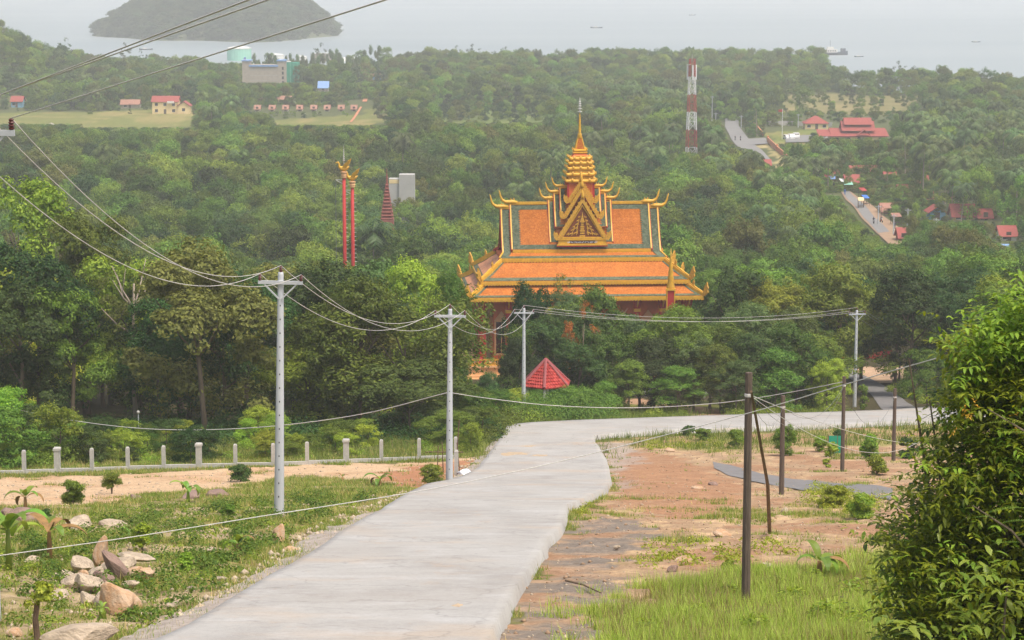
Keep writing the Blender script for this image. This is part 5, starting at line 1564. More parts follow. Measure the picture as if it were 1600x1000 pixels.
def wire(a, b, sag, label, r=0.013, mat='wire', n_=24, name='power_line', group='overhead wires', mid=None):
    a, b = Vector(a), Vector(b); pts_ = []
    for k in range(n_ + 1):
        t = k / n_; q = a * (1 - t) + b * t; q.z -= sag * 4 * t * (1 - t); pts_.append(q)
    o = MB().tube(pts_, r, 5).build(name, mat, None, True)
    return tag(o, label, 'wire', group)

def polywire(pts_, label, r=0.02, mat='wire', name='power_line', group='overhead wires'):
    """wire through given points, smoothed"""
    P_ = [Vector(q) for q in pts_]; out_ = []
    P2 = [P_[0] * 2 - P_[1]] + P_ + [P_[-1] * 2 - P_[-2]]
    for i in range(1, len(P2) - 2):
        for k in range(10):
            t = k / 10
            out_.append(0.5 * ((2 * P2[i]) + (P2[i + 1] - P2[i - 1]) * t + (2 * P2[i - 1] - 5 * P2[i] + 4 * P2[i + 1] - P2[i + 2]) * t * t + (3 * P2[i] - P2[i - 1] - 3 * P2[i + 1] + P2[i + 2]) * t ** 3))
    out_.append(P_[-1])
    o = MB().tube(out_, r, 5).build(name, mat, None, True)
    return tag(o, label, 'wire', group)

e0 = P(20, 204, 50); base0 = Vector((e0.x - 0.74, 50, 0)); base0.z = h(base0.x, 50)
T0, r0 = power_pole(0, 0, 0, 'near power pole at the left edge, only its crossarm end and insulator in view', ht=e0.z - base0.z + 0.32, at=base0)
T1, _ = power_pole(436, 808, 418, 'tallest-looking concrete power pole, left of the concrete road', lean=rad(1.2))
T2, _ = power_pole(702, 756, 490, 'concrete power pole at the road edge beside the plastic bag', lean=rad(0.5))
T3, _ = power_pole(818, 657, 466, 'concrete power pole in the bushes left of the red pavilion roof', lean=rad(0.2))
T4, _ = power_pole(1335, 636, 482, 'concrete power pole beside the asphalt road junction', lean=rad(0.3), rz=0.2)
nm = ('left-hand', 'middle', 'right-hand')
for k in range(3):
    wire(T0[k], T1[k], 1.6, '%s high wire from the near left pole down to the tallest-looking pole' % nm[k])
    wire(T1[k], T2[k], 1.5, '%s high wire between the first two whole concrete poles' % nm[k])
    wire(T2[k], T3[k], 1.6, '%s high wire between the road-edge pole and the pavilion pole' % nm[k])
    wire(T3[k], T4[k], 1.0, '%s high wire from the pavilion pole to the junction pole' % nm[k])
    wire(T4[k], P(1500 + 14 * k, 548 - 3 * k, 300), 1.4, '%s high wire leaving the junction pole to the right' % nm[k], mat='wire_dark')
    wire(T0[k], Vector((12.1 + 0.7 * (k - 1), -12, CZ + 4.0)), 0.0, '%s pale wire climbing from the left edge across the sea view' % nm[k], r=0.011)
# low service lines
a = P(-120, 606, 150); b = P(701, 613, 126.5)
polywire([a, P(0, 634, 149), P(120, 658, 146), P(250, 671, 142), P(400, 668, 137), P(560, 648, 132), b], 'low slack cable sagging before the dark forest at the left', r=0.022)
polywire([b, P(760, 622, 132), P(870, 634, 136), P(1000, 637, 139), P(1130, 629, 138), P(1240, 612, 134), P(1316, 597, 127)], 'low cable from the road-edge pole across to the wooden posts', r=0.02)
polywire([P(-60, 876, 52), P(0, 868, 52), P(200, 840, 53), P(400, 808, 54), P(640, 770, 55), P(800, 738, 55), P(960, 700, 55), P(1168, 646, 53.2), P(1330, 598, 50), P(1470, 558, 47), P(1600, 521, 44), P(1720, 486, 42)], 'long pale cable crossing low over the road in the foreground', r=0.011)
polywire([P(1440, 655, 60), P(1510, 615, 55), P(1560, 580, 50), P(1600, 545, 46), P(1700, 470, 42)], 'thin cable rising through the big bush at the right', r=0.01)

# wooden posts of the fence line
def wood_post(px, pyb, pyt, Y, lab, r_=0.085):
    p = W(px, pyb); top = P(px, pyt, p.y).z - p.z
    o = empty('wooden_post', p, R.uniform(0, 1)); tag(o, lab, 'post', 'weathered posts on the right verge')
    MB().lathe([(r_ * 1.25, -0.3), (r_ * 1.1, top * 0.5), (r_, top - 0.02), (r_ * 0.9, top)], 8).build('shaft', 'old_wood', o)
    MB().lathe([(r_ * 1.08, top - 0.56), (r_ * 1.14, top - 0.54), (r_ * 1.14, top - 0.50), (r_ * 1.08, top - 0.48)], 8).build('wire_tie', 'wire', o)
    return p + Vector((0, 0, top - 0.5))
A_ = wood_post(1165, 940, 582, 0, 'large weathered post in the right foreground grass')
B_ = wood_post(1221, 772, 618, 0, 'weathered post beside the old asphalt path', 0.1)
C_ = wood_post(1316, 736, 588, 0, 'weathered post beside the green net guard', 0.1)
D_ = wood_post(1396, 720, 607, 0, 'weathered post furthest right, near the big bush', 0.1)
E_ = wood_post(1405, 600, 545, 0, 'thin pale roadside post right of the asphalt road', 0.1)
F_ = wood_post(1432, 612, 575, 0, 'shorter roadside post at the forest edge on the right', 0.09)
wire(A_, B_, 0.8, 'slack wire between the large post and the path post', 0.006, 'wire_dark')
wire(A_, C_, 1.6, 'slack wire between the large post and the net-guard post', 0.006, 'wire_dark')
wire(B_, C_, 1.1, 'slack wire between the path post and the net-guard post', 0.009, 'wire_dark')
wire(C_, D_, 2.0, 'slack wire between the net-guard post and the furthest right post', 0.009, 'wire_dark')
wire(A_, P(1452, 694, 100), 0.3, 'thin wire from the large post into the big bush', 0.009)
wire(A_, P(1440, 688, 100), 0.9, 'slacker thin wire from the large post into the big bush', 0.009)
wire(E_, F_, 0.4, 'short slack wire between the two roadside posts', 0.014, mat='wire_dark')
wire(E_, P(1290, 530, 260), 0.5, 'thin wire from the roadside post to the forest edge', 0.014, mat='wire_dark')
g_ = W(1203, 830); t_ = P(1174, 612, 53.5)
o = MB().tube([g_ + Vector((0, 0, -0.2)), g_ * 0.6 + t_ * 0.4 + Vector((0.1, 0, 0.1)), t_], [0.07, 0.055, 0.03], 6).build('prop_stick', 'stick'); tag(o, 'crooked stick propped against the large weathered post', 'stick')

# ------------------------------------------------------------------ post fence along the left terrace
fx = [(-18, 742), (38, 740), (90, 738), (144, 736.5), (200, 734), (256, 732), (311, 730.5), (368, 729), (427, 728), (480, 725.5), (541, 723), (596, 721), (655, 718.5), (712, 716)]
FW = [W(*q) for q in fx]
fence = empty('post_fence', FW[6]); tag(fence, 'grey concrete post fence on a low wall along the sandy terrace', 'fence')
off = FW[6]
for k, q in enumerate(FW):
    big = k in (2, 6, 10); hh = 1.42 if big else 1.32; r_ = 0.16 if big else 0.105
    pr = [(r_, -0.4), (r_, hh - 0.2), (r_ * 1.25, hh - 0.17), (r_ * 1.25, hh - 0.05), (r_ * 0.9, hh)] if big else [(r_, -0.4), (r_, hh - 0.12), (r_ * 0.85, hh - 0.04), (r_ * 0.5, hh)]
    MB().lathe(pr, sq=True).build('post', 'concrete_post', fence).location = q - off
bw = MB()
for a, b in zip(FW[:-1], FW[1:]):
    bw.beam(a - off + Vector((0, -0.03, 0.05)), b - off + Vector((0, -0.03, 0.02)), 0.16, 0.36)
bw.build('base_wall', 'concrete_post', fence)

# ------------------------------------------------------------------ stones
def rock_mesh(seed, cuts=20, sub=3):
    bm = bmesh.new(); bmesh.ops.create_icosphere(bm, subdivisions=sub, radius=1.0)
    g = np.random.default_rng(seed)
    V = np.array([v.co for v in bm.verts])
    for k in range(cuts):
        d = g.normal(size=3); d /= np.linalg.norm(d); off_ = g.uniform(0.5, 0.78)
        s = V @ d - off_; V -= np.where(s > 0, s, 0)[:, None] * d * 0.92
    V *= (1 + 0.06 * (fbm(V[:, 0] * 2.5 + seed, V[:, 1] * 2.5 + V[:, 2] * 1.7, seed, 3)[:, None] - 0.5))
    for v, c in zip(bm.verts, V): v.co = c
    me = bpy.data.meshes.new('rock'); bm.to_mesh(me); bm.free(); return me
PG = 'stones of the rock pile'
ROCKS = [rock_mesh(300 + k) for k in range(7)]
def rock(px, py, sx, sy, sz, mat, label, group=None, rx=0.0, ry=0.0, up=0.25, name='boulder', k=None):
    p = W(px, py); o = bpy.data.objects.new(name, ROCKS[R.randrange(7) if k is None else k]); COL.objects.link(o)
    o.location = p + Vector((0, 0, sz * up)); q_ = 1.18 if group == PG else 1.0; sx, sy, sz = sx * q_, sy * q_, sz * q_; o.scale = (sx, sy, sz); o.rotation_euler = (rx, ry, R.uniform(0, 6.28) if rx == 0 and ry == 0 else R.uniform(-0.4, 0.4))
    if len(o.data.materials) == 0: o.data.materials.append(MAT['rock'])
    o.material_slots[0].link = 'OBJECT'; o.material_slots[0].material = MAT[mat]
    return tag(o, label, 'rock', group)
rock(186, 955, 0.44, 0.4, 0.46, 'rock_orange', 'rounded orange boulder at the front of the rock pile', PG, up=0.5, k=0)
rock(206, 950, 0.2, 0.2, 0.3, 'rock_orange', 'small brown stone beside the orange boulder', PG, up=0.4)
rock(156, 893, 0.24, 0.2, 0.5, 'rock_orange', 'pointed upright stone at the top of the rock pile', PG, ry=0.1, up=0.9)
rock(184, 906, 0.26, 0.28, 0.55, 'rock_mauve', 'long pinkish slab leaning in the middle of the rock pile', PG, ry=-0.6, up=0.55)
rock(132, 896, 0.42, 0.35, 0.3, 'rock', 'broad pale stone at the back left of the rock pile', PG, up=0.6)
rock(218, 886, 0.62, 0.35, 0.13, 'rock', 'flat pale slab lying on the back right of the rock pile', PG, up=2.0, k=2)
rock(190, 892, 0.5, 0.4, 0.3, 'rock', 'squat stone under the flat pale slab', PG, up=0.5)
rock(228, 906, 0.36, 0.25, 0.22, 'rock_orange', 'orange wedge stone at the right end of the rock pile', PG, ry=-0.4, up=0.5)
rock(118, 918, 0.36, 0.32, 0.26, 'rock', 'angular grey stone at the left end of the rock pile', PG, up=0.5)
rock(145, 925, 0.42, 0.34, 0.34, 'rock', 'cracked grey stone left of the orange boulder', PG, up=0.45)
rock(164, 918, 0.3, 0.3, 0.3, 'rock_mauve', 'dark-stained stone in the heart of the rock pile', PG, up=0.5)
rock(205, 918, 0.22, 0.2, 0.14, 'rock', 'small flat stone right of the leaning slab', PG, up=0.6)
rock(104, 905, 0.34, 0.3, 0.14, 'rock', 'low pale stone behind the left end of the rock pile', PG, up=0.5)
rock(88, 934, 0.3, 0.26, 0.13, 'rock', 'flat whitish stone in the grass left of the rock pile', PG, up=0.5)
rock(160, 945, 0.26, 0.24, 0.24, 'rock', 'whitish stone just left of the orange boulder', PG, up=0.4)
rock(150, 908, 0.3, 0.26, 0.22, 'rock', 'tan stone wedged behind the cracked grey stone', PG, up=0.6)
rock(172, 932, 0.26, 0.24, 0.2, 'rock_orange', 'tan stone wedged against the orange boulder', PG, up=0.4)
rock(130, 912, 0.3, 0.28, 0.24, 'rock_orange', 'buff stone between the broad pale stone and the angular stone', PG, up=0.5)
rock(198, 934, 0.24, 0.2, 0.16, 'rock', 'small tan stone right above the orange boulder', PG, up=0.4)
rock(138, 940, 0.28, 0.24, 0.18, 'rock', 'low tan stone at the near left foot of the rock pile', PG, up=0.3)
rock(172, 900, 0.3, 0.26, 0.24, 'rock', 'tan stone at the foot of the pointed upright stone', PG, up=0.7)
rock(210, 900, 0.3, 0.26, 0.2, 'rock_orange', 'buff stone under the right end of the flat slab', PG, up=0.5)
rock(118, 1003, 1.05, 0.7, 0.34, 'rock', 'broad smooth boulder at the bottom edge of the picture', None, up=0.25, k=3)
rock(24, 992, 0.2, 0.2, 0.12, 'rock_orange', 'small stone in the bottom left corner grass')
rock(120, 826, 0.62, 0.5, 0.4, 'rock', 'pale rounded boulder below the sandy terrace', None, up=0.35)
rock(176, 822, 0.7, 0.5, 0.22, 'rock', 'whitish low outcrop right of the pale rounded boulder')
rock(40, 814, 1.0, 0.7, 0.42, 'rock_mauve', 'dark slab-topped boulder behind the banana plants')
rock(12, 806, 0.5, 0.5, 0.35, 'rock_mauve', 'dark boulder at the left edge of the picture')
rock(50, 880, 0.55, 0.4, 0.15, 'rock', 'flat pale stone beside the leftmost banana plant')
rock(436, 846, 0.30, 0.3, 0.42, 'rock_orange', 'upright orange stone at the left road edge', None, up=0.45)
rock(452, 862, 0.4, 0.3, 0.18, 'rock_orange', 'low orange stone below the upright orange stone')
rock(440, 810, 0.5, 0.4, 0.16, 'rock', 'low stone at the foot of the tallest-looking pole')
rock(300, 777, 1.0, 0.6, 0.26, 'rock_mauve', 'dark reddish outcrop at the terrace edge')
rock(338, 774, 0.8, 0.5, 0.24, 'rock_mauve', 'second dark reddish outcrop, right of the first')
rock(212, 780, 0.5, 0.4, 0.18, 'rock_mauve', 'dark low outcrop beside the round sapling')
rock(636, 991, 0.15, 0.12, 0.09, 'rock_orange', 'lone orange stone lying on the concrete road', None, up=1.6, name='stone')
rock(964, 856, 0.16, 0.14, 0.1, 'rock', 'pale stone at the edge of the grey gravel', None, name='stone')
rock(1048, 705, 0.5, 0.4, 0.2, 'rock_orange', 'pale orange outcrop in the right verge grass')
rock(1070, 880, 0.4, 0.3, 0.16, 'rock_orange', 'reddish stone on the bare bank')
rock(1050, 892, 0.24, 0.2, 0.14, 'rock_mauve', 'mauve stone on the bare bank')
rock(1130, 838, 0.4, 0.3, 0.2, 'rock_orange', 'buff stone left of the large weathered post')
rock(1225, 800, 0.25, 0.2, 0.16, 'rock', 'pale stone right of the propped stick')
rock(1090, 763, 0.5, 0.36, 0.14, 'rock_orange', 'flat buff stone on the red earth')
rock(1115, 758, 0.3, 0.26, 0.2, 'rock_mauve', 'dark stone on the red earth')
rock(1195, 885, 0.3, 0.24, 0.1, 'rock', 'low pale stone behind the large weathered post')
for k, (px, py) in enumerate(((300, 920), (345, 905), (270, 945), (372, 860), (395, 838), (255, 968), (330, 860))):
    rock(px, py, 0.22, 0.2, 0.08, 'rock', 'small pale stone scattered in the left verge grass', 'small stones of the left verge', name='stone')

# pebbles and clods of the verges
def pebbles(name, label, polys, count, mat, smin, smax, seed, avoid=(Z_ROAD,)):
    g = np.random.default_rng(seed)
    xs = np.concatenate([np.array(p)[:, 0] for p in polys]); ys = np.concatenate([np.array(p)[:, 1] for p in polys])
    X = g.uniform(xs.min(), xs.max(), count * 4); Y = ys.min() + (ys.max() - ys.min()) * g.uniform(0, 1, count * 4) ** 1.8
    ok = np.zeros(len(X), bool)
    for p in polys: ok |= inpoly(X, Y, p)
    for p in avoid: ok &= ~inpoly(X, Y, p)
    ok &= np.abs(X) < 0.225 * Y + 2
    X, Y = X[ok][:count], Y[ok][:count]; Zz = ground_z(X, Y)
    n_ = len(X); s = smin + (smax - smin) * g.uniform(0, 1, n_) ** 3
    base = np.array([(1, 0, 0), (-1, 0, 0), (0, 1, 0), (0, -1, 0), (0, 0, 0.75), (0, 0, -0.6)])
    V = base[None] * g.uniform(0.55, 1.3, (n_, 6, 1)); an = g.uniform(0, 6.28, n_); c, s_ = np.cos(an)[:, None], np.sin(an)[:, None]
    Vx = V[..., 0] * c - V[..., 1] * s_; Vy = V[..., 0] * s_ + V[..., 1] * c
    V = np.stack([Vx * s[:, None] + X[:, None], Vy * s[:, None] + Y[:, None], V[..., 2] * s[:, None] + Zz[:, None] + s[:, None] * 0.15], -1)
    T = np.array([(0, 2, 4), (2, 1, 4), (1, 3, 4), (3, 0, 4), (2, 0, 5), (1, 2, 5), (3, 1, 5), (0, 3, 5)])
    tris = (np.arange(n_)[:, None, None] * 6 + T[None]).reshape(-1, 3)
    o = link(name, np_mesh(name, V.reshape(-1, 3), tris=tris), mat); tag(o, label, 'gravel', kind='stuff')
_rows_i = np.arange(len(rows))
def ground_z(X, Y):
    """height of the ground mesh (with its fine relief)"""
    ri = np.interp(Y, rows, _rows_i); i0 = np.clip(ri.astype(int), 0, nr - 2); ft = ri - i0
    wdt = 0.235 * np.maximum(Y, 20) + 7
    ci = np.clip((X / wdt + 1) / 2 * (nc - 1), 0, nc - 2); j0 = ci.astype(int); ct = ci - j0
    a = GZ2[i0, j0] * (1 - ct) + GZ2[i0, j0 + 1] * ct; b = GZ2[i0 + 1, j0] * (1 - ct) + GZ2[i0 + 1, j0 + 1] * ct
    return a * (1 - ft) + b * ft
pebbles('gravel', 'pale pebbles and clods strewn over the right verge', [Z_RIGHT], 3200, 'rock', 0.012, 0.075, 5, (Z_ROAD, Z_RGRASS))
pebbles('gravel', 'orange clods strewn over the right verge', [Z_RIGHT], 4200, 'dirt', 0.012, 0.09, 6, (Z_ROAD, Z_RGRASS))
pebbles('gravel', 'grey stones along the left edge of the concrete road', [WP([(330, 975), (470, 890), (540, 842), (592, 808), (664, 766), (640, 764), (560, 796), (470, 836), (400, 885), (240, 975)]), WP([(716, 754), (768, 706), (740, 712), (690, 752)])], 2600, 'rock', 0.03, 0.16, 7)
pebbles('gravel', 'small stones scattered over the left verge and terrace', [Z_LEFT, Z_SAND], 3500, 'rock', 0.015, 0.09, 8)

# fallen branch, plastic bag, scaffold sticks, net guard, draped stage, benches
a, b = W(884, 910), W(940, 930)
o = MB().tube([a + Vector((0, 0, 0.05)), a * 0.5 + b * 0.5 + Vector((0, 0.1, 0.07)), b + Vector((0, 0, 0.05))], [0.03, 0.026, 0.012], 6).build('fallen_branch', 'stick'); tag(o, 'fallen dark branch on the gravel right of the road', 'branch')
me = rock_mesh(350, 14, 3); o = link('plastic_bag', me, 'plastic_bag'); q = W(726, 742); o.location = q + Vector((0, 0, 0.14)); o.scale = (0.55, 0.4, 0.24); tag(o, 'crumpled whitish plastic bag beside the road-edge pole', 'bag')
q = W(690, 738); sc_ = empty('stick_frame', q); tag(sc_, 'rough frame of sticks beside the road-edge pole', 'scaffold')
for k, (x, hh, ln) in enumerate(((-0.25, 1.5, 0.05), (0.1, 1.7, -0.04), (0.5, 1.5, 0.06), (0.75, 2.9, 0.08), (1.0, 1.6, -0.1))):
    MB().tube([(x, 0.1 * k, -0.2), (x + ln * hh, 0.1 * k, hh)], [0.035, 0.025], 5).build('upright', 'stick', sc_)
MB().tube([(-0.9, 0, 1.15), (1.2, 0.2, 1.1)], 0.03, 5).build('rail', 'stick', sc_)
q = W(742, 718); o = MB().lathe([(0.11, -0.3), (0.11, 1.3), (0.07, 1.38)], sq=True).build('fence_end_post', 'concrete_post'); o.location = W(713, 742); tag(o, 'lone concrete post just right of the road-edge pole', 'post')
q = W(1308, 710); ng_ = empty('net_guard', q); tag(ng_, 'small green net guard round a sapling on the bare plot', 'net guard')
for e in (-0.55, 0.0, 0.55): MB().tube([(e, 0, -0.1), (e, 0, 1.25)], 0.025, 5).build('stake', 'stick', ng_)
MB().box((-0.15, 0.0, 0.62), (0.75, 0.02, 1.1)).build('net', 'net_green', ng_); MB().box((0.28, 0.3, 0.4), (0.02, 0.6, 0.75)).build('net', 'net_green', ng_)
q = W(1357, 562); stg = empty('draped_stage', Vector((q.x, q.y + 2, h(q.x, q.y + 2)))); tag(stg, 'long low red draped stall under the dark trees', 'stall')
fr = MB()
for k in range(24):
    x0, x1 = -3.1 + k * 0.26, -3.1 + (k + 1) * 0.26; d0 = 0.05 * (k % 2)
    fr.slab([(x0, -0.6 - d0, 1.1), (x0, -0.66 - d0, 0.12), (x1, -0.66 - 0.05 + d0, 0.12), (x1, -0.6 - 0.05 + d0, 1.1)], 0.02)
fr.build('red_drape', 'paint_red', stg, fix=False); MB().box((0, 0, 1.12), (6.3, 1.3, 0.08)).build('top_board', 'paint_red', stg)
for e in (-1, 0, 1):
    MB().box((e * 2.9, 0.2, 0.5), (0.1, 0.1, 1.3)).build('leg', 'old_wood', stg)
def bench(px, py, rz, lab):
    q = W(px, py); o = empty('stone_bench', q, rz); tag(o, lab, 'bench', 'stone benches under the trees')
    MB().box((0, 0, 0.44), (1.7, 0.45, 0.09)).build('seat', 'concrete_post', o); MB().box((0, 0.24, 0.78), (1.7, 0.09, 0.5)).build('backrest', 'concrete_post', o)
    for e in (-1, 1): MB().box((e * 0.6, 0, 0.2), (0.14, 0.4, 0.5)).build('leg', 'concrete_post', o)
bench(1018, 620, 0.25, 'pale stone bench left of the young tree stems')
bench(1091, 622, -0.1, 'pale stone bench right of the young tree stems')
q = W(998, 622); tb = empty('stone_table', q); tag(tb, 'low curved pale stone table left of the benches', 'table')
MB().lathe([(0.7, 0.52), (0.74, 0.56), (0.7, 0.62)], 14).build('top', 'concrete_post', tb); MB().lathe([(0.3, -0.1), (0.18, 0.3), (0.3, 0.52)], 10).build('foot', 'concrete_post', tb)
def sand_patch(px, py, rx, ry, label, seed):
    p = W(px, py); g = np.random.default_rng(seed); n_ = 28; V = [(p.x, p.y, float(prof(p.y)) + 0.125)]
    for ring, f in ((1, 0.55), (2, 1.0)):
        for k in range(n_):
            a = 2 * math.pi * k / n_; r_ = f * (1 + 1.3 * (vnoise(np.array(math.cos(a) * 2 + seed), np.array(math.sin(a) * 2)) - 0.5) + g.uniform(-.1, .1) * (ring == 2))
            x, y_ = p.x + rx * r_ * math.cos(a) * 0.8, p.y + ry * r_ * math.sin(a); V.append((float(x), float(y_), float(prof(y_)) + (0.115 if ring == 1 else 0.098)))
    F = [(0, 1 + k, 1 + (k + 1) % n_) for k in range(n_)] + [(1 + k, 1 + n_ + k, 1 + n_ + (k + 1) % n_, 1 + (k + 1) % n_) for k in range(n_)]
    mb = MB(); mb.add(V, F); tag(mb.build('sand', 'sand_orange', None, True, fix=False), label, 'sand', kind='stuff')
sand_patch(806, 717, 1.0, 1.5, 'spill of orange sand on the road beyond the crest', 1); sand_patch(840, 720, 0.6, 1.0, 'smaller spill of orange sand beside the first', 2); sand_patch(826, 703, 0.5, 0.8, 'narrow spill of orange sand higher on the road', 3)
sand_patch(715, 965, 0.12, 0.35, 'small orange stain of sand low on the road', 4)
q = W(217, 690); lp = empty('lamp_post', q); tag(lp, 'short thin lamp post beside the bare pale tree trunk', 'lamp post')
MB().tube([(0, 0, -0.2), (0, 0, 1.9)], 0.035, 6).build('pole', 'pole_grey', lp); MB().lathe([(0.04, 1.9), (0.11, 2.0), (0.11, 2.08), (0.04, 2.15)], 8).build('lamp_head', 'concrete_post', lp)
q = W(969, 620); o = MB().tube([q, q + Vector((0, 0, 2.6))], 0.05, 6).build('thin_pole', 'wall_white'); tag(o, 'thin whitish pole at the forest edge left of the stone table', 'pole')

# ------------------------------------------------------------------ buildings of the plain
WIN = {}
def house(px, py, wpx, hpx, dep, label, wallm='wall_cream', roofm='roof_red', rh=0.35, kind='gable', yaw=0.0, nwin=2, door=True, storeys=1, cat='house', group=None, name='house', over=0.5, axis='x'):
    """house whose visible foot is at the pixel; width and wall height in photo pixels"""
    p = W(px, py); k = p.y / FPX; w_, hh = wpx * k, hpx * k
    o = empty(name, (p.x, p.y + dep / 2, h(p.x, p.y + dep / 2)), yaw); tag(o, label, cat, group)
    MB().box((0, 0, hh / 2 - 0.5), (w_, dep, hh + 1)).build('wall', wallm, o)
    a, b = w_ / 2 + over, dep / 2 + over; r = MB(); zt = hh + rh * min(w_, dep * 2)
    zt = hh + rh * dep if axis == 'x' else hh + rh * w_
    if kind == 'flat':
        r.box((0, 0, hh + 0.12), (w_ + 0.4, dep + 0.4, 0.24))
    elif kind == 'hip':
        q = max(a - b, 0.1)
        T = [(-q, 0, zt), (q, 0, zt)]; E = [(-a, -b, hh), (a, -b, hh), (a, b, hh), (-a, b, hh)]
        r.slab([T[0], E[0], E[1], T[1]], 0.15); r.slab([T[1], E[2], E[3], T[0]], 0.15)
        r.add([T[0], E[3], E[0], T[1], E[1], E[2]], [(0, 1, 2), (3, 4, 5)])
    elif axis == 'x':
        r.slab([(-a, 0, zt), (-a, -b, hh - 0.1), (a, -b, hh - 0.1), (a, 0, zt)], 0.15); r.slab([(a, 0, zt), (a, b, hh - 0.1), (-a, b, hh - 0.1), (-a, 0, zt)], 0.15)
    else:
        r.slab([(0, -b, zt), (-a, -b, hh - 0.1), (-a, b, hh - 0.1), (0, b, zt)], 0.15); r.slab([(0, b, zt), (a, b, hh - 0.1), (a, -b, hh - 0.1), (0, -b, zt)], 0.15)
    r.build('roof', roofm, o)
    if kind == 'gable':
        g = MB()
        if axis == 'x':
            for e in (-1, 1): g.prism([(e * (w_ / 2 - 0.1), -dep / 2, hh), (e * (w_ / 2 - 0.1), dep / 2, hh), (e * (w_ / 2 - 0.1), 0, zt - 0.3)], (e * 0.06, 0, 0))
        else:
            for e in (-1, 1): g.prism([(-w_ / 2, e * (dep / 2 - 0.1), hh), (w_ / 2, e * (dep / 2 - 0.1), hh), (0, e * (dep / 2 - 0.1), zt - 0.3)], (0, e * 0.06, 0))
        g.build('gable', wallm, o)
    for s in range(storeys):
        for i in range(nwin):
            x = (i + 0.5) / nwin * w_ - w_ / 2; z = hh * (s + 0.55) / storeys
            if door and s == 0 and i == nwin // 2 and nwin > 1: continue
            ws, hs = min(1.3, w_ / nwin * 0.5), min(1.3, hh / storeys * 0.45)
            wn_ = MB().box((x, -dep / 2 - 0.03, z), (ws, 0.1, hs)).build('window', 'dark_glass', o)
            MB().box((x, -dep / 2 - 0.06, z - hs / 2 - 0.06), (ws + 0.3, 0.16, 0.1)).build('sill', 'wall_white', wn_)
    if door:
        MB().box((0, -dep / 2 - 0.04, 1.05), (1.1, 0.1, 2.1)).build('door', 'old_wood', o)
    return o

o = house(258, 178, 40, 19, 8, 'two-storey cream house with red roof by the yellow field', storeys=2, nwin=3, rh=0.3)
MB().box((2.6, -4.4, 5.2), (3.0, 0.9, 0.9)).build('balcony', 'wall_white', o)
house(287, 178, 18, 12, 7, 'lower red-roofed wing beside the cream house', rh=0.4, axis='y', nwin=1, door=False)
house(290, 152, 26, 5, 6, 'reddish roof showing among trees behind the cream house', roofm='roof_brown', nwin=0, door=False)
house(203, 169, 28, 6, 6, 'long brown-roofed shed left of the cream house', wallm='wall_grey', roofm='roof_brown', nwin=2)
house(26, 168, 17, 9, 7, 'small pale blue house with red roof at the left edge', wallm='wall_blue', nwin=2)
house(70, 146, 16, 4, 5, 'tiny red roof among the trees at the far left', nwin=0, door=False)
house(76, 205, 18, 5, 6, 'dark-roofed hut in the yellow field', wallm='wall_grey', roofm='wall_grey', nwin=1, axis='y')
# unfinished grey block with blue roofs and a green-netted wing
p = W(412, 135); k = p.y / FPX; g0 = empty('apartment_block', (p.x, p.y + 6, h(p.x, p.y + 6))); tag(g0, 'large unfinished grey block with blue roof edges near the coast', 'building')
w_ = 65 * k; hh = 33 * k
MB().box((0, 0, hh / 2), (w_ * 0.7, 10, hh)).build('wall', 'wall_grey', g0)
MB().box((0, -4.6, hh - 0.5), (w_ * 0.7, 2.0, 1.0)).build('blue_parapet', 'roof_blue', g0)
for e in (-1, 1):
    MB().box((e * w_ * 0.42, 0, hh / 2 + 1.0), (w_ * 0.18, 10.6, hh + 2)).build('tower', 'wall_grey', g0)
    MB().box((e * w_ * 0.42, 0, hh + 2.3), (w_ * 0.22, 11.4, 0.6)).build('blue_roof', 'roof_blue', g0)
for i in range(4): MB().box((w_ * 0.42 + w_ * 0.04, -5.33, 2 + i * 2.6), (1.0, 0.1, 1.6)).build('window', 'dark_glass', g0)
lines = MB()
for i in range(1, 4): lines.box((0, -5.02, hh * i / 4), (w_ * 0.68, 0.05, 0.25))
lines.build('floor_line', 'concrete_post', g0)
p = W(449, 131); k = p.y / FPX; g1 = empty('netted_building', (p.x + 1, p.y + 12, h(p.x, p.y + 12))); tag(g1, 'building wrapped in bright green netting beside the grey block', 'building')
MB().box((0, 0, 16 * k), (26 * k, 8, 32 * k)).build('green_net', 'net_green', g1)
MB().box((-3, 0, 32 * k + 0.5), (16 * k, 6, 0.4)).build('roof', 'roof_white', g1)
for i in range(5): MB().box((-4.2 + i * 2.1, -4.06, 16 * k), (0.12, 0.1, 32 * k)).build('scaffold_pole', 'tank_green', g1)
# storage tanks
def tank(px, py, wpx, hpx, label, mat='tank_green'):
    p = W(px, py); k = p.y / FPX; r = wpx * k / 2; hh = hpx * k
    o = empty('storage_tank', (p.x, p.y + r, h(p.x, p.y + r))); tag(o, label, 'tank', 'storage tanks by the coast')
    MB().lathe([(r, -1), (r, hh)], 28).build('shell', mat, o, False)
    MB().lathe([(r * 1.02, hh), (r * 1.02, hh + 0.25), (r * 0.6, hh + r * 0.14), (0.3, hh + r * 0.2)], 28).build('roof', 'roof_white', o)
    MB().lathe([(r * 1.03, hh - 0.5), (r * 1.03, hh - 0.3)], 28).build('rim_rail', 'roof_white', o)
    return o
tk = tank(372, 105, 38, 28, 'large pale green storage tank by the bay')
MB().box((0.55 * 38 * tk.location.y / FPX / 2, -38 * tk.location.y / FPX / 2 * 0.86, 5.0), (1.6, 0.3, 1.8)).build('red_emblem', 'paint_red', tk)
MB().box((0.55 * 38 * tk.location.y / FPX / 2, -38 * tk.location.y / FPX / 2 * 0.86, 6.4), (1.6, 0.3, 1.2)).build('blue_emblem', 'paint_blue', tk)
tank(430, 104, 26, 17, 'low pale storage tank behind the grey block', 'roof_white')
tank(470, 104, 18, 15, 'smallest white storage tank beside the green netting', 'roof_white')
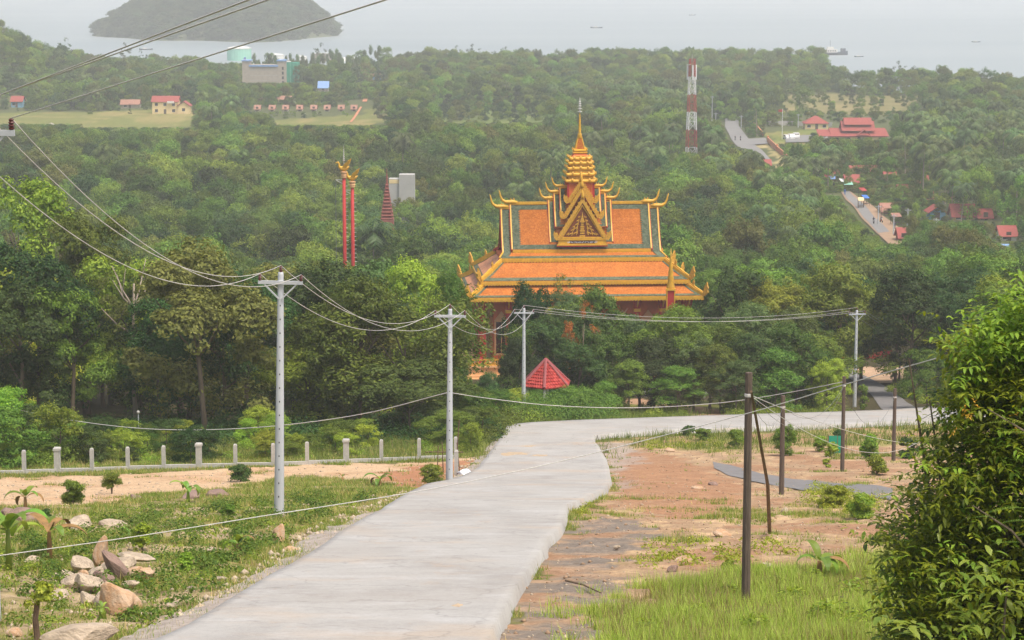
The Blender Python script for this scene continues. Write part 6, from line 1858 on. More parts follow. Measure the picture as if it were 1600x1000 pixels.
house(508, 106, 34, 22, 10, 'pale flat-roofed depot building by the coast', wallm='wall_grey', roofm='roof_white', kind='flat', nwin=3)
house(548, 106, 26, 10, 8, 'low white shed right of the depot building', wallm='wall_white', roofm='roof_white', nwin=2)
house(505, 144, 15, 6, 7, 'small house with a bright blue roof in the wood', wallm='wall_grey', roofm='roof_blue', nwin=1, rh=0.5)
house(578, 126, 36, 7, 7, 'long blue-walled building with red roof behind the wood', wallm='wall_blue', nwin=4, rh=0.2)
house(585, 106, 16, 4, 6, 'red gable roof among the coastal trees', axis='y', nwin=0, door=False)
house(444, 162, 20, 5, 6, 'brown-red roof in the wood above the hut row', roofm='roof_brown', nwin=0, door=False)
for i, px in enumerate((402, 425, 446, 468, 490, 511, 533, 553)):
    house(px, 174, 7.5, 3.4, 4, 'hut %s in the row of small brown huts above the field' % ['at the left end', 'second from the left', 'third from the left', 'fourth from the left', 'fourth from the right', 'third from the right', 'second from the right', 'at the right end'][i], wallm='wall_grey', roofm='roof_brown', nwin=0, door=True, rh=0.45, cat='hut', group='row of brown huts', name='hut')
house(748, 252, 16, 4, 6, 'pink-red roof peeping from the wood left of the temple spire', nwin=0, door=False, rh=0.5)

# red-roofed hall and its court
hl = house(1342, 222, 84, 9, 12, 'large red-roofed hall with stepped roof in the court on the plain', rh=0.22, nwin=5, cat='hall', name='hall')
hw = 84 * hl.location.y / FPX
for (sx, sy, z0, zt_) in ((0.62, 4.6, 4.0, 7.4), (0.52, 3.4, 6.2, 8.6)):
    r = MB(); a, b = hw * sx / 2, sy
    r.slab([(-a, 0, zt_), (-a, -b, z0), (a, -b, z0), (a, 0, zt_)], 0.15); r.slab([(a, 0, zt_), (a, b, z0), (-a, b, z0), (-a, 0, zt_)], 0.15); r.build('upper_roof', 'roof_red', hl)
pr = MB(); pr.slab([(1.5, -9.5, 4.6), (-0.8, -9.5, 2.6), (-0.8, -6, 2.6), (1.5, -6, 4.6)], 0.15); pr.slab([(1.5, -6, 4.6), (3.8, -6, 2.6), (3.8, -9.5, 2.6), (1.5, -9.5, 4.6)], 0.15); pr.build('porch_roof', 'roof_red', hl)
wg = MB(); wg.slab([(-hw / 2 - 5, 1, 4.2), (-hw / 2 - 5, -6.5, 2.2), (hw / 2 + 1, -6.5, 2.2), (hw / 2 + 1, 1, 4.2)], 0.15); wg.build('verandah_roof', 'roof_red', hl)
cr = house(1276, 202, 36, 9, 8, 'cream house with a red hipped roof beside the red hall', kind='hip', nwin=3, rh=0.35)
q = W(1222, 218); fl = empty('flag_pole', q); tag(fl, 'tall thin white flag pole in the court on the plain', 'flag pole')
MB().tube([(0, 0, 0), (0, 0, 11.5)], 0.09, 6).build('pole', 'paint_white', fl); MB().box((-0.75, 0, 10.8), (1.5, 0.06, 0.9)).build('flag', 'paint_red', fl)
# vehicles in the court
def car(px, py, rz, label, paint='paint_white', s=1.0):
    q = W(px, py); o = empty('parked_van', q, rz); tag(o, label, 'van', 'vehicles parked in the court')
    b = MB(); b.prism([(-0.85, -2.2, 0.35), (-0.85, 2.2, 0.35), (-0.85, 2.2, 1.0), (-0.85, 1.9, 1.85), (-0.85, -1.1, 1.9), (-0.85, -1.7, 1.15), (-0.85, -2.2, 1.0)], (1.7, 0, 0)); bo = b.build('body', paint, o)
    g = MB(); g.slab([(-0.72, -1.16, 1.84), (-0.72, -1.66, 1.22), (0.72, -1.66, 1.22), (0.72, -1.16, 1.84)], -0.03); g.build('windscreen', 'dark_glass', o)
    for e in (-1, 1):
        MB().box((e * 0.86, 0.3, 1.5), (0.03, 2.4, 0.5)).build('side_window', 'dark_glass', o)
        MB().box((e * 0.6, -2.21, 0.8), (0.3, 0.04, 0.2)).build('headlight', 'plastic_bag', o)
        for y_ in (-1.4, 1.4): 
            w = MB(); w.tube([(e * 0.72, y_, 0.34), (e * 0.9, y_, 0.34)], 0.34, 12); w.build('wheel', 'rubber', o)
    o.scale = (s, s, s)
    return o
car(1229, 217.5, 0.2, 'leftmost white vehicle parked in the court', s=0.9); car(1236.5, 217.5, 0.1, 'middle white vehicle parked in the court', s=1.05); car(1244, 217, 0.0, 'rightmost and largest white vehicle parked in the court', s=1.2)
# orange garden wall beside the plain road
gw = empty('garden_wall', W(1180, 220)); tag(gw, 'orange garden wall running beside the road on the plain', 'wall'); off = gw.location.copy()
wl_ = [(1164, 184), (1172, 192), (1182, 202), (1192, 214)], [(1200, 222), (1214, 236), (1236, 256)]
for seg in wl_:
    for a, b in zip(seg[:-1], seg[1:]):
        A, B = W(*a), W(*b); MB().beam(A - off + Vector((0, 0, 0.9)), B - off + Vector((0, 0, 0.9)), 0.35, 1.9).build('panel', 'orange_wall', gw)
        MB().box(tuple(A - off + Vector((0, 0, 1.1))), (0.7, 0.7, 2.6)).build('pillar', 'orange_wall', gw)
gw2 = empty('court_wall', W(1250, 196)); tag(gw2, 'long grey wall behind the court and the cream house', 'wall'); off = gw2.location.copy()
for a, b in zip([(1200, 196), (1230, 196), (1262, 197)], [(1230, 196), (1262, 197), (1300, 198)]):
    MB().beam(W(*a) - off + Vector((0, 0, 0.8)), W(*b) - off + Vector((0, 0, 0.8)), 0.3, 2.0).build('panel', 'concrete_post', gw2)

# village
VG = 'red village roofs under the palms'
for (px, py, wp, hp, lab, kw) in (
    (1190, 264, 28, 4, 'red roof beside the lower end of the plain road', {}),
    (1350, 276, 40, 6, 'long red roof above the market', {}),
    (1332, 296, 20, 11, 'terracotta-walled house beside the market', dict(wallm='orange_wall')),
    (1465, 344, 24, 12, 'blue house with a red gable under the palms', dict(wallm='wall_blue', axis='y', rh=0.4)),
    (1506, 344, 34, 6, 'bright red roof right of the blue gabled house', dict(rh=0.5)),
    (1540, 344, 20, 4, 'half-hidden red roof at the right of the village', {}),
    (1392, 286, 16, 6, 'small red roof between palms right of the market', {}),
    (1442, 292, 16, 6, 'pale-walled red-roofed hut under the palms', dict(wallm='wall_white')),
    (1412, 306, 13, 5, 'small red roof below the pale-walled hut', {}),
    (1452, 316, 13, 5, 'small red roof above the blue gabled house', {}),
    (1495, 318, 10, 4, 'tiny red roof above the bright red roof', {}),
    (1412, 378, 12, 7, 'red shack at the lower end of the village road', dict(wallm='paint_red')),
    (1576, 376, 24, 8, 'red-roofed house at the right edge of the village', dict(wallm='wall_white')),
    (1566, 408, 22, 9, 'dark blue-roofed house at the right edge of the village', dict(roofm='roof_blue', wallm='orange_wall')),
    (1305, 283, 12, 6, 'small red and white hut at the head of the market', dict(wallm='wall_white')),
    (1278, 280, 20, 5, 'grey-roofed shed at the head of the market', dict(roofm='wall_grey', wallm='wall_white')),
    (1390, 335, 22, 4, 'brown open shed along the village road', dict(roofm='roof_brown'))):
    house(px, py, wp, hp, 6, lab, nwin=2, group=VG, **kw)
def stall(px, py, wpx, mat, label):
    q = W(px, py); w_ = wpx * q.y / FPX; o = empty('market_stall', q, R.uniform(-0.2, 0.2)); tag(o, label, 'market stall', 'market stalls')
    MB().slab([(-w_ / 2, 1.6, 2.9), (-w_ / 2, -1.6, 2.3), (w_ / 2, -1.6, 2.3), (w_ / 2, 1.6, 2.9)], 0.08).build('awning', mat, o)
    MB().box((0, -0.6, 0.8), (w_ * 0.9, 1.0, 0.15)).build('counter', 'old_wood', o)
    for e in (-1, 1):
        for f in (-1, 1): MB().tube([(e * w_ * 0.47, f * 1.5, 0), (e * w_ * 0.47, f * 1.5, 2.4 + 0.3 * f)], 0.06, 5).build('post', 'stick', o)
stall(1322, 295, 20, 'roof_white', 'largest white awning in the market'); stall(1325, 300, 14, 'tank_green', 'pale green awning in the market'); stall(1300, 291, 10, 'roof_blue', 'blue awning in the market'); stall(1292, 288, 9, 'paint_red', 'red awning in the market')
stall(1352, 322, 9, 'paint_blue', 'small blue awning along the village road'); stall(1345, 326, 9, 'wall_cream', 'small cream awning along the village road'); stall(1348, 310, 9, 'paint_red', 'small red awning along the village road'); stall(1385, 338, 12, 'roof_brown', 'brown awning along the village road'); stall(1400, 352, 14, 'roof_brown', 'second brown awning, nearer along the village road')
# people and motorbikes, a few pixels tall
def person(px, py, mat, label, group='people on the village road', on=None, hgt=1.65):
    q = W(px, py); b = MB(); s = hgt / 1.7
    for e in (-1, 1):
        b.tube([(e * 0.09, 0, 0.0), (e * 0.1, 0.02, 0.45), (e * 0.09, 0, 0.9)], [0.05, 0.065, 0.09], 6)
        b.tube([(e * 0.2, 0, 1.4), (e * 0.27, 0.03, 1.1), (e * 0.26, -0.06, 0.82)], [0.06, 0.045, 0.035], 5)
    b.tube([(0, 0, 0.82), (0, 0, 1.05), (0, 0, 1.3), (0, 0, 1.45), (0, 0, 1.5)], [0.16, 0.14, 0.19, 0.15, 0.06], 8)
    b.v = [(x * s, y_ * s, z * s) for x, y_, z in b.v]
    o = empty('person', q + Vector((0, 0, 0.4))); tag(o, label, 'person', group)
    b.build('body', mat, o, True); hd = MB(); hd.lathe([(0.03, 1.46), (0.07, 1.5), (0.1, 1.6), (0.09, 1.7), (0.03, 1.75)], 8); hd.v = [(x * s, y_ * s, z * s) for x, y_, z in hd.v]; ho = hd.build('head', 'skin', o, True)
    hr = MB(); hr.lathe([(0.107, 1.6), (0.105, 1.7), (0.04, 1.78)], 8); hr.v = [(x * s, y_ * s + 0.01, z * s) for x, y_, z in hr.v]; hr.build('hair', 'rubber', ho, True)
    return o
def motorbike(px, py, label, mat):
    q = W(px, py) + Vector((0, 0, 0.42)); o = empty('motorbike', q, R.uniform(-0.5, 0.5)); tag(o, label, 'motorbike', 'motorbikes on the roads of the plain')
    for y_ in (-0.6, 0.6): MB().tube([(-0.05, y_, 0.28), (0.05, y_, 0.28)], 0.28, 12).build('wheel', 'rubber', o)
    MB().tube([(0, -0.55, 0.35), (0, -0.3, 0.5), (0, 0.1, 0.45), (0, 0.55, 0.6)], [0.07, 0.14, 0.16, 0.08], 6).build('frame', mat, o)
    MB().box((0, 0.3, 0.74), (0.24, 0.7, 0.1)).build('seat', 'rubber', o); MB().tube([(-0.32, -0.42, 1.0), (0, -0.48, 0.95), (0.32, -0.42, 1.0)], 0.03, 5).build('handlebar', 'silver', o); MB().tube([(0, -0.6, 0.3), (0, -0.48, 0.98)], 0.05, 5).build('fork', 'silver', o)
    r = MB(); r.tube([(0, 0.25, 0.78), (0, 0.22, 1.1), (0, 0.15, 1.36), (0, 0.12, 1.44)], [0.17, 0.16, 0.18, 0.06], 8)
    for e in (-1, 1):
        r.tube([(e * 0.1, 0.25, 0.82), (e * 0.17, -0.12, 0.74), (e * 0.14, -0.05, 0.34)], [0.09, 0.07, 0.05], 6); r.tube([(e * 0.19, 0.15, 1.33), (e * 0.27, -0.1, 1.12), (e * 0.27, -0.4, 1.03)], [0.06, 0.045, 0.035], 5)
    ri = empty('person', q, o.rotation_euler.z); tag(ri, label.replace('motorbike', 'rider on the motorbike'), 'person', 'riders on the roads of the plain')
    r.build('body', 'cloth_dark', ri, True); hd = MB(); hd.lathe([(0.04, 1.42), (0.09, 1.48), (0.11, 1.58), (0.09, 1.68), (0.03, 1.72)], 8); hd.build('head', 'skin', ri, True).location = (0, 0.1, 0)
motorbike(1148.5, 221, 'motorbike on the wide bend of the plain road', 'cloth_dark'); motorbike(1157, 221, 'motorbike at the mouth of the side road on the plain', 'paint_red')
motorbike(1365, 352, 'motorbike in the middle of the village road', 'cloth_dark'); motorbike(1377, 350, 'motorbike at the right side of the village road', 'paint_red')
for i, (px, py, mt, lab) in enumerate(((1303, 296, 'cloth_dark', 'darkest-clothed person standing in the market'), (1308, 294, 'paint_white', 'person in white standing in the market'), (1312, 299, 'paint_red', 'person in red standing in the market'), (1320, 306, 'paint_blue', 'person in blue at the top of the village road'), (1398, 360, 'cloth_dark', 'dark-clothed person near the lower end of the village road'))):
    person(px, py, mt, lab)
# village power poles
for (px, pb, pt, lab) in ((1372, 352, 331, 'pale power pole in the middle of the village road side'), (1396, 368, 349, 'pale power pole at the lower village road'), (1418, 358, 344, 'power pole with crossarm among the village trees'), (1462, 375, 361, 'power pole with crossarm right of the village road'), (1158, 200, 182, 'thin pole on the left of the plain road bend'), (1118, 216, 176, 'thin paired pole left of the plain road'), (1112, 226, 150, 'tall thin pole left of the plain road'), (1247, 200, 178, 'thin pole behind the parked vehicles'), (1538, 208, 188, 'white pole standing out of the wood at the far right'), (809, 116, 100, 'thin white pole in the wood beyond the temple'), (642, 176, 156, 'thin pole at the light scrub left of centre'), (793, 176, 160, 'thin pole at the light scrub near the centre')):
    q = W(px, pb); hh = (pb - pt) * q.y / FPX
    T, o = power_pole(0, 0, 0, lab, ht=max(hh, 5), at=q, group='thin poles of the plain')

# ------------------------------------------------------------------ radio tower
q = W(1080, 246); tw = empty('radio_tower', q, rad(12)); tag(tw, 'red and white lattice radio tower standing in the palms', 'radio tower')
HT = P(1081, 92, q.y).z - q.z; bands = [0, 12, 40, 68, 95, 122, 150]
kk = HT / 154.0
def hw_(z): return 1.6 * (1 - z / HT) + 0.8 * (z / HT)
lev = [0, 4, 16, 28, 43, 57, 71, 84, 98, 112, 126, 140, 154]
for i in range(len(lev) - 1):
    z0, z1 = lev[i] * kk, lev[i + 1] * kk; a, b = hw_(z0), hw_(z1)
    mt = 'paint_white' if (lev[i] < 16 or 43 <= lev[i] < 71 or 98 <= lev[i] < 126) else 'paint_red'
    m_ = MB(); C0 = [(-a, -a, z0), (a, -a, z0), (a, a, z0), (-a, a, z0)]; C1 = [(-b, -b, z1), (b, -b, z1), (b, b, z1), (-b, b, z1)]
    for c in range(4):
        d = (c + 1) % 4
        m_.beam(C0[c], C1[c], 0.2, 0.2); m_.beam(C0[c], C1[d], 0.1, 0.1); m_.beam(C0[d], C1[c], 0.1, 0.1); m_.beam(C1[c], C1[d], 0.1, 0.1)
    m_.build('lattice_section', mt, tw)
for a in range(3):
    an = a * 2.094 + 0.4
    MB().box((1.6 * math.cos(an), 1.6 * math.sin(an), HT - 4.5), (0.45, 0.45, 5.0), an).build('antenna_panel', 'paint_white', tw)
    MB().beam((0.7 * math.cos(an), 0.7 * math.sin(an), HT - 4), (1.5 * math.cos(an), 1.5 * math.sin(an), HT - 4), 0.12, 0.12).build('antenna_arm', 'silver', tw)
MB().lathe([(0.1, 0), (0.7, 0.35), (0.75, 0.4)], 14, (-1.5, -0.8, HT - 2.2)).build('dish', 'paint_white', tw)
MB().tube([(0, 0, HT), (0, 0, HT + 1.6)], 0.06, 5).build('lightning_rod', 'silver', tw)

# ------------------------------------------------------------------ boats
def boat(px, py, L, label, big=False):
    p = P(px, py, 1); a, b, c = pix(px, py); s = CZ / -c; o = empty('ship' if big else 'boat', (a * s, b * s, 0), 0.1); tag(o, label, 'ship' if big else 'boat', 'boats on the sea')
    w_ = L * 0.16; hull = MB(); n_ = 9; vs = []
    for i in range(n_):
        t = i / (n_ - 1); x = (t - 0.5) * L; ww = w_ * math.sin(math.pi * min(max(t * 0.85 + 0.15, 0), 1)) ** 0.6; zt = L * 0.07 * (1 + 0.8 * (2 * t - 1) ** 2)
        vs += [(x, -ww, zt), (x, -ww * 0.5, -0.6), (x, ww * 0.5, -0.6), (x, ww, zt)]
    fs = [(i * 4 + j, i * 4 + j + 1, i * 4 + j + 5, i * 4 + j + 4) for i in range(n_ - 1) for j in range(3)] + [(i * 4 + 3, i * 4, i * 4 + 4, i * 4 + 7) for i in range(n_ - 1)]
    hull.add(vs, fs); hull.build('hull', 'dark_hull', o)
    MB().box((-L * 0.08, 0, L * 0.12), (L * (0.5 if big else 0.3), w_ * 1.2, L * 0.09)).build('cabin', 'wall_white', o)
    if big:
        for i in range(7): MB().box((-L * 0.28 + i * L * 0.065, -w_ * 0.61, L * 0.125), (L * 0.03, 0.1, L * 0.04)).build('window', 'dark_glass', o)
        MB().box((-L * 0.02, 0, L * 0.2), (L * 0.18, w_, L * 0.07)).build('bridge', 'wall_white', o); MB().tube([(-L * 0.02, 0, L * 0.2), (-L * 0.02, 0, L * 0.42)], 0.14, 5).build('mast', 'dark_hull', o)
        MB().box((L * 0.36, 0, L * 0.14), (L * 0.12, w_ * 0.9, L * 0.1)).build('deck_load', 'dark_hull', o)
boat(1298, 86, 27, 'grey and white ship lying off the wooded point', True)
boat(1342, 89, 7, 'small dark boat right of the ship'); boat(1525, 66, 8, 'tiny boat far out at the right'); boat(932, 44, 13, 'tiny boat far out beyond the spire'); boat(1082, 24, 9, 'faint boat at the top of the sea'); boat(228, 78, 11, 'small boat in the bay below the island')

# ------------------------------------------------------------------ grass and undergrowth
def blades(name, label, X, Y, mat, hmin, hmax, per, spread, seed, wid=0.007, cat='grass'):
    g = np.random.default_rng(seed); n_ = len(X)
    X = np.repeat(X, per); Y = np.repeat(Y, per); n2 = len(X)
    X = X + g.normal(0, spread, n2); Y = Y + g.normal(0, spread, n2)
    Zz = ground_z(X, Y) - 0.03
    hh = g.uniform(hmin, hmax, n2) * (0.55 + 0.9 * fbm(X * 0.5, Y * 0.5, 141, 3)) * np.repeat(g.uniform(0.6, 1.25, n_), per); an = g.uniform(0, 6.283, n2); ln = g.uniform(0.15, 0.85, n2) * hh
    tx, ty = np.cos(an) * ln, np.sin(an) * ln; wx = -np.sin(an); wy = np.cos(an)
    w_ = wid * g.uniform(0.7, 1.5, n2) * (1 + Y / 90)
    B0 = np.stack([X - wx * w_, Y - wy * w_, Zz], -1); B1 = np.stack([X + wx * w_, Y + wy * w_, Zz], -1)
    M0 = np.stack([X + tx * 0.35 - wx * w_ * 0.7, Y + ty * 0.35 - wy * w_ * 0.7, Zz + hh * 0.6], -1); M1 = np.stack([X + tx * 0.35 + wx * w_ * 0.7, Y + ty * 0.35 + wy * w_ * 0.7, Zz + hh * 0.6], -1)
    Tp = np.stack([X + tx, Y + ty, Zz + hh * 0.95], -1)
    if hmax < 0.9:                       # short blades: one face each
        V = np.stack([B0, B1, Tp], 1).reshape(-1, 3); tris = np.arange(n2 * 3).reshape(-1, 3)
    else:
        V = np.stack([B0, B1, M1, M0, Tp], 1).reshape(-1, 3)
        T = np.array([(0, 1, 2), (0, 2, 3), (3, 2, 4)])
        tris = (np.arange(n2)[:, None, None] * 5 + T[None]).reshape(-1, 3)
    o = link(name, np_mesh(name, V, tris=tris), mat); return tag(o, label, cat, kind='stuff')
def sample(count, y0, y1, seed, dens):
    g = np.random.default_rng(seed); N_ = count * 6
    Y = np.sqrt(g.uniform(y0 ** 2, y1 ** 2, N_)); X = g.uniform(-0.226, 0.226, N_) * Y
    keep = g.uniform(0, 1, N_) < dens(X, Y); X, Y = X[keep], Y[keep]
    return X[:count], Y[:count]
def gdens(X, Y):
    _, gr = zones(X, Y); return gr * (0.3 + 0.7 * np.clip((fbm(X * 0.5, Y * 0.5, 133, 3) - 0.35) * 4, 0, 1))
X, Y = sample(21000, 41, 150, 61, lambda a, b: gdens(a, b) * ~inpoly(a, b, Z_RGRASS))
blades('grass', 'short green grass on the verges', X, Y, 'grass_green', 0.08, 0.24, 11, 0.14, 1)
X, Y = sample(7000, 41, 150, 62, lambda a, b: gdens(a, b) * ~inpoly(a, b, Z_RGRASS))
blades('grass', 'dry straw-coloured grass on the verges', X, Y, 'grass_dry', 0.1, 0.34, 8, 0.16, 2, wid=0.005)
X, Y = sample(9000, 41, 75, 63, lambda a, b: inpoly(a + (fbm(a, b, 151, 3) - 0.5) * 5, b + (fbm(a, b, 152, 3) - 0.5) * 9, Z_RGRASS) * np.clip((fbm(a * 0.6, b * 0.6, 153, 3) - 0.3) * 3.5, 0.05, 1))
blades('grass', 'tall lush grass at the lower right', X, Y, 'grass_lush', 0.16, 0.46, 12, 0.15, 3, wid=0.005)
X, Y = sample(3600, 41, 75, 65, lambda a, b: inpoly(a, b, Z_RGRASS) * 1.0)
blades('grass', 'dry stalks among the lush grass at the lower right', X, Y, 'grass_dry', 0.2, 0.6, 7, 0.12, 5, wid=0.004)
X, Y = sample(8000, 140, 212, 64, lambda a, b: zones(a, b)[1] * 1.0)
blades('grass', 'grass along the far side of the road', X, Y, 'grass_green', 0.2, 0.7, 6, 0.25, 4)

def bushmass(name, label, pts_, mat, seed, leaf=0.075, per=42, cat='undergrowth'):
    """low leafy weeds: heaps of small leaves, (x, y, radius)"""
    g = np.random.default_rng(seed); C = []; N = []
    for (x, y, r) in pts_:
        z = float(ground_z(np.array([x]), np.array([y]))[0]) if y < 260 else h(x, y)
        m_ = int(per * (0.5 + r)); q = g.normal(size=(m_, 3)); q /= np.linalg.norm(q, axis=1, keepdims=True); q[:, 2] = np.abs(q[:, 2])
        rr = r * g.uniform(0.35, 1.05, (m_, 1)) ** 0.6
        C.append(np.array([x, y, z]) + q * rr * np.array([1, 1, 0.9])); N.append(q + np.array([0, 0, 0.5]) + g.normal(size=(m_, 3)) * 0.5)
    me = leaves_mesh(name, np.concatenate(C), np.concatenate(N), leaf, seed=seed); o = link(name, me, mat); return tag(o, label, cat, kind='stuff')
def scatter_px(boxes, count, seed, rmin, rmax, avoid=()):
    g = random.Random(seed); out_ = []
    polys = [np.array(WP(b)) for b in boxes]; area = [max(np.ptp(p[:, 0]) * np.ptp(p[:, 1]), 1) for p in polys]; tot = sum(area)
    for p, a in zip(polys, area):
        n_ = int(count * a / tot); k = 0; t = 0
        while k < n_ and t < n_ * 20:
            t += 1; x = g.uniform(p[:, 0].min(), p[:, 0].max()); y = g.uniform(p[:, 1].min(), p[:, 1].max())
            if not inpoly(np.array([x]), np.array([y]), [tuple(q) for q in p])[0]: continue
            if inpoly(np.array([x]), np.array([y]), Z_ROAD)[0]: continue
            out_.append((x, y, g.uniform(rmin, rmax))); k += 1
    return out_
BEH = [(-80, 732), (200, 728), (560, 718), (745, 708), (740, 690), (600, 690), (400, 690), (200, 690), (-80, 690)]
bushmass('undergrowth', 'bright low weeds behind the post fence', scatter_px([BEH], 80, 3, 0.35, 0.8), 'leaf_bush', 41, 0.06, 150)
g7 = random.Random(91)
for k, (x, y, r_) in enumerate(scatter_px([BEH], 60, 81, 0.7, 1.6) + scatter_px([[(-60, 735), (100, 732), (110, 700), (-60, 695)]], 10, 82, 1.4, 2.4)):
    mt = g7.choice(['leaf_acacia', 'leaf_mid', 'leaf_dark', 'leaf_lime', 'leaf_bush']); hh = r_ * g7.uniform(1.1, 1.7)
    tree(x, y, hh, r_ * 2.0, g7.choice(['far_a', 'far_b', 'far_c']), mt, '%s shrub in the weedy strip between the post fence and the forest' % {'leaf_acacia': 'light green', 'leaf_mid': 'mid-green', 'leaf_dark': 'dark', 'leaf_lime': 'yellow-green', 'leaf_bush': 'bright green'}[mt], '%s shrubs behind the post fence' % mt[5:], 0.0, name='shrub', cat='shrub')
for k, (x, y, r_) in enumerate(scatter_px([[(720, 694), (770, 690), (795, 664), (900, 657), (990, 650), (960, 628), (820, 622), (740, 640)]], 34, 93, 1.0, 2.0)):
    mt = g7.choice(['leaf_acacia', 'leaf_mid', 'leaf_dark', 'leaf_mid', 'leaf_olive']); hh = r_ * g7.uniform(1.1, 1.7)
    if blocked(x, y, h(x, y), hh, r_ * 2): continue
    tree(x, y, hh, r_ * 2.0, g7.choice(['far_a', 'far_b', 'far_c']), mt, '%s shrub in the thicket along the road bend' % {'leaf_acacia': 'light green', 'leaf_mid': 'mid-green', 'leaf_dark': 'dark', 'leaf_olive': 'olive'}[mt], '%s shrubs of the road bend thicket' % mt[5:], 0.0, name='shrub', cat='shrub')
bushmass('undergrowth', 'shrubs hiding the foot of the red pavilion', [(P(a, 600, Y_).x, Y_, r_) for a, Y_, r_ in ((800, 191, 3.0), (814, 189, 2.6), (836, 189, 2.5), (858, 189, 2.5), (876, 190, 2.7), (890, 191, 3.2), (905, 193, 3.2), (925, 193, 3.0), (780, 188, 2.8))], 'leaf_mid', 63, 0.085, 700)
bushmass('undergrowth', 'tall light green scrub at the left edge behind the fence', scatter_px([[(-80, 735), (90, 732), (110, 700), (40, 690), (-80, 690)]], 25, 5, 0.9, 1.7), 'leaf_acacia', 43, 0.075, 240)
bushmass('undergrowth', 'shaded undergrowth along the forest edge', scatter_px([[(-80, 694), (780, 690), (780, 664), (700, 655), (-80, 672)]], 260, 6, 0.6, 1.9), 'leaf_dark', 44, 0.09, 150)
bushmass('undergrowth', 'thicket of shrubs along the road bend before the pavilion', scatter_px([[(700, 694), (770, 690), (795, 664), (900, 657), (960, 652), (960, 628), (820, 622), (740, 640), (690, 670)]], 260, 7, 0.8, 1.8), 'leaf_mid', 45, 0.09, 150)
bushmass('undergrowth', 'lighter shrubs along the road bend before the pavilion', scatter_px([[(730, 690), (795, 664), (900, 655), (960, 640), (820, 620), (740, 640)]], 110, 8, 0.8, 1.7), 'leaf_lime', 46, 0.08, 200)
bushmass('undergrowth', 'tall grass and shrubs along the far edge of the road', scatter_px([[(1130, 650), (1310, 644), (1312, 626), (1140, 634)], [(1010, 652), (1070, 650), (1060, 636), (1000, 636)], [(1385, 612), (1440, 632), (1500, 628), (1480, 600), (1400, 596)]], 240, 9, 0.4, 1.0), 'leaf_acacia', 47, 0.08, 110)
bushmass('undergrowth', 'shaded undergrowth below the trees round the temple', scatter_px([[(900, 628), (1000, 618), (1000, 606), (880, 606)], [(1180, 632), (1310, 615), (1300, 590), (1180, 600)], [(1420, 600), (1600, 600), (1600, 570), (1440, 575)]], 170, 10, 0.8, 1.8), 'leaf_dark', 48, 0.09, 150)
bushmass('undergrowth', 'low leafy weeds in the left verge grass', scatter_px([[(0, 1000), (0, 830), (240, 790), (460, 770), (600, 765), (440, 850), (330, 920), (220, 990)]], 330, 11, 0.12, 0.38), 'leaf_mid', 49, 0.05, 80)
bushmass('undergrowth', 'darker leafy clumps in the left verge grass', scatter_px([[(0, 1000), (0, 850), (240, 800), (460, 775), (600, 765), (440, 850), (330, 920), (220, 990)]], 90, 31, 0.3, 0.6), 'leaf_mid', 71, 0.055, 190)
bushmass('undergrowth', 'leafy weeds in the lush grass at the lower right', [(*W(a, b)[:2], r_) for a, b, r_ in ((1010, 990, .35), (1090, 960, .3), (1180, 985, .4), (1240, 940, .45), (1290, 970, .5), (1330, 930, .5), (1350, 985, .6), (1270, 905, .35), (1140, 930, .25), (1210, 915, .3))], 'leaf_bush', 72, 0.06, 260)
bushmass('undergrowth', 'low yellow-green weeds in the left verge grass', scatter_px([[(0, 1000), (0, 830), (240, 790), (460, 770), (600, 765), (440, 850), (330, 920), (220, 990)]], 220, 12, 0.1, 0.3), 'leaf_lime', 50, 0.045, 50)
bushmass('undergrowth', 'weeds in tufts on the right verge', scatter_px([[(1000, 890), (1240, 870), (1240, 840), (1010, 850)], [(1250, 790), (1350, 810), (1380, 780), (1270, 755)], [(1000, 705), (1130, 700), (1130, 685), (1010, 690)], [(900, 805), (930, 808), (925, 785), (895, 795)]], 230, 13, 0.14, 0.42), 'leaf_lime', 51, 0.05, 60)

# ------------------------------------------------------------------ single plants
def shrub(px, py, wpx, hpx, label, mat='leaf_mid', leaf=0.05, n_=1100, stem=0.25, group=None, name='shrub', kind='round', cat='shrub', seed=None):
    p = W(px, py); k = p.y / FPX; w_, hh = wpx * k, hpx * k
    o = empty(name, p, R.uniform(0, 6)); tag(o, label, cat, group)
    C, N = crown_points(seed or R.randrange(9999), lobes=12, clumps=max(60, n_ // 6), per=34, kind=kind, clump_r=0.1, spread=0.28, lobe_r=(0.18, 0.26))
    C = C * np.array([w_, w_, hh * (1 - stem)]) + np.array([0, 0, hh * stem])
    link('foliage', leaves_mesh('foliage', C, N, leaf * 0.72, seed=R.randrange(9999)), mat, o)
    mb = MB()
    for j in range(3):
        a = j * 2.1 + 0.4; mb.tube([(0, 0, -0.1), (0.05 * math.cos(a) * w_, 0.05 * math.sin(a) * w_, hh * 0.4), (0.25 * math.cos(a) * w_, 0.25 * math.sin(a) * w_, hh * 0.8)], [0.03, 0.022, 0.008], 5)
    mb.build('stem', 'bark', o); return o
shrub(175, 772, 36, 36, 'round clipped-looking sapling on the sandy terrace', 'leaf_bush', 0.045, 1700, 0.3)
shrub(114, 790, 44, 44, 'leafy bush left of the round sapling', 'leaf_bush', 0.06, 1400, 0.05)
shrub(376, 752, 40, 28, 'dark leafy bush at the terrace edge left of the tallest-looking pole', 'leaf_dark', 0.06, 1100, 0.05)
shrub(675, 758, 42, 36, 'dense green bush left of the road-edge pole', 'leaf_bush', 0.06, 1700, 0.02)
shrub(222, 858, 34, 44, 'dark leafy shrub above the rock pile', 'leaf_bush', 0.05, 1100, 0.05)
shrub(290, 894, 34, 32, 'yellow-green little shrub right of the rock pile', 'leaf_lime', 0.05, 900, 0.12)
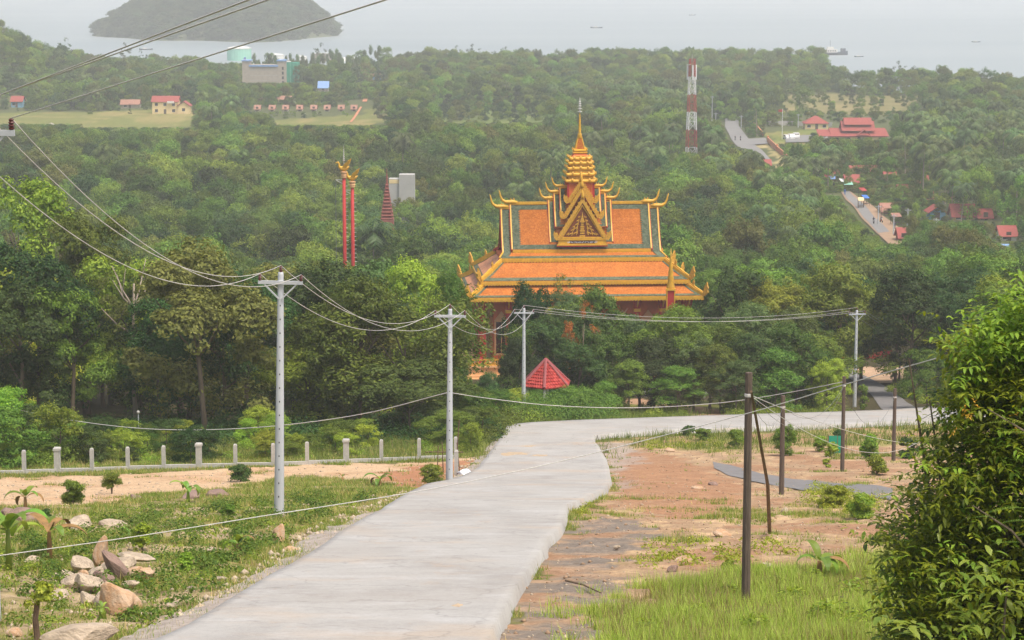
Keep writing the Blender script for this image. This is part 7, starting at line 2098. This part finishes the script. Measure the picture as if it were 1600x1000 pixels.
shrub(70, 820, 26, 26, 'small dark shrub beside the dark slab-topped boulder', 'leaf_dark', 0.05, 700, 0.05)
shrub(358, 808, 30, 20, 'small low shrub left of the tallest-looking pole', 'leaf_bush', 0.05, 600, 0.05)
shrub(1075, 682, 26, 18, 'small pointed plant at the near edge of the far road', 'leaf_blue', 0.07, 500, 0.05)
shrub(1100, 688, 32, 20, 'low round bush at the near edge of the far road', 'leaf_bush', 0.07, 800, 0.03)
shrub(1150, 700, 34, 32, 'round bush just left of the large weathered post top', 'leaf_bush', 0.07, 1200, 0.03)
shrub(1226, 712, 38, 52, 'tall leafy sapling behind the path post', 'leaf_bush', 0.075, 1500, 0.05)
shrub(1282, 706, 26, 26, 'bush left of the green net guard', 'leaf_bush', 0.07, 800, 0.05)
shrub(1298, 714, 26, 24, 'yellowish sapling inside the green net guard', 'leaf_lime', 0.07, 700, 0.05)
shrub(1310, 692, 24, 22, 'small bush behind the net-guard post', 'leaf_dark', 0.07, 600, 0.05)
shrub(1358, 716, 36, 40, 'taller bush right of the green net guard', 'leaf_bush', 0.075, 1200, 0.05)
shrub(1370, 742, 40, 34, 'low bush nearest the old asphalt path', 'leaf_bush', 0.07, 1200, 0.02)
shrub(1291, 730, 18, 14, 'tiny round plant on the bare plot', 'leaf_bush', 0.06, 350, 0.05)
shrub(1420, 716, 40, 36, 'bush half hidden by the furthest right post', 'leaf_dark', 0.075, 1200, 0.02)
shrub(1300, 792, 60, 36, 'spreading weedy bush above the old asphalt path', 'leaf_lime', 0.055, 2200, 0.0)
shrub(1345, 808, 50, 40, 'weedy bush beside the big bush', 'leaf_bush', 0.055, 1800, 0.0)
shrub(1190, 893, 26, 12, 'low leafy weed right of the large weathered post', 'leaf_bush', 0.045, 500, 0.0)
shrub(1140, 892, 30, 16, 'low yellow weed left of the large weathered post', 'leaf_lime', 0.045, 500, 0.0)
shrub(1398, 600, 14, 30, 'tall grass clump at the roadside', 'leaf_acacia', 0.09, 300, 0.0)
shrub(1348, 640, 20, 42, 'tall grass clump at the foot of the junction pole', 'leaf_acacia', 0.09, 500, 0.0)

def banana(px, py, hpx, label, n_=8, dry=0, stemf=0.42, leaf=1.0, seed=1, lean=0.0):
    p = W(px, py); k = p.y / FPX; hh = hpx * k; g = random.Random(seed)
    o = empty('banana_plant', p, 0); tag(o, label, 'banana plant', 'young banana plants')
    hs = hh * stemf
    MB().tube([(0, 0, -0.1), (lean * 0.4, 0, hs * 0.5), (lean, 0, hs)], [0.09, 0.075, 0.05], 8).build('stem', 'dry_leaf' if dry else 'leaf_banana', o, True)
    for j in range(n_):
        a = j * 2.4 + g.uniform(-.3, .3); L = hh * g.uniform(0.5, 0.75) * leaf; el = g.uniform(0.35, 1.35); droop = g.uniform(0.08, 0.2)
        ca, sa = math.cos(a), math.sin(a); pts_ = []; x = 0; z = hs * 0.92; e = el
        for q in range(11):
            pts_.append((x, z)); x += math.cos(e) * L / 10; z += math.sin(e) * L / 10; e -= droop + 0.02 * q
        m_ = MB()
        for q in range(11):
            t = q / 10; ww = L * 0.15 * (math.sin(math.pi * min(1, 0.06 + t * 0.92)) ** 0.65 if t > 0.12 else 0.06); x, z = pts_[q]
            for s, dzz in ((-1, 0.30), (0, 0), (1, 0.30)):
                m_.v.append((x * ca - s * ww * sa + lean, x * sa + s * ww * ca, z + dzz * ww))
        for q in range(10):
            for s in range(2):
                i = q * 3 + s; m_.f.append((i, i + 1, i + 4, i + 3))
        m_.build('leaf', 'dry_leaf' if j < dry else 'leaf_banana', o, fix=False)
banana(14, 890, 110, 'leftmost banana plant with a brown stem', 8, 0, 0.6, 1.1, 1)
banana(78, 876, 100, 'banana plant with yellow dried leaves', 7, 4, 0.5, 1.0, 2)
banana(40, 800, 62, 'banana plant behind the dark slab-topped boulder', 6, 2, 0.4, 1.0, 3)
banana(294, 782, 46, 'small banana plant on the terrace edge', 7, 0, 0.35, 1.2, 4)
banana(372, 862, 52, 'low banana plant at the left road edge', 7, 1, 0.25, 1.1, 5)
banana(205, 840, 34, 'small spreading banana plant above the rock pile', 6, 0, 0.15, 1.2, 6)
banana(594, 758, 38, 'tattered banana plant left of the dense green bush', 7, 2, 0.25, 1.2, 7)
banana(1280, 900, 82, 'banana plant with one tall upright leaf on the right verge', 6, 1, 0.3, 1.15, 8)
banana(160, 960, 30, 'seedling banana before the orange boulder', 5, 0, 0.35, 1.0, 9)
banana(535, 752, 22, 'tiny dry banana seedling below the terrace', 4, 3, 0.3, 1.0, 10)
# palm-like stump with a green tuft
p = W(56, 1000); o = empty('stump_plant', p); tag(o, 'thin brown stump with a bright green leaf tuft at the bottom left', 'plant')
MB().tube([(0.05, 0, -0.2), (0, 0, 0.4), (0.05, 0, 0.75), (0.12, 0, 0.92)], [0.07, 0.06, 0.055, 0.03], 8).build('stump', 'stick', o)
C, N = crown_points(77, lobes=7, clumps=30, per=20, clump_r=0.12); link('leaf_tuft', leaves_mesh('leaf_tuft', C * np.array([0.62, 0.62, 0.42]) + np.array([0.12, 0, 0.72]), N, 0.06, seed=5), 'leaf_lime', o)

# ------------------------------------------------------------------ the big near bush at the right
def leafy(name, parent, centres, n_, leaf, mat, seed, clr=0.35):
    """sprays of real leaf shapes (a folded blade of six faces) along twigs"""
    g = np.random.default_rng(seed)
    def unit(a): return a / np.maximum(np.linalg.norm(a, axis=-1, keepdims=True), 1e-4)
    C = np.repeat(np.array(centres), n_, 0); m_ = len(C); J = 7
    d = g.normal(size=(m_, 3)); d[:, 2] = d[:, 2] * 0.7 + 0.25; d[:, 1] -= 0.25; d = unit(d)
    base = C + g.normal(size=(m_, 3)) * clr * 0.55
    j = np.arange(J)[None, :, None]
    b0 = base[:, None] + d[:, None] * j * leaf * 0.42
    Z = np.array([0, 0, 1.0])
    side = unit(np.cross(d, Z))[:, None]
    ld = unit(d[:, None] * 0.6 + side * np.where(j % 2, 0.8, -0.8) + g.normal(size=(m_, J, 3)) * 0.3 + np.array([0, 0, -0.25]))
    L = leaf * g.uniform(0.7, 1.2, (m_, J, 1)); wv = unit(np.cross(ld, Z)) * L * 0.2; up = unit(np.cross(wv, ld)) * L * 0.07
    z1, z2 = L * 0.06 * Z, L * 0.14 * Z
    V = np.stack([b0, b0 + ld * L * 0.35 + wv + up, b0 + ld * L * 0.75 + wv * 0.7 + up - z1, b0 + ld * L - z2, b0 + ld * L * 0.75 - wv * 0.7 + up - z1, b0 + ld * L * 0.35 - wv + up, b0 + ld * L * 0.5], 2).reshape(-1, 3)
    T = np.array([(0, 1, 6), (1, 2, 6), (2, 3, 6), (3, 4, 6), (4, 5, 6), (5, 0, 6)])
    tris = (np.arange(m_ * J)[:, None, None] * 7 + T[None]).reshape(-1, 3)
    return link(name, np_mesh(name, V, tris=tris), mat, parent)
BY = 37.0
bb = P(1560, 1000, BY); bush = empty('big_bush', (bb.x, BY, h(bb.x, BY))); tag(bush, 'big dense green bush filling the right edge of the picture', 'bush')
outline = [(1366, 1060), (1416, 990), (1376, 930), (1401, 880), (1371, 840), (1426, 800), (1426, 770), (1466, 730), (1456, 690), (1491, 640), (1466, 610), (1501, 578), (1498, 528), (1526, 498), (1556, 496), (1581, 478), (1585, 458), (1630, 438), (1730, 428), (1770, 1060)]
g = np.random.default_rng(9); cs = []; ct = []; cdark = []
while len(cs) + len(ct) < 1000:
    px, py = g.uniform(1335, 1740), g.uniform(425, 1060)
    if not inpoly(np.array([px]), np.array([py]), outline)[0]: continue
    if vnoise(np.array(px / 46), np.array(py / 46), 5) < 0.36 and g.uniform() < 0.85: continue
    dpt = BY + g.uniform(-1.0, 1.0) + (py < 600) * 0.4
    edge = 1.0
    q = P(px, py, dpt) - bush.location
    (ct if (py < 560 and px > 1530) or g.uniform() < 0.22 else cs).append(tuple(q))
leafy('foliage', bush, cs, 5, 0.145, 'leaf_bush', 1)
leafy('lime_sprays', bush, ct, 5, 0.145, 'leaf_lime', 2)  # yellow-green leaves, massed at the upper right and scattered through the rest
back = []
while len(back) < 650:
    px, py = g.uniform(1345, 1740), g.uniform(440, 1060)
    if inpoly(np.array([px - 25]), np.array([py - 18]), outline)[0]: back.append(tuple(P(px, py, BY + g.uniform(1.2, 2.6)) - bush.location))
leafy('inner_foliage', bush, back, 4, 0.18, 'leaf_dark', 3)  # dark leaf colour stands in for the shade inside the bush
tk_ = MB()
for j in range(9):
    e = P(1420 + j * 32, 560 + (j % 3) * 60, BY + 0.5) - bush.location; m_ = e * 0.5 + Vector((g.uniform(-.3, .3), 0.3, -0.3))
    tk_.tube([(0.1 * j - 0.4, 0.4, -0.3), tuple(m_), tuple(e)], [0.05, 0.035, 0.01], 6)
tk_.build('branches', 'bark', bush)['kind'] = 'stuff'
leafy('flower_sprays', bush, [tuple(P(a, b, BY - 1.1) - bush.location) for a, b in ((1514, 634), (1498, 658), (1578, 656), (1520, 640))], 2, 0.06, 'leaf_orange', 4, 0.12)
# feathery branches leaning in front of the bush
def feather(name, px0, py0, px1, py1, Y, label, n_=9, L=0.75):
    o = empty(name, P(px0, py0, Y)); tag(o, label, 'plant')
    a, b = P(px0, py0, Y), P(px1, py1, Y - 0.5); st = MB(); st.tube([(0, 0, 0), tuple((b - a) * 0.5 + Vector((0, 0, 0.15))), tuple(b - a)], [0.03, 0.02, 0.008], 5); st.build('branch', 'bark', o)
    g = random.Random(int(px0)); V = []; F = []
    for j in range(n_):
        t = 0.25 + 0.75 * j / n_; root = (b - a) * t + Vector((0, 0, 0.15 * 4 * t * (1 - t))); an = g.uniform(-0.9, 0.9) + (math.pi if j % 2 else 0); d = Vector((math.cos(an) * 0.9, -0.35, g.uniform(-0.25, 0.35))).normalized(); e = 0.0
        p_ = root.copy()
        for q in range(16):
            d2 = (d + Vector((0, 0, -0.03 * q))).normalized(); p2 = p_ + d2 * L / 16
            sd = d2.cross(Vector((0, 0.5, 1))).normalized() * L * 0.16 * math.sin(math.pi * (0.15 + 0.8 * q / 16)); o_ = len(V)
            for s in (-1, 1):
                o_ = len(V); V += [p_, p_ * 0.35 + p2 * 0.65, p2 + sd * s + d2 * 0.02]; F.append((o_, o_ + 1, o_ + 2))
            p_ = p2
    me = bpy.data.meshes.new('fronds'); me.from_pydata([tuple(v) for v in V], [], F); me.update(); link('fronds', me, 'leaf_fern', o)
feather('feathery_plant', 1690, 760, 1545, 640, 34.5, 'feathery pale leaves hanging in at the right edge', 8, 0.7)
feather('feathery_plant', 1640, 900, 1520, 790, 34.5, 'feathery leaves in the lower middle of the big bush', 8, 0.6)
lw = empty('broad_leaf_plant', P(1560, 1010, 33.5)); tag(lw, 'plant with long bright drooping leaves in the bottom right corner', 'plant')
V_ = []
leafy('leaves', lw, [tuple(P(a, b, 33.5) - lw.location) for a, b in ((1490, 930), (1540, 900), (1580, 880), (1560, 960), (1600, 930), (1500, 990), (1470, 985), (1440, 1005), (1590, 985))], 3, 0.24, 'leaf_banana', 6, 0.22)
MB().tube([(0, 0, -1.2), (0.05, 0, 0), (0.1, 0, 0.9)], [0.03, 0.025, 0.01], 5).build('stem', 'bark', lw)

# ------------------------------------------------------------------ the hazy air
hb = MB().box((0, 4500, 36), (10400, 10400, 100))
hz = hb.build('haze', None)
m = bpy.data.materials.new('haze'); m.use_nodes = True
nt = m.node_tree; nt.nodes.clear()
out = nt.nodes.new('ShaderNodeOutputMaterial'); pv = nt.nodes.new('ShaderNodeVolumePrincipled')
pv.inputs['Color'].default_value = (0.93, 0.96, 0.97, 1)
pv.inputs['Density'].default_value = 0.00024
pv.inputs['Anisotropy'].default_value = 0.0
nt.links.new(pv.outputs[0], out.inputs['Volume'])
hz.data.materials.append(m)
tag(hz, 'pale sea haze filling the air over the plain', 'haze', kind='stuff')
